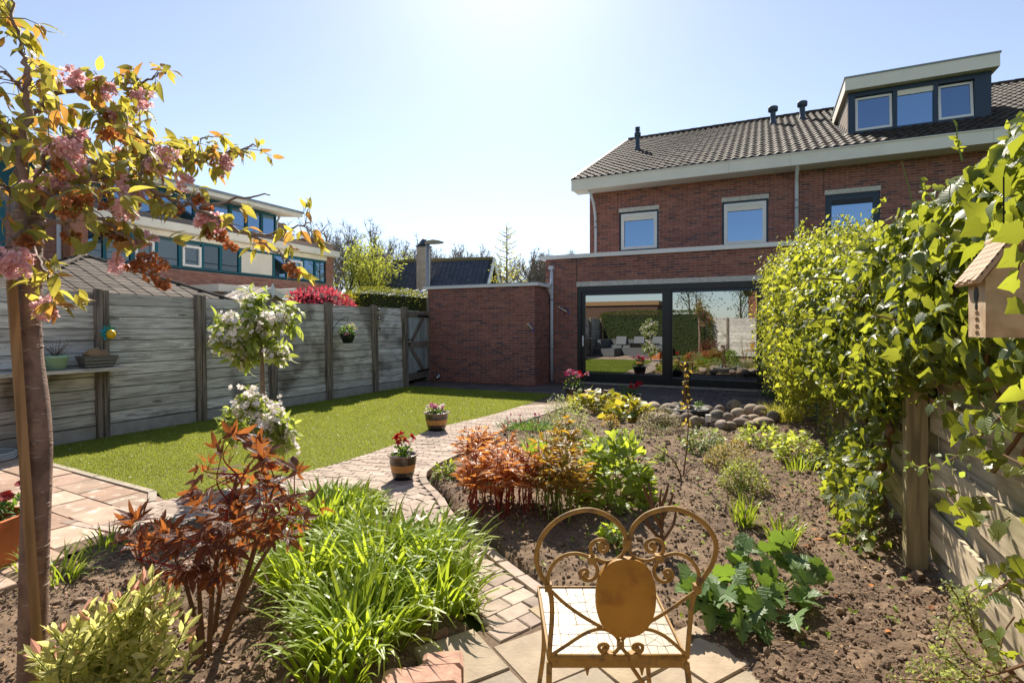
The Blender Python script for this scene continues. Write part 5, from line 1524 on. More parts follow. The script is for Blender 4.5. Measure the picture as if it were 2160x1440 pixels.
# px, py (centre), width px, height px
rocks = [(1352,868,34,24),(1378,862,34,22),(1408,868,40,30),(1395,884,36,30),(1425,860,26,18),(1425,880,28,26),(1422,880,20,16),(1449,882,30,26),
 (1421,886,34,28),(1465,890,26,30),(1430,893,20,16),(1480,888,20,18),(1492,868,26,20),(1512,878,34,30),(1517,868,26,22),(1522,897,28,24),(1535,882,26,28),(1548,858,32,26),(1557,875,30,24),
 (1570,887,26,26),(1568,865,22,18),(1586,868,34,26),(1590,884,30,24),(1608,872,34,30),(1612,888,26,22),(1632,878,26,28),(1565,892,40,22),(1585,897,28,20),(1608,892,44,26),(1500,894,24,18),(1540,898,26,20),(1378,880,26,22)]
rl_ = ['pale round boulder at the left end of the rock edge','flat brown boulder left of the fountain','broad pinkish boulder beside the fountain','boulder below the fountain on its left','small boulder behind the fountain rim left','boulder under the fountain left lip','small dark boulder tucked under the fountain','large brown boulder at left front of fountain','egg shaped boulder in front left of fountain','tall rounded boulder in front of the fountain','little boulder at the fountain foot','small boulder right of tall front one','boulder behind the garden light','boulder just right of fountain rim','small back boulder right of fountain','low boulder in the front right of the light','boulder leaning against its neighbours mid row','largest boulder at the back of the row','round boulder in the middle of the right row','front boulder in the middle of the right row','small boulder wedged at the back','broad boulder at the back right','round front boulder toward the right','large pale boulder near right end','small boulder in front near the right end','last boulder beside the yellow ornamental grass','long low boulder in the front row','small front boulder mid row','flat angular grey stone at right front','small boulder beside the garden light','half buried boulder in the front row','boulder under the orange green perennials']
for i, ((px, py, wpx, hpx), lab) in enumerate(zip(rocks, rl_)):
    g = G(px, py+hpx*.55); Z = g[:2]@FW; r = wpx/FOC*Z/2*1.0; hz_ = hpx/FOC*Z/2*1.0
    o = bpy.data.objects.new('boulder', RK[i % 6]); COL.objects.link(o)
    zc = hz_*.75 + (.0 if py > 876 else .03)
    o.location = (g[0], g[1]+r*.5, zc+.01); o.scale = (r*1.05, r*U(.85,1.1), hz_*1.1); o.rotation_euler = (U(-.2,.2), U(-.2,.2), U(0,6))
    tag(o, lab, 'boulder', 'boulders edging the flower bed'); WLOC[o.name] = np.array(o.location)
fz = G(1447, 888); fc = np.array([fz[0], fz[1]+.12, .0])
ft = thing('garden_fountain', 'round dark pebble fountain basin among boulders', 'fountain', tuple(fc))
m_basin = mat('basin_stone', ['3a3c3a'], .7, (20,.25), (60,.4,.003))
MB().lathe([(.26,0),(.31,.1),(.34,.16),(.335,.185),(.29,.185),(.27,.165),(0,.16)], 30, fc).build('basin', m_basin, ft, True)
b = MB()
for k in range(90):
    a, r = U(0,6.28), .27*math.sqrt(U(0,1)); b.inst(ico(k%5,.12), trs([fc+[math.cos(a)*r,math.sin(a)*r,.172]],U(0,6),0,[[U(.016,.034),U(.014,.026),.016]]))
o = b.build('pebbles', mat('fountain_pebble', ['b5aca0','8d857b','c7c0b5','6e665e'], .6), ft, True); o['kind'] = 'stuff'
b = MB().inst((RK and rockmesh(9)), trs([fc+[.02,-.05,.2]],0,0,[[.09,.07,.035]])); b.build('flat_stone', m_rock, ft, True)
o = MB().inst(LEAFS, ball_leaves(fc+[.17,.1,.23], .06, 70, .04)).build('moss_tuft', m_leafs, ft)
b = MB().lathe([(.0,0),(.03,.0),(.04,.03),(.03,.06),(.035,.09),(0,.1)], 10, fc+[-.09,.05,.17]); b.build('frog_figure', mat('grey_figure', ['6f7a78'], .6), ft, True)
# bronze figure raising a bowl, standing on the basin
m_bronze = mat('bronze_figure', ['5f4a36','6d563e'], .5, (12,.25), metal=.3)
fg = thing('bronze_statue', 'slender bronze figure with raised arms holding a dish above the fountain', 'statue', tuple(fc+[.0,.05,.17]))
so = fc+[-.01,.05,.17]
def sk(pts, rr, n=8): return ([so + RR*x + UPV*z + FF*y for x,y,z in pts], rr)
b = MB()
for pts, rr in (sk([(.045,.0,0),(.03,0,.14),(.012,0,.3),(.0,0,.37)], [.014,.022,.03,.034]), sk([(-.055,0,0),(-.04,0,.14),(-.025,0,.3),(-.012,0,.37)], [.014,.022,.03,.034]),
                sk([(-.006,0,.35),(-.005,0,.42),(.0,0,.5),(.0,0,.55),(.0,0,.58)], [.04,.032,.042,.045,.02]), sk([(.0,0,.575),(.0,0,.6)], [.014,.014])):
    b.tube(curve(pts, 4), np.interp(np.linspace(0,1,len(curve(pts,4))), np.linspace(0,1,len(rr)), rr), 10)
b.build('body', m_bronze, fg, True)
for s in (-1, 1):
    b = MB(); pts, _ = sk([(s*.04,0,.545),(s*.09,.0,.585),(s*.085,0,.68)], 0); b.tube(curve(pts,5), [.015,.009], 8); b.build('arm', m_bronze, fg, True)
b = MB().inst(rockmesh(2), trs([so+UPV*.635],0,0,[[.036,.04,.048]])); b.build('head', m_bronze, fg, True)
b = MB().inst(rockmesh(4), trs([so+UPV*.645-RR*.05],0,0,[[.03,.04,.05]])); b.build('hair', m_bronze, fg, True)
MB().bar(so+RR*-.1+UPV*.69, so+RR*.1+UPV*.69, .05, .012).build('dish', m_bronze, fg)
# little white garden light
gl = G(1494, 905); t = thing('garden_light', 'small white spike light in front of the boulders', 'garden light', tuple(gl))
MB().bar(gl+[0,0,.0], gl+[0,0,.1], .012, .012, (0,1,0)).build('spike', m_black, t)
M = np.eye(4); M[:3,0] = RR; M[:3,1] = FF; M[:3,3] = gl+[0,0,.15]; MB().boxm(M, .065, .05, .1).build('housing', m_white, t)
M = M.copy(); M[:3,3] = gl+RR*.09+UPV*.14+FF*.03; M[:3,0] = N(RR-.45*UPV); M[:3,2] = np.cross(M[:3,0], M[:3,1]); MB().boxm(M, .13, .06, .035).build('lamp_arm', m_lead, t)

# red concrete edging blocks in front of daylilies
for lab, (px, py), sz_ in (('red concrete edging block in front of the daylilies, nearer one', (890,1462), (.3,.12,.1)), ('red concrete edging block behind the nearer one beside slabs', (935,1425), (.16,.1,.085))):
    g = G(px, py); M = np.eye(4); a = YAW+.12; M[0,0]=math.cos(a)*sz_[0]; M[1,0]=math.sin(a)*sz_[0]; M[0,1]=-math.sin(a)*sz_[1]; M[1,1]=math.cos(a)*sz_[1]; M[2,2]=sz_[2]; M[:3,3] = g+[0,0,.075]
    o = MB().inst(paver_t(.1,.18), M[None]).build('edging_block', mat('red_concrete', ['b08a76'], .9, (30,.25), (80,.6,.004))); tag(o, lab, 'edging block', 'red edging blocks by the daylilies')

# ------------------------------------------------------------------ ceramic birdhouse in the ivy
m_bird = mat('buff_ceramic', ['b8a284'], .85, (14,.2), (35,.6,.004), spots=(9,'86643c',.5,.65)); m_birdr = mat('ceramic_roof', ['b59a80','a88c72'], .8, (14,.15), (60,.4,.003))
bc = atZ(2079, 712, 1.3); bx, by, bz = bc[0], bc[1], bc[2]
bh = thing('birdhouse', 'buff ceramic birdhouse with tiled roof hanging in the ivy', 'birdhouse', tuple(bc))
x0, x1, y0, y1, h0 = bx, bx+.1, by-.0, by+.115, .145
MB().prism([(x0,bz),(x1,bz),(x1,bz+h0),((x0+x1)/2,bz+.225),(x0,bz+h0)], y0+.12, 'y', y0).build('body', m_bird, bh)
for z, r, sy_ in ((.108,.015,1),(.078,.007,1)):
    b = MB().lathe([(0,0),(r,0),(r*1.02,-.002),(0,-.002)], 14); v = b.V[0]; b.V = [np.c_[x0-.0012+v[:,2]*.3, y0+.06+v[:,0]*1.0, bz+z+v[:,1]*1.35]]; b.build('entry_hole', m_black, bh)
b = MB()
for z in (.016,.032,.05,.066): b.bar((x0-.003,y0+.048,bz+z),(x0-.003,y0+.074,bz+z), .004, .003)
for y in (.047,.075): b.bar((x0-.003,y0+y,bz+.008),(x0-.003,y0+y,bz+.075), .004, .003)
o = b.build('ladder_relief', m_bird, bh); o['kind'] = 'stuff'
rx = (x0+x1)/2
for s in (-1, 1):
    for r in range(7):
        for k in range(5):
            t0 = r/7; a = np.array([rx, 0, bz+.243]); e_ = np.array([rx+s*(rx-x0+.02), 0, bz+.138]); q = a*(1-t0)+e_*t0; q2 = a*(1-t0-.19)+e_*(t0+.19)
            if r == 6 and s == -1 and k % 2: q2 = q2 + [0,0,.004]
            yk = y0-.02+k*.032
            MB().bar([q[0],yk+.016,q[2]+.004],[q2[0],yk+.016,q2[2]+.006], .03, .007).build('tile', m_birdr, bh) if s == -1 else None
    MB().bar([rx,y0+.06,bz+.241],[rx+s*(rx-x0+.02),y0+.06,bz+.135], .165, .008).build('roof_slab', m_birdr, bh)
MB().tube([(rx,y0-.025,bz+.249),(rx,y0+.145,bz+.249)], .009, 8).build('ridge', m_birdr, bh, True)
b = MB().tube([(rx,y0+.05,bz+.25),(rx,y0+.05,bz+.4)], .002, 4); b.build('hanging_wire', m_iron, bh)

# ------------------------------------------------------------------ behind the viewer: what the door glass mirrors
hedge_mass('privet_hedge', 'tall dense green hedge along the rear of the patio behind the camera', 'hedge', (-5.0,-1.9,1.05), (2.8,.5,1.15), 11000, .09, m_hedge, '26300f', LEAFS)
m_wick = mat('grey_rattan', ['5d5f62'], .8, (80,.3)); m_cush = mat('pale_cushion', ['6d7074'], .9)
lo = thing('lounge_sofa', 'grey rattan corner lounge sofa with pale cushions on the rear patio', 'sofa', (-5.6,-.6,0))
MB().box(-7.0,-4.2,-1.2,-.5,.03,.38).build('base', m_wick, lo); MB().box(-7.0,-4.2,-1.28,-1.1,.38,.8).build('backrest', m_wick, lo); MB().box(-7.0,-6.3,-.5,.9,.03,.38).build('base', m_wick, lo); MB().box(-7.1,-6.95,-1.2,.9,.38,.8).build('backrest', m_wick, lo); MB().box(-4.25,-4.05,-1.2,-.5,.03,.65).build('arm', m_wick, lo)
for k in range(4): MB().box(-6.9+k*.68,-6.3+k*.68,-1.09,-.55,.382,.5).build('seat_cushion', m_cush, lo)
for k in range(3):
    M = trs([(-6.4+k*.9,-.98,.72)], 0, .35)[0]; MB().boxm(M, .5, .14, .42).build('cushion', m_cush, lo)
ta = thing('lounge_table', 'dark grey rattan block table in front of the lounge sofa', 'table', (-5.1,.35,0))
MB().box(-5.6,-4.5,.05,.75,.02,.6).build('base', m_wick, ta); MB().box(-5.75,-4.35,-.1,.9,.6,.64).build('tabletop', m_anth, ta)
bf = thing('rear_fence', 'brown timber board fence closing the garden behind the camera', 'fence', (-1,-2,0))
pieces(bf, 'board', UB, [np.array(Matrix.Translation((-.9,-2.0+.01*(k%2),.1+k*.165)) @ Matrix.Diagonal((3.8,.03,.158,1))) for k in range(11)], m_oldwood, 20)
pieces(bf, 'post', UB, [np.array(Matrix.Translation((x,-1.94,.92)) @ Matrix.Diagonal((.09,.09,1.86,1))) for x in (-2.8,-1.5,-.2,1.0)], m_oldpost, 10)
sd = thing('flat_roof_shed', 'brown brick flat roof building beyond the rear hedge', 'building', (-8,-8,0))
MB().box(-11,-5.5,-11,-6,0,2.7).build('wall', mat('dark_brick', ['5c4438'], .9, (8,.2)), sd); MB().box(-11.1,-5.4,-11.1,-5.9,2.7,2.95).build('roof', mat('brown_fascia', ['8a6a48'], .7), sd)
for (x, y, h_, nm, lab) in ((-3.5,-5,4.6,'garden_tree','leafy green tree behind the rear hedge'),(-1.2,-7,5.0,'garden_tree','taller leafy tree behind the rear fence'),(2.2,-9,3.6,'garden_tree','small leafy tree behind the right rear corner')):
    t = thing(nm, lab, 'tree', (x,y,0), 'trees behind the camera'); b = MB(); tips = []
    grow(b, np.array([x,y,0.]), (0,0,1), h_*.4, .08, 3, tips, .6, .3, 3, (2,4), 5, .7, .15, .01); b.build('trunk', m_bark, t)
    tp = np.array([q[0] for q in tips]); lf = MB()
    for _ in range(16): lf.inst(LEAFS, frames(tp+rng.normal(size=(len(tp),3))*.3, rng.normal(size=(len(tp),3)), rng.normal(size=(len(tp),3)), U(.08,.16,len(tp))))
    o = lf.build('crown', m_hedge, t); o['kind'] = 'stuff'
rh = thing('rear_house', 'distant brick house with pointed gable behind the rear fence', 'house', (3,-26,0))
MB().prism([(-1,0),(6,0),(6,4.5),(2.5,8),(-1,4.5)], -22, 'y', -30).build('wall', m_brick2, rh)
for s, (xa, xb) in ((0,(-1.4,2.5)),(1,(6.4,2.5))): MB().bar((xa,-26,4.3),(xb,-26,8.15), 9, .15, (0,0,1)).build('roof', m_tile, rh)
# ------------------------------------------------------------------ plant helpers
def lmat(nm, cols, tcol, trans=.5, rough=.45, spec=.4): return mat(nm, cols, rough, None, None, trans, tcol, spec, veins=0 if 'grass' in nm or nm in ('daylily_leaf','iris_leaf','dark_tuft') else .3)
m_ivy = lmat('ivy_leaf', ['3f5a20','5c7628','75882e','34501e','808a34','64802c'], 'c0c634', .48, .36, .4)
m_ivyp = lmat('ivy_far_leaf', ['55701f','748a2e','8a9636','46601e'], 'd0d23c', .55, .4, .35)
m_cherry = lmat('cherry_leaf', ['849640','96a048','788a38','a0a046','a08c3c'], 'd8c84c', .62, .42, .4)
m_cherryr = lmat('copper_leaf', ['a87838','b4823c','9a7c34','ac8c3c'], 'eeb04a', .55, .42)
m_cpink = mat('cherry_petal', ['efc0c6','f5d3d4','e5a8b2','f8e2df','dc9aa6'], .6, trans=.55, tcol='ffd4d6')
m_cbrown = mat('faded_blossom', ['a5683f','8f5a36','b8794a','b07a62'], .8, trans=.35, tcol='e08a4a')
m_cbark = mat('cherry_bark', ['7d6559','8f7566'], .6, (14,.3), (30,.8,.006), stretch=(3,3,8), spots=(13,'5c473f',.52,.6), spec=.4)
m_stake = mat('stake_wood', ['a8845c','99774f'], .8, (4,.12), (30,.3,.002), stretch=(14,14,.8), streak=(2.2,'6b4e32',.6,.5))
m_apl = lmat('apple_leaf', ['7f9438','8fa344','6f8630','9fb056'], 'd4e05c', .5, .45)
m_apf = mat('apple_blossom', ['f4efe8','faf6f1','f0e2df'], .6, trans=.4)
m_tpe = lmat('tree_peony_leaf', ['50342e','644236','46302e','6c4c36','58402f'], 'dc8238', .45, .5, .3)
m_tpeb = mat('peony_bud', ['6a5a30','8a3a4a'], .5)
m_dl = lmat('daylily_leaf', ['7d9230','8aa03a','98ac44','70862a'], 'ccdc3c', .5, .42)
m_stem = mat('green_stem', ['6a7a30','7d8a3a'], .6)
m_rstem = mat('red_stem', ['8a2c26','9a3a2c','7a2622'], .5, trans=.2, tcol='e04030')
m_wood = mat('brown_stem', ['6b4f38','7a5c42','5c432f'], .85, (20,.2), (60,.4,.003))

def stems(b, base, tip, r0, r1, bow=.15, n=4, k=3):
    base, tip = np.array(base), np.array(tip); L = np.linalg.norm(tip-base); m_ = (base+tip)/2 + rng.normal(size=3)*L*bow*[1,1,.3]
    pts = curve([base, m_, tip], k); b.tube(pts, [r0, r1], n); return pts

# ivy leaf, lobed
def lobed(out, mids, curl=.3, fold=.22, droop=.25):
    """out: right-hand outline from base to tip (x>=0); symmetrical, folded on the midrib"""
    n = len(out); V = []
    for (x, y) in out: V.append((x, y))
    R_ = list(range(n)); Lx = [n+i for i in range(n)]
    for (x, y) in out: V.append((-x, y))
    mi = []
    for y in mids: mi.append(len(V)); V.append((0, y))
    A = np.array(V); z = fold*np.abs(A[:,0]) - curl*A[:,0]**2 - droop*np.clip(A[:,1],0,None)**2
    V3 = np.c_[A, z]; F = []
    ys = np.array(mids)
    near = [mi[int(np.argmin(np.abs(ys-(y*.9))))] for (x, y) in out]
    for side in (R_, Lx):
        for i in range(n-1):
            a, c = side[i], side[i+1]; p, q = near[i], near[i+1]
            f = [(p, a, c)] if side is R_ else [(p, c, a)]
            F += f
            if p != q: F += [(p, c, q)] if side is R_ else [(p, q, c)]
    return V3, np.array(F)
IVY = lobed([(0,.0),(.22,-.1),(.44,.04),(.42,.24),(.54,.42),(.33,.6),(0,1.0)], [.12,.45,.7], .35, .25, .28)
IVY2 = lobed([(0,.0),(.26,-.06),(.42,.2),(.33,.5),(.14,.82),(0,1.0)], [.1,.45,.75], .2, .3, .35)
ANEM = lobed([(0,.0),(.16,-.14),(.4,-.1),(.38,.04),(.58,.12),(.48,.24),(.6,.36),(.42,.38),(.36,.5),(.24,.46),(.34,.66),(.22,.7),(.2,.84),(.09,.86),(0,1.05)], [.08,.3,.5,.75,.92], .25, .28, .3)
TPEO = lobed([(0,0),(.04,.14),(.1,.3),(.27,.44),(.4,.7),(.22,.58),(.12,.52),(.16,.7),(.11,.88),(0,1.12)], [.1,.3,.5,.75], .1, .14, .14)
def trifol():
    V, F, k = [], [], 0
    for a, l, w_, dz in ((0,1.0,.3,-.02), (.85,.72,.26,-.06), (-.85,.72,.26,-.06), (.42,.5,.16,.03), (-.42,.5,.16,.03)):
        v, f = leaf_t(w_, 4, .18, .22, .8); v = v*l; ca, sa = math.cos(a), math.sin(a); b0 = .12 if a == 0 else .05
        v = np.c_[v[:,0]*ca + v[:,1]*sa, -v[:,0]*sa + v[:,1]*ca + b0, v[:,2] + dz*v[:,1]]
        V.append(v); F.append(f+k); k += len(v)
    return np.concatenate(V), np.concatenate(F)
TRIF = trifol()
BERG = leaf_t(.85, 4, .16, .25, .7)
SALX = leaf_t(.36, 3, .3, .05, .9)
def blade_t(n=5, bend=1.2):
    V, F = [], []
    y = z = 0.0; L = 1/n
    for i in range(n+1):
        t = i/n; w_ = .5*min(1, (1-t)*2.2+.02)*(0.75+.25*min(1,t*4)) if i < n else .02
        V += [(-w_, y, z+w_*0), (w_, y, z)]
        a = PI/2 - bend*t*t*1.0 - .12
        y += math.cos(a)*L; z += math.sin(a)*L
    for i in range(n): F.append((2*i, 2*i+1, 2*i+3, 2*i+2))
    return np.array(V), np.array(F)
BL1, BL2, BL3 = blade_t(5, .7), blade_t(6, 1.7), blade_t(6, 2.5)
def blades(parent, c, rad_, n, L, wd, m, nm='blade', T=(BL1,BL2,BL3), tilt=.35, zf=None, nparts=0):
    Ms, k = [], 0
    b = MB()
    a = U(0,6.28,n); r = np.sqrt(U(0,1,n))
    P = np.stack([c[0]+np.cos(a)*r*rad_[0], c[1]+np.sin(a)*r*rad_[1]], 1)
    z = np.array([zf(x, y) for x, y in P]) if zf else np.full(n, c[2])
    phi = a - PI/2 + rng.normal(size=n)*.7; l = L*U(.6,1.1,n)
    tl = -(tilt*r*U(.5,1.3,n))
    M = trs(np.c_[P, z-.01], phi, tl, np.stack([wd*U(.75,1.2,n), l, l], 1), rng.normal(size=n)*.12)
    for i, t in enumerate(T):
        q = np.arange(n) % len(T) == i
        b.inst(t, M[q])
    o = b.build(nm, m, parent); o['kind'] = 'stuff'
    return o

# ------------------------------------------------------------------ flowering cherry, near left
ch = thing('cherry_tree', 'flowering cherry tree with pink double blossom and copper young leaves', 'tree', tuple(atZ(72,1470,2.0)*[1,1,0]))
ZC = 2.0
tp = [atZ(x, y, z) for x, y, z in ((68,1500,2.0),(69,1380,2.0),(72,1200,2.0),(77,1040,2.0),(79,930,2.0),(75,840,2.0),(67,760,2.0),(63,680,2.0),(64,600,2.0),(62,520,2.0),(60,470,2.0),(62,430,2.0))]
tw_ = np.array([54,50,50,51,51,46,41,40,41,44,60,40])/2/FOC*ZC
b = MB(); pts = curve(tp, 6); b.tube(pts, np.interp(np.linspace(0,1,len(pts)), np.linspace(0,1,len(tw_)), tw_), 16)
b.build('trunk', m_cbark, ch, True)
b = MB(); tr_ = np.interp(np.linspace(0,1,len(pts)), np.linspace(0,1,len(tw_)), tw_)
for k in range(240):
    i = rng.integers(2, len(pts)-3); a0 = U(0,6.28); da = U(.12,.45); q = [pts[i]+[0,0,U(-.012,.012)]]*4
    q = [q[0] + (tr_[i]+.0008)*np.array([math.cos(a0+da*t), math.sin(a0+da*t), 0]) for t in (-1,-.33,.33,1)]; b.tube(q, [.0012,.0026,.0026,.0012], 4)
b.build('lenticels', mat('lenticel', ['a08c7c','b5a394','8d7868'], .8), ch)['kind'] = 'stuff'
b = MB()
for i, a0 in ((40,-1.2),(24,-.6),(52,.2),(30,-2.0)):
    b.inst(ico(i,.2), trs([pts[min(i,len(pts)-1)] + (tr_[min(i,len(pts)-1)]-.002)*np.array([math.cos(a0), math.sin(a0), 0])], 0, 0, [[.012,.012,.009]]))
b.build('knots', m_cbark, ch)['kind'] = 'stuff'
brs = [ # px,py,Z lists
 [(60,470,2.0),(45,380,1.98),(48,300,1.95),(62,200,1.92),(50,120,1.9),(30,40,1.9),(20,-60,1.9)],
 [(62,440,2.0),(40,330,2.02),(40,270,2.05),(75,235,2.1),(115,200,2.15),(190,186,2.2),(250,176,2.25),(310,170,2.28),(350,152,2.3)],
 [(66,450,2.0),(120,380,2.1),(190,340,2.2),(260,330,2.3),(330,335,2.4),(395,340,2.45),(440,335,2.5),(505,315,2.55),(540,308,2.58)],
 [(66,450,2.0),(130,385,1.98),(210,378,2.0),(290,390,2.05),(350,415,2.1),(420,440,2.15),(480,475,2.2),(530,500,2.22),(580,530,2.25),(615,560,2.28)],
 [(66,450,2.0),(100,410,1.95),(140,398,1.9),(175,425,1.9),(215,465,1.9),(260,495,1.92),(300,520,1.95)],
 [(70,480,2.0),(110,470,1.9),(160,460,1.85),(190,420,1.85),(250,400,1.85)],
 [(60,450,2.0),(20,400,1.9),(-40,380,1.85)],
 [(68,500,2.0),(90,560,1.92),(105,590,1.9),(118,620,1.9)],
 [(40,300,1.97),(-5,250,1.9),(-50,230,1.88)],
 [(420,440,2.15),(500,420,2.2),(570,412,2.25)],
 [(530,500,2.22),(600,486,2.3),(655,470,2.35)],
 [(190,186,2.2),(215,240,2.2),(245,270,2.2),(280,300,2.2)],
 [(260,330,2.3),(290,270,2.35),(285,225,2.4)],
 [(330,335,2.4),(400,310,2.5),(430,290,2.5)],
 [(290,390,2.05),(310,340,2.1),(330,290,2.2)],
 [(66,460,2.0),(30,500,1.8),(10,520,1.75),(-5,545,1.72)],
 [(66,430,2.0),(90,330,1.85),(130,300,1.8),(160,290,1.8)],
 [(62,200,1.92),(20,160,1.85),(-10,150,1.8)],
]
rr_ = [.017,.016,.014,.014,.010,.009,.012,.008,.008,.006,.006,.006,.005,.005,.006,.007,.007,.006]
tipsC = []
for P_, r in zip(brs, rr_):
    b = MB(); pts = curve([atZ(*q) for q in P_], 6); pts[1:-1] += rng.normal(size=(len(pts)-2,3))*.006
    b.tube(pts, [r, .003], 7); b.build('branch', m_cbark, ch, True)
    L = len(pts); tipsC.append(pts)
leafpos, leaff, leafn_ = [], [], []
clus, clusb = [], []
tgp = MB()
dens = [48,46,56,60,36,26,24,22,16,4,10,30,16,16,26,12,26,12]
for bi, (pts, dn) in enumerate(zip(tipsC, dens)):
    s0 = .12 if bi in (0,1,2,3,4) else .2
    for k in range(int(dn*(.74 if bi in (0,1,2,9,10,11,12,13,14) else .52))):
        t = U(s0, 1); i = int(t*(len(pts)-1)); p = pts[i]; d = N(pts[min(i+1,len(pts)-1)]-pts[max(i-1,0)])
        sd_ = N(rng.normal(size=3)*[1,1,.55]); tip = p + sd_*U(.03,.11) + d*.03
        tgp.tube([p, (p+tip)/2+[0,0,.01], tip], [.0022,.0012], 4)
        for q in range(rng.integers(3,6)):
            f = N(sd_*.6 + rng.normal(size=3)*.55 + [0,0,-.55+.35*(t > .85)]); leafpos.append(tip+rng.normal(size=3)*.008); leaff.append(f); leafn_.append(N(rng.normal(size=3)*.5+[0,0,.7]-FF*.2))
        if rng.random() < .07 and bi not in (0,): (clus if rng.random() < .6 else clusb).append(tip+[0,0,-.03])
o = tgp.build('twigs', m_cbark, ch); o['kind'] = 'stuff'
LP = np.array(leafpos); LFv = np.array(leaff); LN = np.array(leafn_)
sc = U(.048,.082,len(LP))
outer = (rng.random(len(LP)) < .22)
MsL = frames(LP, LFv, LN, sc)
pieces(ch, 'leaf', LEAFC, MsL[~outer], m_cherry, 190, 'leaves', True)
pieces(ch, 'leaf', LEAFC, MsL[outer], m_cherryr, 70, 'leaves', True)
for (px, py, Z) in ((160,160,2.2),(172,178,2.2),(305,205,2.25),(230,195,2.2),(300,318,2.35),(345,328,2.4),(140,335,1.95),(150,350,1.95),(125,320,1.95),(480,340,2.52),(465,350,2.5),(170,292,1.85),(288,412,2.05),(20,560,1.75),(10,545,1.7),(35,570,1.75),(80,390,1.95),(120,380,1.95),(380,378,2.3),(95,655,1.9),(455,475,2.2),(255,560,1.95),(300,500,2.0),(430,465,2.2)):
    clus.append(atZ(px,py,Z))
for (px, py, Z) in ((270,440,2.0),(235,445,1.95),(420,420,2.2),(470,500,2.2),(310,545,1.95),(330,590,1.95),(345,600,1.97),(620,575,2.28),(610,560,2.28),(440,440,2.2),(485,525,2.22),(165,320,2.0),(275,430,2.0),(350,555,2.0),(290,560,1.96)): clusb.append(atZ(px,py,Z))
def cluster(c, m, nm, r=.045, nf=8):
    b = MB()
    for k in range(nf):
        q = np.array(c)+N(rng.normal(size=3))*r*U(.4,1.0)
        for _ in range(1):
            n = 16; d = N(rng.normal(size=(n,3))); b.inst(PETAL, frames(np.repeat([q],n,0)+d*.003, d, rng.normal(size=(n,3)), U(.014,.022,n)))
    b.build(nm, m, ch)
for c in clus: cluster(c, m_cpink, 'blossom', U(.03,.05), rng.integers(8,13))
for c in clusb: cluster(c, m_cbrown, 'faded_blossom', U(.02,.035), rng.integers(4,7))

sp_ = [atZ(14, 470, 1.93), atZ(24, 590, 1.93), atZ(38, 850, 1.94), atZ(62, 1150, 1.94), atZ(91, 1460, 1.94)]
b = MB()
for a, c in zip(sp_[:-1], sp_[1:]): pass
b.bar(sp_[1]-[0,0,0], sp_[-1]-[0,0,.12], .025, .025, (0.1,1,.1))
tag(b.build('tree_stake', m_stake), 'brown square wooden stake leaning along the cherry trunk', 'stake')

# ------------------------------------------------------------------ double-ball apple tree
ap0 = G(560, 1012); ZA = float(ap0[:2]@FW)
at = thing('apple_tree', 'small white flowering apple tree with two tiers of foliage', 'tree', tuple(ap0))
b = MB(); pts = curve([atZ(x,y,ZA) for x,y in ((562,1015),(560,960),(556,880),(554,820),(552,760),(548,700),(545,650))], 5); b.tube(pts, [.03,.014], 10)
b.build('trunk', mat('apple_bark', ['94836e','84735f'], .85, (25,.25), (60,.4,.003)), at, True)
tw = MB(); lp, lfv = [], []
def tier(cx, cy, rx, rz, nb, nm):
    c = atZ(cx, cy, ZA); Ms = []; fl = []
    for k in range(nb):
        d = N(rng.normal(size=3)+[0,0,.25]); e_ = c + d*np.array([rx,rx,rz])*U(.7,1.0)
        s_ = c + np.array([0,0,-rz*.5])*U(.2,1); pts = stems(tw, s_, e_, .006, .002, .12, 4, 3)
        for q in range(15):
            t = U(.4,1.05); p = s_+(e_-s_)*t+rng.normal(size=3)*.03; Ms.append((p, N(d*.5+rng.normal(size=3)*.6+[0,0,-.25])))
        if rng.random() < .52: fl.append(e_*.9+c*.1+rng.normal(size=3)*.03)
    P_ = np.array([m[0] for m in Ms]); f_ = np.array([m[1] for m in Ms]); n = len(P_)
    pieces(at, 'leaf', LEAFC, frames(P_, f_, N(rng.normal(size=(n,3))*.5+[0,0,.8]), U(.07,.12,n)), m_apl, 90, nm, True)
    for e_ in fl:
        b = MB()
        for k in range(17):
            q = e_+rng.normal(size=3)*[.045,.045,.035]; up = N(rng.normal(size=3)-FF*.5+[0,0,.5]); a = np.arange(5)*2*PI/5; x = N(np.cross(up, rng.normal(size=3))); y = np.cross(up, x)
            d = np.cos(a)[:,None]*x+np.sin(a)[:,None]*y+up*.25
            b.inst((PETAL[0]*[1.1,1,1], PETAL[1]), frames(np.repeat([q],5,0), d, np.repeat([up],5,0), .033))
        b.build('blossom', m_apf, at)
[tier(*q, 'upper_foliage') for q in ((545,660,.17,.2,13),(478,700,.14,.15,10),(598,668,.15,.18,11),(540,715,.2,.16,13),(508,752,.13,.1,7),(570,745,.14,.1,7),(535,635,.07,.1,4))]
[tier(*q, 'lower_foliage') for q in ((545,880,.2,.16,13),(490,900,.13,.13,8),(590,915,.16,.15,10),(545,930,.2,.14,10),(530,850,.1,.09,5))]
o = tw.build('twigs', m_bark, at); o['kind'] = 'stuff'

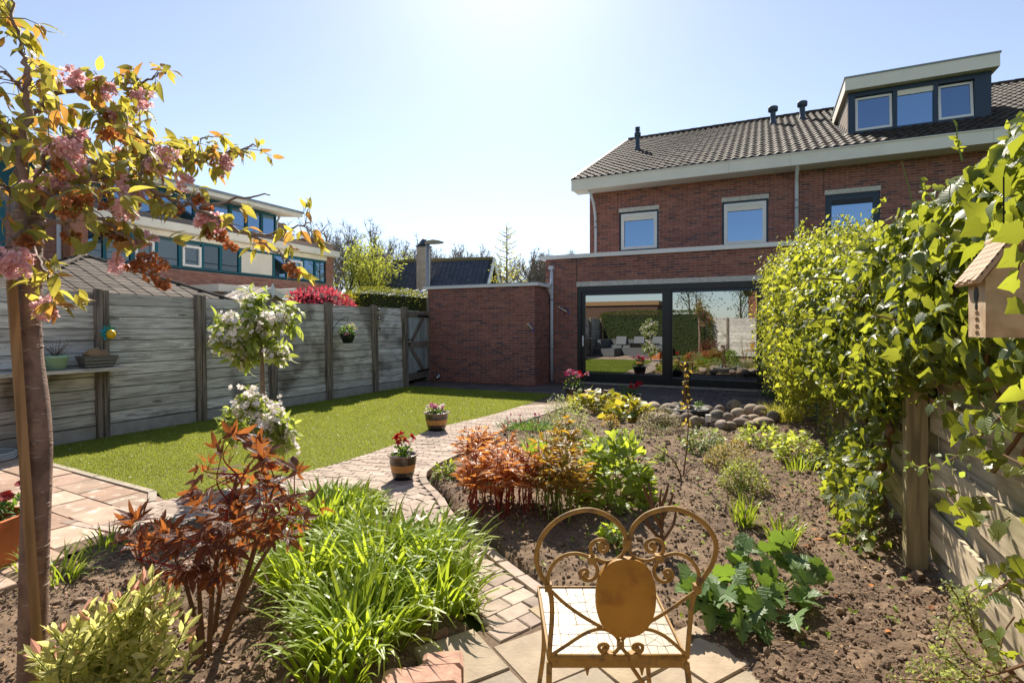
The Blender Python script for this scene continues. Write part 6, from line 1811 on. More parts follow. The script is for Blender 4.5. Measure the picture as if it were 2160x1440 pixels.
# ------------------------------------------------------------------ tree peony
tb = G(425, 1395); tpn = thing('tree_peony', 'tree peony shrub with dark copper red lobed leaves and fat buds', 'shrub', tuple(tb))
b = MB(); Ms = []; tops = []
def tp_at(px, py, Z): return atZ(px, py, Z)
main = [((430,1400),(400,1260),(360,1150),2.2),((440,1395),(450,1230),(480,1080),2.25),((470,1360),(520,1220),(560,1080),2.35),((420,1400),(360,1250),(290,1180),2.1),((470,1350),(540,1200),(620,1080),2.3),((445,1390),(470,1200),(500,1000),2.4),((430,1395),(420,1240),(420,1120),2.3),((440,1390),(500,1260),(580,1020),2.5)]
for A_ in main:
    Z = A_[3]; pts = curve([tp_at(x,y,Z+.0*i) for i,(x,y) in enumerate(A_[:3])], 6); b.tube(pts, [.012,.005], 6); tops.append((pts, Z))
b.build('stems', m_wood, tpn)['kind'] = 'stuff'
rb = MB(); tgt = []
for k in range(66):
    while True:
        px, py = U(225,670), U(925,1215)
        # leaf mass outline: dome
        top = np.interp(px, [225,300,380,440,500,560,620,670],[1165,1100,1040,960,925,935,980,1050]); bot = np.interp(px, [225,300,400,520,600,670],[1200,1215,1220,1200,1130,1080])
        if top-5 < py < bot: break
    tgt.append(atZ(px, py, U(2.05,2.6)))
for e_ in tgt:
    dd = [min(np.linalg.norm(p_-e_) for p_ in pts[-5:]) for pts, Z in tops]; pts = tops[int(np.argmin(dd))][0]; s_ = pts[-rng.integers(1,5)]
    stems(rb, s_, e_, .004, .002, .1, 4, 3)
    d0 = N(e_-s_)
    for q in range(rng.integers(4,7)):
        f = N(d0*.5+rng.normal(size=3)*[.9,.9,.45]+[0,0,-.1]); pp = e_+f*.012+rng.normal(size=3)*.012; Ms.append((pp, f))
o = rb.build('leaf_stalks', m_rstem, tpn); o['kind'] = 'stuff'
P_ = np.array([m[0] for m in Ms]); f_ = np.array([m[1] for m in Ms]); n = len(P_)
pieces(tpn, 'leaf', TRIF, frames(P_, f_, N(rng.normal(size=(n,3))*.4+[0,0,.8]-FF*np.where(rng.random(n) < .45, .55, .0)[:,None]), U(.06,.1,n)), m_tpe, 220, 'leaves', True)
for px, py, Z in ((522,935,2.4),(620,975,2.4)):
    c = atZ(px,py,Z); MB().lathe([(0,-.03),(.016,-.02),(.022,.0),(.014,.022),(0,.032)], 10, c).build('flower_bud', m_tpeb, tpn, True)

# ------------------------------------------------------------------ daylilies
for lab, (px, py), rd_, n, L in (('large arching clump of bright green daylily leaves in front', (760,1350), (.2,.2), 240, .4), ('daylily clump at middle of the row beside the brick path', (800,1215), (.26,.22), 300, .4), ('daylily clump at the left under the tree peony', (655,1240), (.2,.22), 220, .38), ('daylily clump at the far end of the row near the lawn', (690,1120), (.32,.26), 320, .34), ('daylily clump closest to the red path bend', (905,1190), (.2,.2), 240, .38), ('low daylily leaves at the front corner by edging block', (700,1415), (.14,.12), 70, .32), ('young daylily shoots at the back beside the path', (735,1080), (.3,.16), 220, .22), ('daylily clump overhanging the slabs', (925,1275), (.16,.16), 150, .34)):
    g = G(px, py); t = thing('daylily_clump', lab, 'plant', tuple(g), 'daylily clumps beside the path')
    o = blades(t, g, rd_, n, L, .02, m_dl, 'leaves', tilt=.55, zf=zbed)

# grass-like sprouts by the patio edge
m_gr = lmat('iris_leaf', ['6a842a','7a9434','5e7824'], 'c8d840', .45)
for lab, (px, py), n, L, r in (('grassy green sprouts beside the cherry trunk', (125,1230), 60, .22, .1), ('tuft of green blades on the bed edge by patio', (225,1160), 46, .2, .12), ('small grass tuft at left of the cherry trunk', (60,1195), 26, .16, .06), ('short green sprouts between patio and path', (330,1125), 26, .12, .1), ('tall grass weed between daylilies and front slabs', (1000,1285), 20, .2, .04)):
    g = G(px, py); t = thing('grass_tuft', lab, 'plant', tuple(g)); blades(t, g, (r, r), n, L, .01, m_gr, 'leaves', tilt=.5, zf=zbed)

# variegated willow
m_sx = lmat('variegated_leaf', ['b4bc5c','c8cc78','d4d490','a4ae50','dcdca4'], 'f8f490', .58, .5); m_sxp = lmat('pink_tip_leaf', ['e0a898','eac0ae','d98f80'], 'ffb8a0', .4, .5)
sxg = G(230, 1500); sx = thing('dappled_willow', 'variegated willow shrub with cream green leaves and pink shoot tips', 'shrub', tuple(sxg))
b = MB(); Ms, Mp = [], []
for k in range(60):
    px, py = U(50,410), 0
    top = np.interp(px, [60,120,200,300,340,400],[1325,1315,1265,1190,1205,1290]); py = top + abs(rng.normal())*55; Z = U(1.7,1.95)
    e_ = atZ(px, py, Z); s_ = sxg + np.array([U(-.1,.1),U(-.1,.1),0]); pts = stems(b, s_, e_, .005, .002, .08, 5, 6)
    d = N(pts[-1]-pts[-3]); nl = 24
    for q in range(nl):
        t = .35+.65*q/nl; i = min(int(t*(len(pts)-1)), len(pts)-1); a = q*2.4; x = N(np.cross(d, [0.3,.2,.9])); y = np.cross(d, x)
        f = N(d*.8 + (x*math.cos(a)+y*math.sin(a))*.8); (Mp if (q > nl-4 and rng.random() < .35) else Ms).append((pts[i]+rng.normal(size=3)*.006, f if q < nl-3 else N(d+f*.25)))
b.build('stems', m_stem, sx)['kind'] = 'stuff'
for MM, m_, np_ in ((Ms, m_sx, 120), (Mp, m_sxp, 40)):
    P_ = np.array([m[0] for m in MM]); f_ = np.array([m[1] for m in MM]); n = len(P_)
    pieces(sx, 'leaf', SALX, frames(P_, f_, N(rng.normal(size=(n,3))*.5+[0,0,.8]), U(.042,.068,n)), m_, np_, 'leaves')

# ------------------------------------------------------------------ right-hand bed
def stalky(nm, lab, px0, px1, py, depth, n, hgt, leafm, stemm, leafT, lsz, per, topfrac=.45, grp=None, nparts=0, bare=.5):
    g = G((px0+px1)/2, py); Z = float(g[:2]@FW); wdt = (px1-px0)/FOC*Z/2
    t = thing(nm, lab, 'plant', tuple(g), grp); b = MB(); Ms = []
    for k in range(n):
        a, r = U(0,6.28), math.sqrt(U(0,1)); base = g + np.r_[RT,0]*math.cos(a)*r*wdt + np.r_[FW,0]*(math.sin(a)*r*depth+depth*.6)
        base[2] = zbed(base[0], base[1]); h = hgt*U(.72,1.08); e_ = base + np.array([U(-.05,.05),U(-.05,.05),h])
        pts = stems(b, base, e_, .006, .003, .04, 5, 4)
        for q in range(per):
            tt = bare + (1-bare)*(q+1)/per; i = min(int(tt*(len(pts)-1)), len(pts)-1); ang = q*2.4+U(0,1); o_ = np.array([math.cos(ang), math.sin(ang), U(.25,.7)])
            l = lsz*(1.5-tt*.6)
            for w_ in (-.75, -.25, .3, .8):   # leaflets of a divided leaf
                f = N(o_ + np.array([-math.sin(ang), math.cos(ang), 0])*w_ + rng.normal(size=3)*.2)
                Ms.append((pts[i]+o_*l*U(.25,.55), f, l*U(.75,1.15)))
    b.build('stems', stemm, t)['kind'] = 'stuff'
    P_ = np.array([m[0] for m in Ms]); f_ = np.array([m[1] for m in Ms]); k = len(P_)
    pieces(t, 'leaf', leafT, frames(P_, f_, N(rng.normal(size=(k,3))*.45+[0,0,.9]), np.array([m[2] for m in Ms])), leafm, nparts, 'leaves')
    return t
m_pr = lmat('peony_red_leaf', ['a8703a','b87c40','9c5c34','c0863f','a87a3a'], 'ffaa48', .5, .4); m_po = lmat('peony_gold_leaf', ['8a7a28','96842c','9a6a26','7d7426'], 'e0b030', .5, .4)
stalky('peony_clump', 'copper orange herbaceous peony clump with red stems beside the path', 975, 1130, 1095, .3, 46, .43, m_pr, m_rstem, LEAFN, .095, 7, nparts=80, bare=.5)
stalky('peony_clump', 'copper peony stems at the back left of the orange clump', 960, 1080, 1010, .22, 26, .36, m_pr, m_rstem, LEAFN, .095, 7, nparts=20, bare=.45)
stalky('peony_clump', 'golden green peony clump right of the orange one', 1130, 1235, 1105, .32, 34, .46, m_po, m_stem, LEAFN, .095, 7, nparts=60, bare=.5)
stalky('peony_clump', 'lone tall golden peony stem group before the hydrangea', 1165, 1215, 1010, .12, 7, .52, m_po, m_stem, LEAFN, .1, 8, nparts=20, bare=.4)

def leafy(nm, lab, px, py, wpx, hpx, n, lsz, m, T=LEAFW, nparts=0, cat='plant', grp=None, stemm=None, flat=.9, up=.55, depth=None):
    g = G(px, py); Z = float(g[:2]@FW); rx = wpx/FOC*Z/2; h = hpx/FOC*Z
    g = g + np.r_[FW,0]*rx*.6; g[2] = zbed(g[0], g[1])
    t = thing(nm, lab, cat, tuple(g), grp); b = MB()
    d = N(rng.normal(size=(n,3))*[1,1,.8]+[0,0,.35]); d[:,2] = np.abs(d[:,2]); rr = U(.45,1.0,n)**.6
    pos = g + d*rr[:,None]*np.array([rx,rx,h*.92]); 
    f = N(d*[1,1,.5]+rng.normal(size=(n,3))*.5+[0,0,.1]); nn = N(d*.3+rng.normal(size=(n,3))*.35+[0,0,up*1.6])
    for k in range(min(n, 26)):
        stems(b, g+[U(-.25,.25)*rx,U(-.25,.25)*rx,0], pos[k], .004, .002, .08, 4, 2)
    b.build('stems', stemm or m_stem, t)['kind'] = 'stuff'
    pieces(t, 'leaf', T, frames(pos, f, nn, U(.7,1.2,n)*lsz), m, nparts, 'leaves', True)
    return t
m_hyd = lmat('hydrangea_leaf', ['748f2c','84a036','92ac40','658026'], 'd4e040', .5, .4)
leafy('hydrangea_bush', 'lush bright green hydrangea bush with broad leaves behind the chair', 1305, 1080, 165, 160, 430, .1, m_hyd, LEAFW, 140, 'shrub')
leafy('hydrangea_bush', 'smaller hydrangea shoots at the back of the bright green bush', 1265, 985, 90, 70, 110, .09, m_hyd, LEAFW, 30, 'shrub')
m_ber = lmat('bergenia_leaf', ['7a9a2a','8aa834','a08a2c','b0762c','6d8a26'], 'd8d034', .5, .4)
leafy('bergenia_patch', 'broad orange tinged green bergenia leaves beside the terrace', 1262, 872, 120, 50, 190, .14, m_ber, BERG, 90)
leafy('bergenia_patch', 'bergenia leaves spreading toward the boulders', 1330, 890, 110, 45, 130, .14, m_ber, BERG, 70)
m_fg = lmat('fresh_grass', ['7fa42a','90b434','70962a'], 'd0ec40', .5)
for lab, px, py, w_, n, L, m_ in (('fine bright yellow green grass between the peonies', 1150, 985, 90, 420, .34, m_fg), ('yellow ornamental grass at the right end of the boulders', 1660, 893, 70, 520, .34, lmat('ornamental_grass', ['9aa03a','a8aa48','8a9030','b09a50'], 'e4e060', .5)), ('spiky leaf rosette in bare soil', 1335, 952, 40, 26, .2, m_fg), ('upright green bulb leaves in front of the lobed leaf plant, left tuft', 1575, 1118, 46, 60, .26, m_gr), ('upright green bulb leaves, right tuft beside lobed leaf plant', 1655, 1158, 60, 54, .24, m_gr), ('small upright iris leaves beneath the ivy', 1765, 1018, 14, 16, .25, m_gr), ('green blades among the yellow leaved perennials', 1700, 1005, 60, 40, .2, m_gr)):
    g = G(px, py); Z = float(g[:2]@FW); t = thing('grass_clump', lab, 'plant', tuple(g)); r = w_/FOC*Z/2; blades(t, g+np.r_[FW,0]*r*.5, (r, r*.7), n, L, .0065 if n > 100 else .011, m_, 'leaves', T=(BL1,BL1,BL2), tilt=.3, zf=zbed)
m_lgt = lmat('lavender_green', ['8f9c5a','a0aa6a','7f8f4c'], 'd4da80', .45, .5); m_dkg = lmat('dark_tuft', ['4a6a2a','567830','3f5c24'], '90b840', .4)
for lab, px, py, w_, h_, n, lsz, m_, T, cat in (
 ('silvery green stemmed perennial beside the peonies', 1205, 945, 95, 105, 1100, .036, m_lgt, LEAFS, 'plant'),
 ('silvery leafy stems at the left of the taller perennial', 1180, 900, 70, 75, 500, .034, m_lgt, LEAFS, 'plant'),
 ('small golden bronze shrub before the bergenia', 1290, 905, 38, 32, 200, .032, lmat('gold_shrub', ['b08a2c','a07a28','c09838'], 'f0c040', .5), LEAFS, 'shrub'),
 ('low rounded shrub with tiny cream edged leaves by the boulders', 1400, 915, 105, 58, 1300, .026, lmat('cream_leaf', ['a09068','8a8454','b0a078','7a6a44'], 'd8cc90', .35, .5), LEAFS, 'shrub'),
 ('bright green seedling clump in the bare soil', 1312, 925, 34, 22, 60, .045, m_fg, LEAF, 'plant'),
 ('pale green sprouts beside the seedling clump', 1350, 930, 40, 26, 60, .04, m_apl, LEAF, 'plant'),
 ('leafy pale edged perennial in front of the garden light', 1495, 960, 90, 62, 320, .055, lmat('pale_edge', ['7f8f4a','98a468','687a38'], 'c0cc70', .4), LEAFW, 'plant'),
 ('low bronze flecked shrub in the middle of the bed', 1555, 998, 115, 62, 1200, .03, lmat('bronze_leaf', ['8f8a48','a0945a','807a3c','b07a3c'], 'dcc860', .4), LEAFS, 'shrub'),
 ('small green gold shrub nearest the bulb leaves', 1580, 1045, 105, 72, 1000, .03, lmat('greengold_leaf', ['8a9440','a0a850','747f34'], 'd8dc60', .45), LEAFS, 'shrub'),
 ('yellow green leafy perennials before the right boulders', 1620, 950, 110, 58, 300, .065, lmat('yellow_leaf', ['a4b43a','b4c048','90a432'], 'e4ec58', .5), LEAFW, 'plant'),
 ('yellow green leafy perennials near the right fence', 1700, 985, 100, 70, 300, .065, lmat('yellow_leaf', ['a4b43a','b4c048','90a432'], 'e4ec58', .5), LEAFW, 'plant'),
 ('pale sprouts under the bare rose stems', 1400, 985, 34, 28, 70, .035, m_apl, LEAF, 'plant'),
 ('low green weeds left of the orange peonies', 940, 1015, 60, 34, 120, .05, m_hyd, LEAF, 'plant'),
 ('fresh leafy shoots behind the chair back', 1290, 1160, 60, 40, 60, .05, m_hyd, ANEM, 'plant'),
 ('dry brown stalk patch in the middle of the bed', 1560, 955, 60, 26, 120, .05, lmat('dry_leaf', ['9a6a40','8a5a34','a87a50'], 'd09050', .3), LEAFN, 'plant')):
    leafy('bed_perennial' if cat == 'plant' else 'low_shrub', lab, px, py, w_, h_, n, lsz, m_, T, 0, cat)
g = G(1115, 912); t = thing('thrift_clump', 'dark green grassy thrift clump with magenta pompom flowers by path', 'plant', tuple(g)); Z = float(g[:2]@FW)
blades(t, g+np.r_[FW,0]*.25, (.42,.3), 700, .2, .006, m_dkg, 'leaves', T=(BL1,BL2), tilt=.8, zf=zbed)
fl = MB()
for k in range(16):
    px, py = U(1065,1150), U(872,900); e_ = atZ(px, py, Z+.2); stems(fl, e_*[1,1,0]+[0,0,.05], e_, .002, .002, .05, 3, 2)
    b = MB(); flower(b, e_, .022, 14); b.build('flower', m_magf, t)
fl.build('flower_stalks', m_stem, t)['kind'] = 'stuff'

# Japanese anemone: big lobed leaves
m_an = lmat('anemone_leaf', ['4f7030','5c7f3a','6a8c46','44642a'], 'a4c83c', .35, .5, .4)
an = thing('anemone_plant', 'big lobed grey green leaves of an anemone clump right of the chair', 'plant', tuple(G(1600,1290)))
g0 = G(1590, 1285); b = MB(); Ms = []
for (px, py, Z) in [(1512,1245,2.5),(1500,1290,2.45),(1560,1180,2.75),(1580,1150,2.85),(1620,1165,2.9),(1650,1180,2.85),(1690,1185,2.8),(1560,1215,2.65),(1600,1200,2.7),(1640,1215,2.65),(1690,1215,2.7),(1720,1205,2.75),(1480,1245,2.5),(1530,1265,2.45),(1570,1255,2.5),(1600,1300,2.35),(1640,1260,2.5),(1680,1265,2.55),(1600,1255,2.5),(1545,1300,2.4),(1660,1300,2.4),(1700,1250,2.6),(1560,1320,2.3),(1620,1230,2.6),(1530,1220,2.6),(1455,1240,2.5),(1470,1225,2.55),(1655,1140,2.9),(1575,1170,2.8),(1610,1330,2.35)]:
    e_ = atZ(px, py, Z); stems(b, g0+np.array([U(-.1,.1),U(-.05,.15),0]), e_, .004, .0025, .06, 5, 3)
    for q in range(2):
        f = N(np.array([e_[0]-g0[0], e_[1]-g0[1], 0])*2 + rng.normal(size=3)*.5 - FF*.5 + [0,0,-.15]); Ms.append((e_-f*.04+rng.normal(size=3)*.015, f))
b.build('stems', m_stem, an)['kind'] = 'stuff'
P_ = np.array([m[0] for m in Ms]); f_ = np.array([m[1] for m in Ms]); n = len(P_)
pieces(an, 'leaf', ANEM, frames(P_, f_, N(rng.normal(size=(n,3))*.35+[0,0,1]-FF*.15), U(.085,.14,n)), m_an, 80, 'leaves', True)

# bare rose with one tall leafy shoot, pruned stump
g = G(1440, 1010); Z = float(g[:2]@FW); t = thing('rose_bush', 'pruned rose with one tall thin shoot of yellow leaves before the door', 'shrub', tuple(g))
b = MB(); b.tube(curve([g, atZ(1448,950,Z), atZ(1452,880,Z), atZ(1445,830,Z), atZ(1442,765,Z)], 6), [.008,.003], 6)
b.tube(curve([g, atZ(1415,965,Z-.1), atZ(1358,930,Z+.2)], 5), [.008,.003], 6); b.tube(curve([g, atZ(1420,1010,Z), atZ(1428,1040,Z-.2)], 4), [.008,.004], 5); b.tube(curve([g, atZ(1455,990,Z), atZ(1482,978,Z)], 4), [.006,.003], 5)
b.build('stems', m_wood, t)
yl = []
for py in (770,780,795,803,812,830,845,850,855,858,862,890,895,932):
    for q in range(3): yl.append((atZ(1446+U(-8,8), py, Z), N(rng.normal(size=3)+[0,0,.4])))
P_ = np.array([m[0] for m in yl]); f_ = np.array([m[1] for m in yl])
pieces(t, 'leaf', LEAF, frames(P_, f_, rng.normal(size=(len(P_),3)), U(.03,.05,len(P_))), lmat('rose_shoot_leaf', ['b0942c','a8842a','c0a838'], 'f0d048', .5), 20, 'leaves')
g = G(1392, 1165); Z = float(g[:2]@FW); t = thing('pruned_shrub', 'bare brown pruned shrub stump behind the right chair loop', 'shrub', tuple(g)); b = MB()
for A_ in (((1392,1165),(1396,1110),(1392,1060),(1395,1030)),((1394,1110),(1378,1080),(1372,1040),(1368,1018)),((1394,1100),(1412,1065),(1420,1040)),((1392,1075),(1405,1040),(1410,1018)),((1396,1140),(1370,1110),(1352,1075)),((1396,1140),(1420,1105),(1426,1075)),((1380,1075),(1362,1040),(1358,1020))):
    b.tube(curve([atZ(x,y,Z+U(-.02,.02)) for x,y in A_], 4), [.014,.006], 6)
b.build('stems', m_wood, t)

# ------------------------------------------------------------------ ivy over the right fence
iv = thing('ivy_thicket', 'dense sunlit ivy with lobed leaves smothering the right fence', 'ivy', (.85,5,0))
def ivy_front(Y): return np.interp(Y, [1.0,2.0,3.0,3.7,5,7,9,10.5,11.2], [.68,.67,.64,.58,.42,.22,.14,.14,.3])
def ivy_top(Y): return np.interp(Y, [1.0,2.2,2.9,4.4,6,8,10,11.2], [1.95,2.02,1.98,1.92,2.05,2.5,2.9,2.5])
def ivy_bot(Y): return np.interp(Y, [1.0,2.0,3.0,3.6,3.8,4.6,5.3,6,7,8.2,9,10.5,11.2], [1.4,1.25,1.2,1.1,.75,.8,.8,.75,.6,.55,.3,.1,.2])
def ivy_pts(n, y0, y1, off=0.0):
    Y = U(y0, y1, n); fx, tz, bz_ = ivy_front(Y), ivy_top(Y), ivy_bot(Y); cxx = .95
    th = U(-.35, PI*.62, n)     # from low front round to the top
    rz_ = (tz-bz_)/2; zc = (tz+bz_)/2; rx_ = cxx - fx
    bump = 1+.2*vnoise(Y*1.8, th*2.2+3, 21)+.14*vnoise(Y*4.5, th*5, 22)
    th2 = np.where(U(0,1,n) < .3, U(-1.2,-.3,n), th)
    ct, st_ = np.cos(th2), np.sin(th2); k = .75
    x = cxx - rx_*np.sign(ct)*np.abs(ct)**k*bump; z = zc + rz_*np.sign(st_)*np.abs(st_)**k*bump
    nn = np.stack([-ct/np.maximum(rx_,.2)*.6, np.zeros(n), st_/rz_*.8+.25], 1)
    p = np.stack([x, Y, z], 1) + rng.normal(size=(n,3))*np.where(Y > 8.6, .085, .04)[:,None] - N(nn)*(U(0,1,n)**2*.42)[:,None]
    return p, N(nn)
def ivy_leaves(n, y0, y1, s0, s1, T, m, nparts, nm, pl=iv):
    p, nn = ivy_pts(n, y0, y1)
    f = N(rng.normal(size=(n,3))*.6+np.array([-.25,-.1,-.75])+nn*.25); nm_ = N(nn+rng.normal(size=(n,3))*.45+[0,0,.15])
    M_ = frames(p, f, nm_, U(s0,s1,n)); V_, F_ = T; V_ = np.asarray(V_, float)
    for i, (fo, dr, tw_, sk_) in enumerate(((.0,.0,.0,0.), (.28,.3,.25,.06), (-.25,.55,-.3,-.08))):
        W_ = V_.copy(); W_[:,2] += fo*np.abs(V_[:,0]) - dr*np.clip(V_[:,1],0,None)**2 + tw_*V_[:,0]*V_[:,1]; W_[:,0] += sk_*V_[:,1]**2
        q = np.arange(n) % 3 == i
        pieces(pl, 'leaf', (W_, F_), M_[q], m, nparts//3, nm, True)
ivy_leaves(2300, 1.75, 3.0, .04, .085, IVY, m_ivy, 130, 'leaves')
ivy_leaves(1000, 1.75, 3.6, .035, .07, IVY2, m_ivy, 40, 'leaves')
ivy_leaves(6400, 2.8, 6.2, .036, .08, IVY, m_ivy, 110, 'leaves')
ivy_leaves(4200, 2.8, 6.4, .03, .065, IVY2, m_ivy, 0, 'leaves')
ivy_leaves(9500, 5.8, 9.0, .035, .08, IVY2, m_ivyp, 0, 'leaves')
pv = thing('privet_bush', 'yellow green small leaved bush leaning over the fence near the glazed door', 'shrub', (.6,10,0))
ivy_leaves(17000, 8.6, 11.2, .03, .06, LEAFS, m_ivyp, 0, 'foliage', pv)
ivy_leaves(1500, 8.6, 11.2, .05, .075, LEAFW, m_ivyp, 20, 'foliage', pv)
# dark interior: woody stems and old brown growth
b = MB()
for k in range(150):
    Y = U(2.4,10); a = np.array([U(.75,.95), Y, U(.7,1.5)]); e_ = a + np.array([U(-.22,.1), U(-.4,.4), U(.1,.6)]); stems(b, a, e_, U(.005,.011), .003, .2, 5, 4)
b.build('inner_stems', m_wood, iv)['kind'] = 'stuff'
b = MB()
for (P0) in ([(1760,980),(1790,930),(1840,880),(1850,830)],[(1870,1060),(1852,1000),(1848,930),(1842,880),(1870,850)],[(1868,1010),(1880,930),(1878,860)],[(1872,960),(1882,920),(1898,905)],[(1810,975),(1835,930),(1838,890)]):
    b = MB(); b.tube(curve([onX(x,y,.72)+[U(-.05,.02),0,0] for x,y in P0], 6), [.03,.018], 8); b.build('trunk', m_wood, iv, True)
b = MB()
for k in range(26):
    px, py = U(1660,2080), U(480,760); Z = np.interp(px,[1660,1900,2080],[7.5,3.6,1.75]); e0 = atZ(px,py,Z-.12); pts = curve([e0, e0+np.array([U(-.1,.1),U(-.15,.15),U(-.12,.12)]), e0+np.array([U(-.2,.2),U(-.3,.3),U(-.2,.1)])], 5); b.tube(pts, [.004,.002], 4)
b.build('bare_tendrils', mat('tendril', ['8a6e50','9a8064'], .8), iv)['kind'] = 'stuff'
# brushwood nest next to the birdhouse
# lower skirt of ivy at the post foot
n = 900; Y = U(3.75,5.6,n); z = U(0,.75,n)*np.interp(Y,[3.75,4.6,5.6],[1,.9,.6]); x = .7-U(0,.28,n)*(1-z/.9); p = np.stack([x,Y,z+.02],1)
f = N(rng.normal(size=(n,3))*.6+[-.4,-.2,-.4]); pieces(iv, 'leaf', IVY, frames(p, f, N(rng.normal(size=(n,3))*.4+[-.5,0,.6]), U(.03,.075,n)), m_ivy, 0, 'leaves', True)
n = 260; Y = U(6.4,9.0,n); z = U(.05,.9,n); p = np.stack([.74-U(0,.1,n),Y,z],1)
pieces(iv, 'leaf', IVY2, frames(p, N(rng.normal(size=(n,3))*.6+[-.4,-.2,-.4]), N(rng.normal(size=(n,3))*.4+[-.8,0,.4]), U(.03,.07,n)), m_ivy, 0, 'leaves', True)
# trailing strands in front of the near boards
def strand(P0, n, s, T=IVY, m=m_ivy, X=.74, nparts=20, r=.003):
    b = MB(); pts = curve([onX(x,y,X-.02*i) for i,(x,y) in enumerate(P0)], 6); b.tube(pts, [r,.0015], 5); b.build('strand', m_wood, iv)
    i = rng.integers(0,len(pts),n); p = pts[i]+rng.normal(size=(n,3))*.025
    pieces(iv, 'leaf', T, frames(p, N(rng.normal(size=(n,3))*.6+[-.3,-.3,-.4]), N(rng.normal(size=(n,3))*.4+[-.7,-.2,.5]), U(.7,1.15,n)*s), m, nparts, 'leaves', True)
strand([(2140,840),(2090,900),(2020,960),(1960,985),(1910,975)], 46, .045, LEAFW, lmat('climber_leaf', ['7a9430','8aa43a','6a842a'], 'ccdc50', .5))
strand([(2160,980),(2120,960),(2070,930),(2030,900)], 20, .06)
strand([(1990,1020),(2010,1060),(2050,1090),(2090,1110),(2130,1090)], 20, .06)
strand([(2160,1190),(2110,1210),(2060,1240),(2030,1260)], 16, .055)
strand([(2060,800),(2070,850),(2110,880),(2160,900)], 20, .07)
strand([(1980,790),(2000,850),(2040,880)], 14, .065)
strand([(2140,1300),(2120,1330),(2110,1370)], 10, .05)
# upright sprigs against the sky and wall
b = MB(); Ms = []
for P0, Z in (([(1935,470),(1918,400),(1902,340)],4.2),([(1960,440),(1946,400),(1940,372)],4.0),([(2030,340),(2020,300),(2018,262)],3.4),([(1745,500),(1775,470),(1790,455)],6.4),([(1660,505),(1690,478),(1700,462)],9.0),([(1830,470),(1850,440),(1870,425)],5.4),([(2120,330),(2130,290),(2128,270)],2.8)):
    pts = curve([atZ(x,y,Z) for x,y in P0], 5); b.tube(pts, [.006,.003], 5)
    if P0[0][0] != 1935:
        for q in range(9):
            i = rng.integers(3,len(pts)); Ms.append((pts[i], N(rng.normal(size=3)+[0,0,.6])))
b.build('sprigs', m_stem, iv)['kind'] = 'stuff'
P_ = np.array([m[0] for m in Ms]); f_ = np.array([m[1] for m in Ms]); pieces(iv, 'leaf', LEAFW, frames(P_, f_, rng.normal(size=(len(P_),3)), U(.04,.07,len(P_))), m_ivyp, 0, 'leaves', True)
# loose shoots breaking the outline
b = MB(); MsS = []
for k in range(210):
    p, nn = ivy_pts(1, 2.6, 10.9); p, nn = p[0], nn[0]
    e_ = p + N(nn*.7+rng.normal(size=3)*.5+[0,0,.25])*U(.12,.38 if p[1] > 8 else .3); pts = curve([p, (p+e_)/2+rng.normal(size=3)*.03, e_+[0,0,-.03]], 4); b.tube(pts, [.005,.0025], 4)
    for q in range(8): MsS.append((pts[rng.integers(1,len(pts))], N(rng.normal(size=3)*.7+nn*.4+[0,0,-.2])))
b.build('loose_shoots', m_wood, iv)['kind'] = 'stuff'
P_ = np.array([m[0] for m in MsS]); f_ = np.array([m[1] for m in MsS]); n = len(P_)
pieces(iv, 'leaf', LEAFW, frames(P_, f_, N(rng.normal(size=(n,3))*.6+[0,0,.8]), U(.03,.065,n)), m_ivyp, 0, 'leaves', True)
# dark berries
b = MB()
for (px, py, Z) in ((1800,610,5.4),(1815,590,5.3),(1770,470,6.2),(1690,580,8),(1670,640,8.4),(1660,690,8.6),(1680,520,8.2),(1780,600,5.7)):
    c = atZ(px, py, Z-.3)
    for k in range(26): b.inst(ico(k%4,.05), trs([c+rng.normal(size=3)*.05],0,0,.008))
b.build('berries', mat('black_berry', ['2a2230','3a3040'], .4), iv)['kind'] = 'stuff'
# undergrowth by the door in the shade
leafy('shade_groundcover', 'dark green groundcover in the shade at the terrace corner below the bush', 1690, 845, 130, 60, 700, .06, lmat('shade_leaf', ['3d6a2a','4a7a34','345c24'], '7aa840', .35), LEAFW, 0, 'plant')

# small leaved cotoneaster at the right bottom
ct = thing('cotoneaster_bush', 'small leaved shrub with thin arching twigs at the bottom right corner', 'shrub', tuple(G(2060,1460)))
b = MB(); Ms = []
for P0, Z in (([(2160,1440),(2090,1380),(2040,1300),(2020,1260),(2000,1230)],1.95),([(2160,1460),(2060,1400),(2010,1340),(1990,1310)],2.0),([(2160,1200),(2110,1240),(2060,1270),(2010,1300),(1990,1360)],1.9),([(2120,1480),(2040,1440),(1980,1420),(1930,1400)],2.0),([(2160,1400),(2100,1420),(2040,1430),(1960,1430)],1.85),([(2100,1470),(2010,1400),(1975,1370)],1.95),([(2140,1420),(2060,1330),(2035,1245)],1.9),([(2050,1480),(1990,1440),(1890,1430)],1.95)):
    pts = curve([atZ(x,y,Z) for x,y in P0], 8); b.tube(pts, [.006,.002], 5)
    for q in range(150):
        i = rng.integers(4,len(pts)); Ms.append((pts[i]+rng.normal(size=3)*.018, N(rng.normal(size=3)+[0,0,.3])))
b.build('twigs', m_wood, ct)['kind'] = 'stuff'
P_ = np.array([m[0] for m in Ms]); f_ = np.array([m[1] for m in Ms]); n = len(P_)
pieces(ct, 'leaf', LEAFS, frames(P_, f_, N(rng.normal(size=(n,3))*.6+[0,0,.7]), U(.012,.024,n)), lmat('cotoneaster_leaf', ['7f9040','95a252','b0b46a','6d7f34'], 'd4dc70', .4), 0, 'leaves')

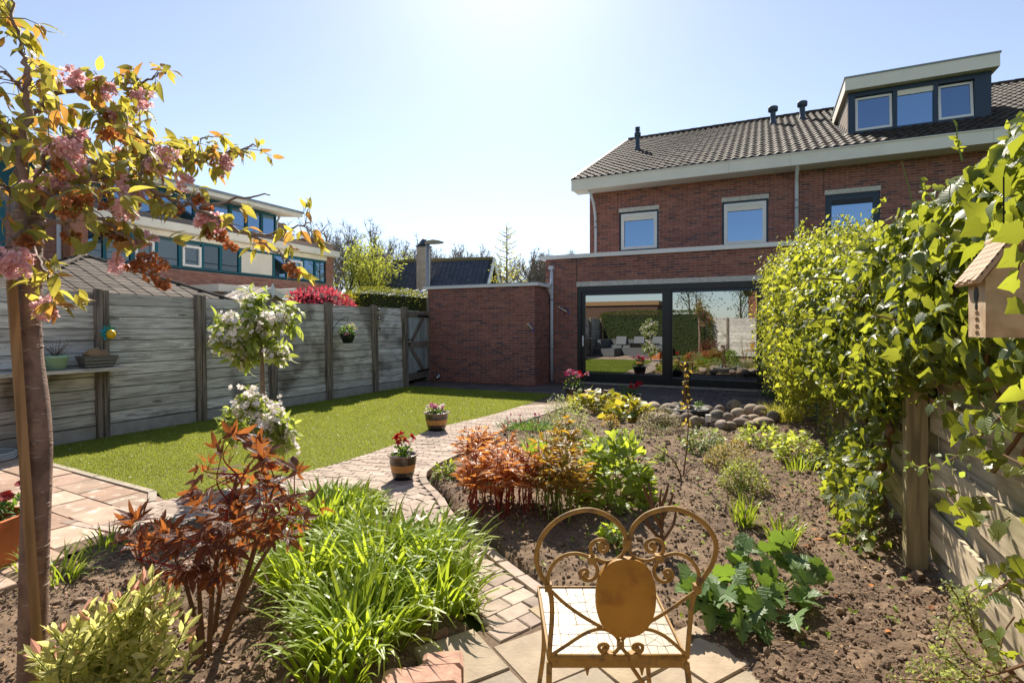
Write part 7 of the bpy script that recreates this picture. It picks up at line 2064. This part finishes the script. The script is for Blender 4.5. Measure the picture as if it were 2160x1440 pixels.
# leaves hanging over the birdhouse
q_ = [(2146,585,1.2,.055),(2158,480,1.22,.06),(2150,530,1.2,.055),(2158,640,1.2,.05),(2070,470,1.5,.06),(2110,470,1.45,.06)]
P_ = np.array([atZ(*q[:3]) for q in q_]); n = len(q_); bq = MB(); bq.tube(curve([atZ(2200,420,1.25), atZ(2165,500,1.22), atZ(2150,560,1.2), atZ(2145,590,1.2)],5), [.003,.0015], 5); bq.build('strand', m_wood, iv)
pieces(iv, 'leaf', IVY, frames(P_, N(rng.normal(size=(n,3))*.3-RR*.6-UPV*.5), N(rng.normal(size=(n,3))*.3-FF+UPV*.3), np.array([q[3] for q in q_])), m_ivy, 20, 'leaves', True)
# fallen petals and brown leaves
b = MB(); n = 260; P = np.stack([U(-3.4,-1.5,n), U(.6,3.0,n)], 1); P = P[inpoly(P, BEDL)]; n = len(P)
b.inst(PETAL, trs(np.c_[P, zl(P[:,0],P[:,1])+.014], U(0,6,n), U(-.4,.4,n), U(.012,.02,n))); kind(b.build('fallen_petals', m_cpink, loc=(0,0,0)), 'stuff', 'pink cherry petals fallen on the soil')
b = MB(); n = 90; P = np.stack([U(-.2,.75,n), U(1.6,8.5,n)], 1); P = P[inpoly(P, BEDR)]; n = len(P)
b.inst(LEAFW, trs(np.c_[P, zr(P[:,0],P[:,1])+.02], U(0,6,n), U(-.4,.4,n), U(.03,.06,n))); kind(b.build('fallen_leaves', mat('dead_leaf', ['a8683a','8f5428','c08a5a','b8763c'], .8, trans=.3), loc=(0,0,0)), 'stuff', 'brown dead ivy leaves lying on soil along right fence')
n = 170; P = np.stack([U(-7.4,-3.9,n), U(2.9,9.5,n)], 1); P = P[inpoly(P, LAWN)]; n = len(P); b = MB()
b.inst(PETAL, trs(np.c_[P, np.full(n,.026)], U(0,6,n), U(-.3,.3,n), U(.012,.024,n))); kind(b.build('lawn_petals', m_apf, loc=(0,0,0)), 'stuff', 'white petals and specks lying on the turf')
# small weeds scattered over the bed
b = MB(); n = 760; P = np.stack([U(-3.0,.7,n), U(2.6,9,n)], 1); P = P[inpoly(P, BEDR)]; n = len(P); m_ = 4
Pq = np.repeat(np.c_[P, zr(P[:,0],P[:,1])+.012], m_, 0); k = len(Pq)
b.inst(LEAFS, frames(Pq, N(rng.normal(size=(k,3))*[1,1,.3]+[0,0,.5]), N(rng.normal(size=(k,3))*.4+[0,0,1]), U(.012,.035,k))); kind(b.build('small_weeds', m_fg, loc=(0,0,0)), 'stuff', 'tiny green weed seedlings dotted over the soil')
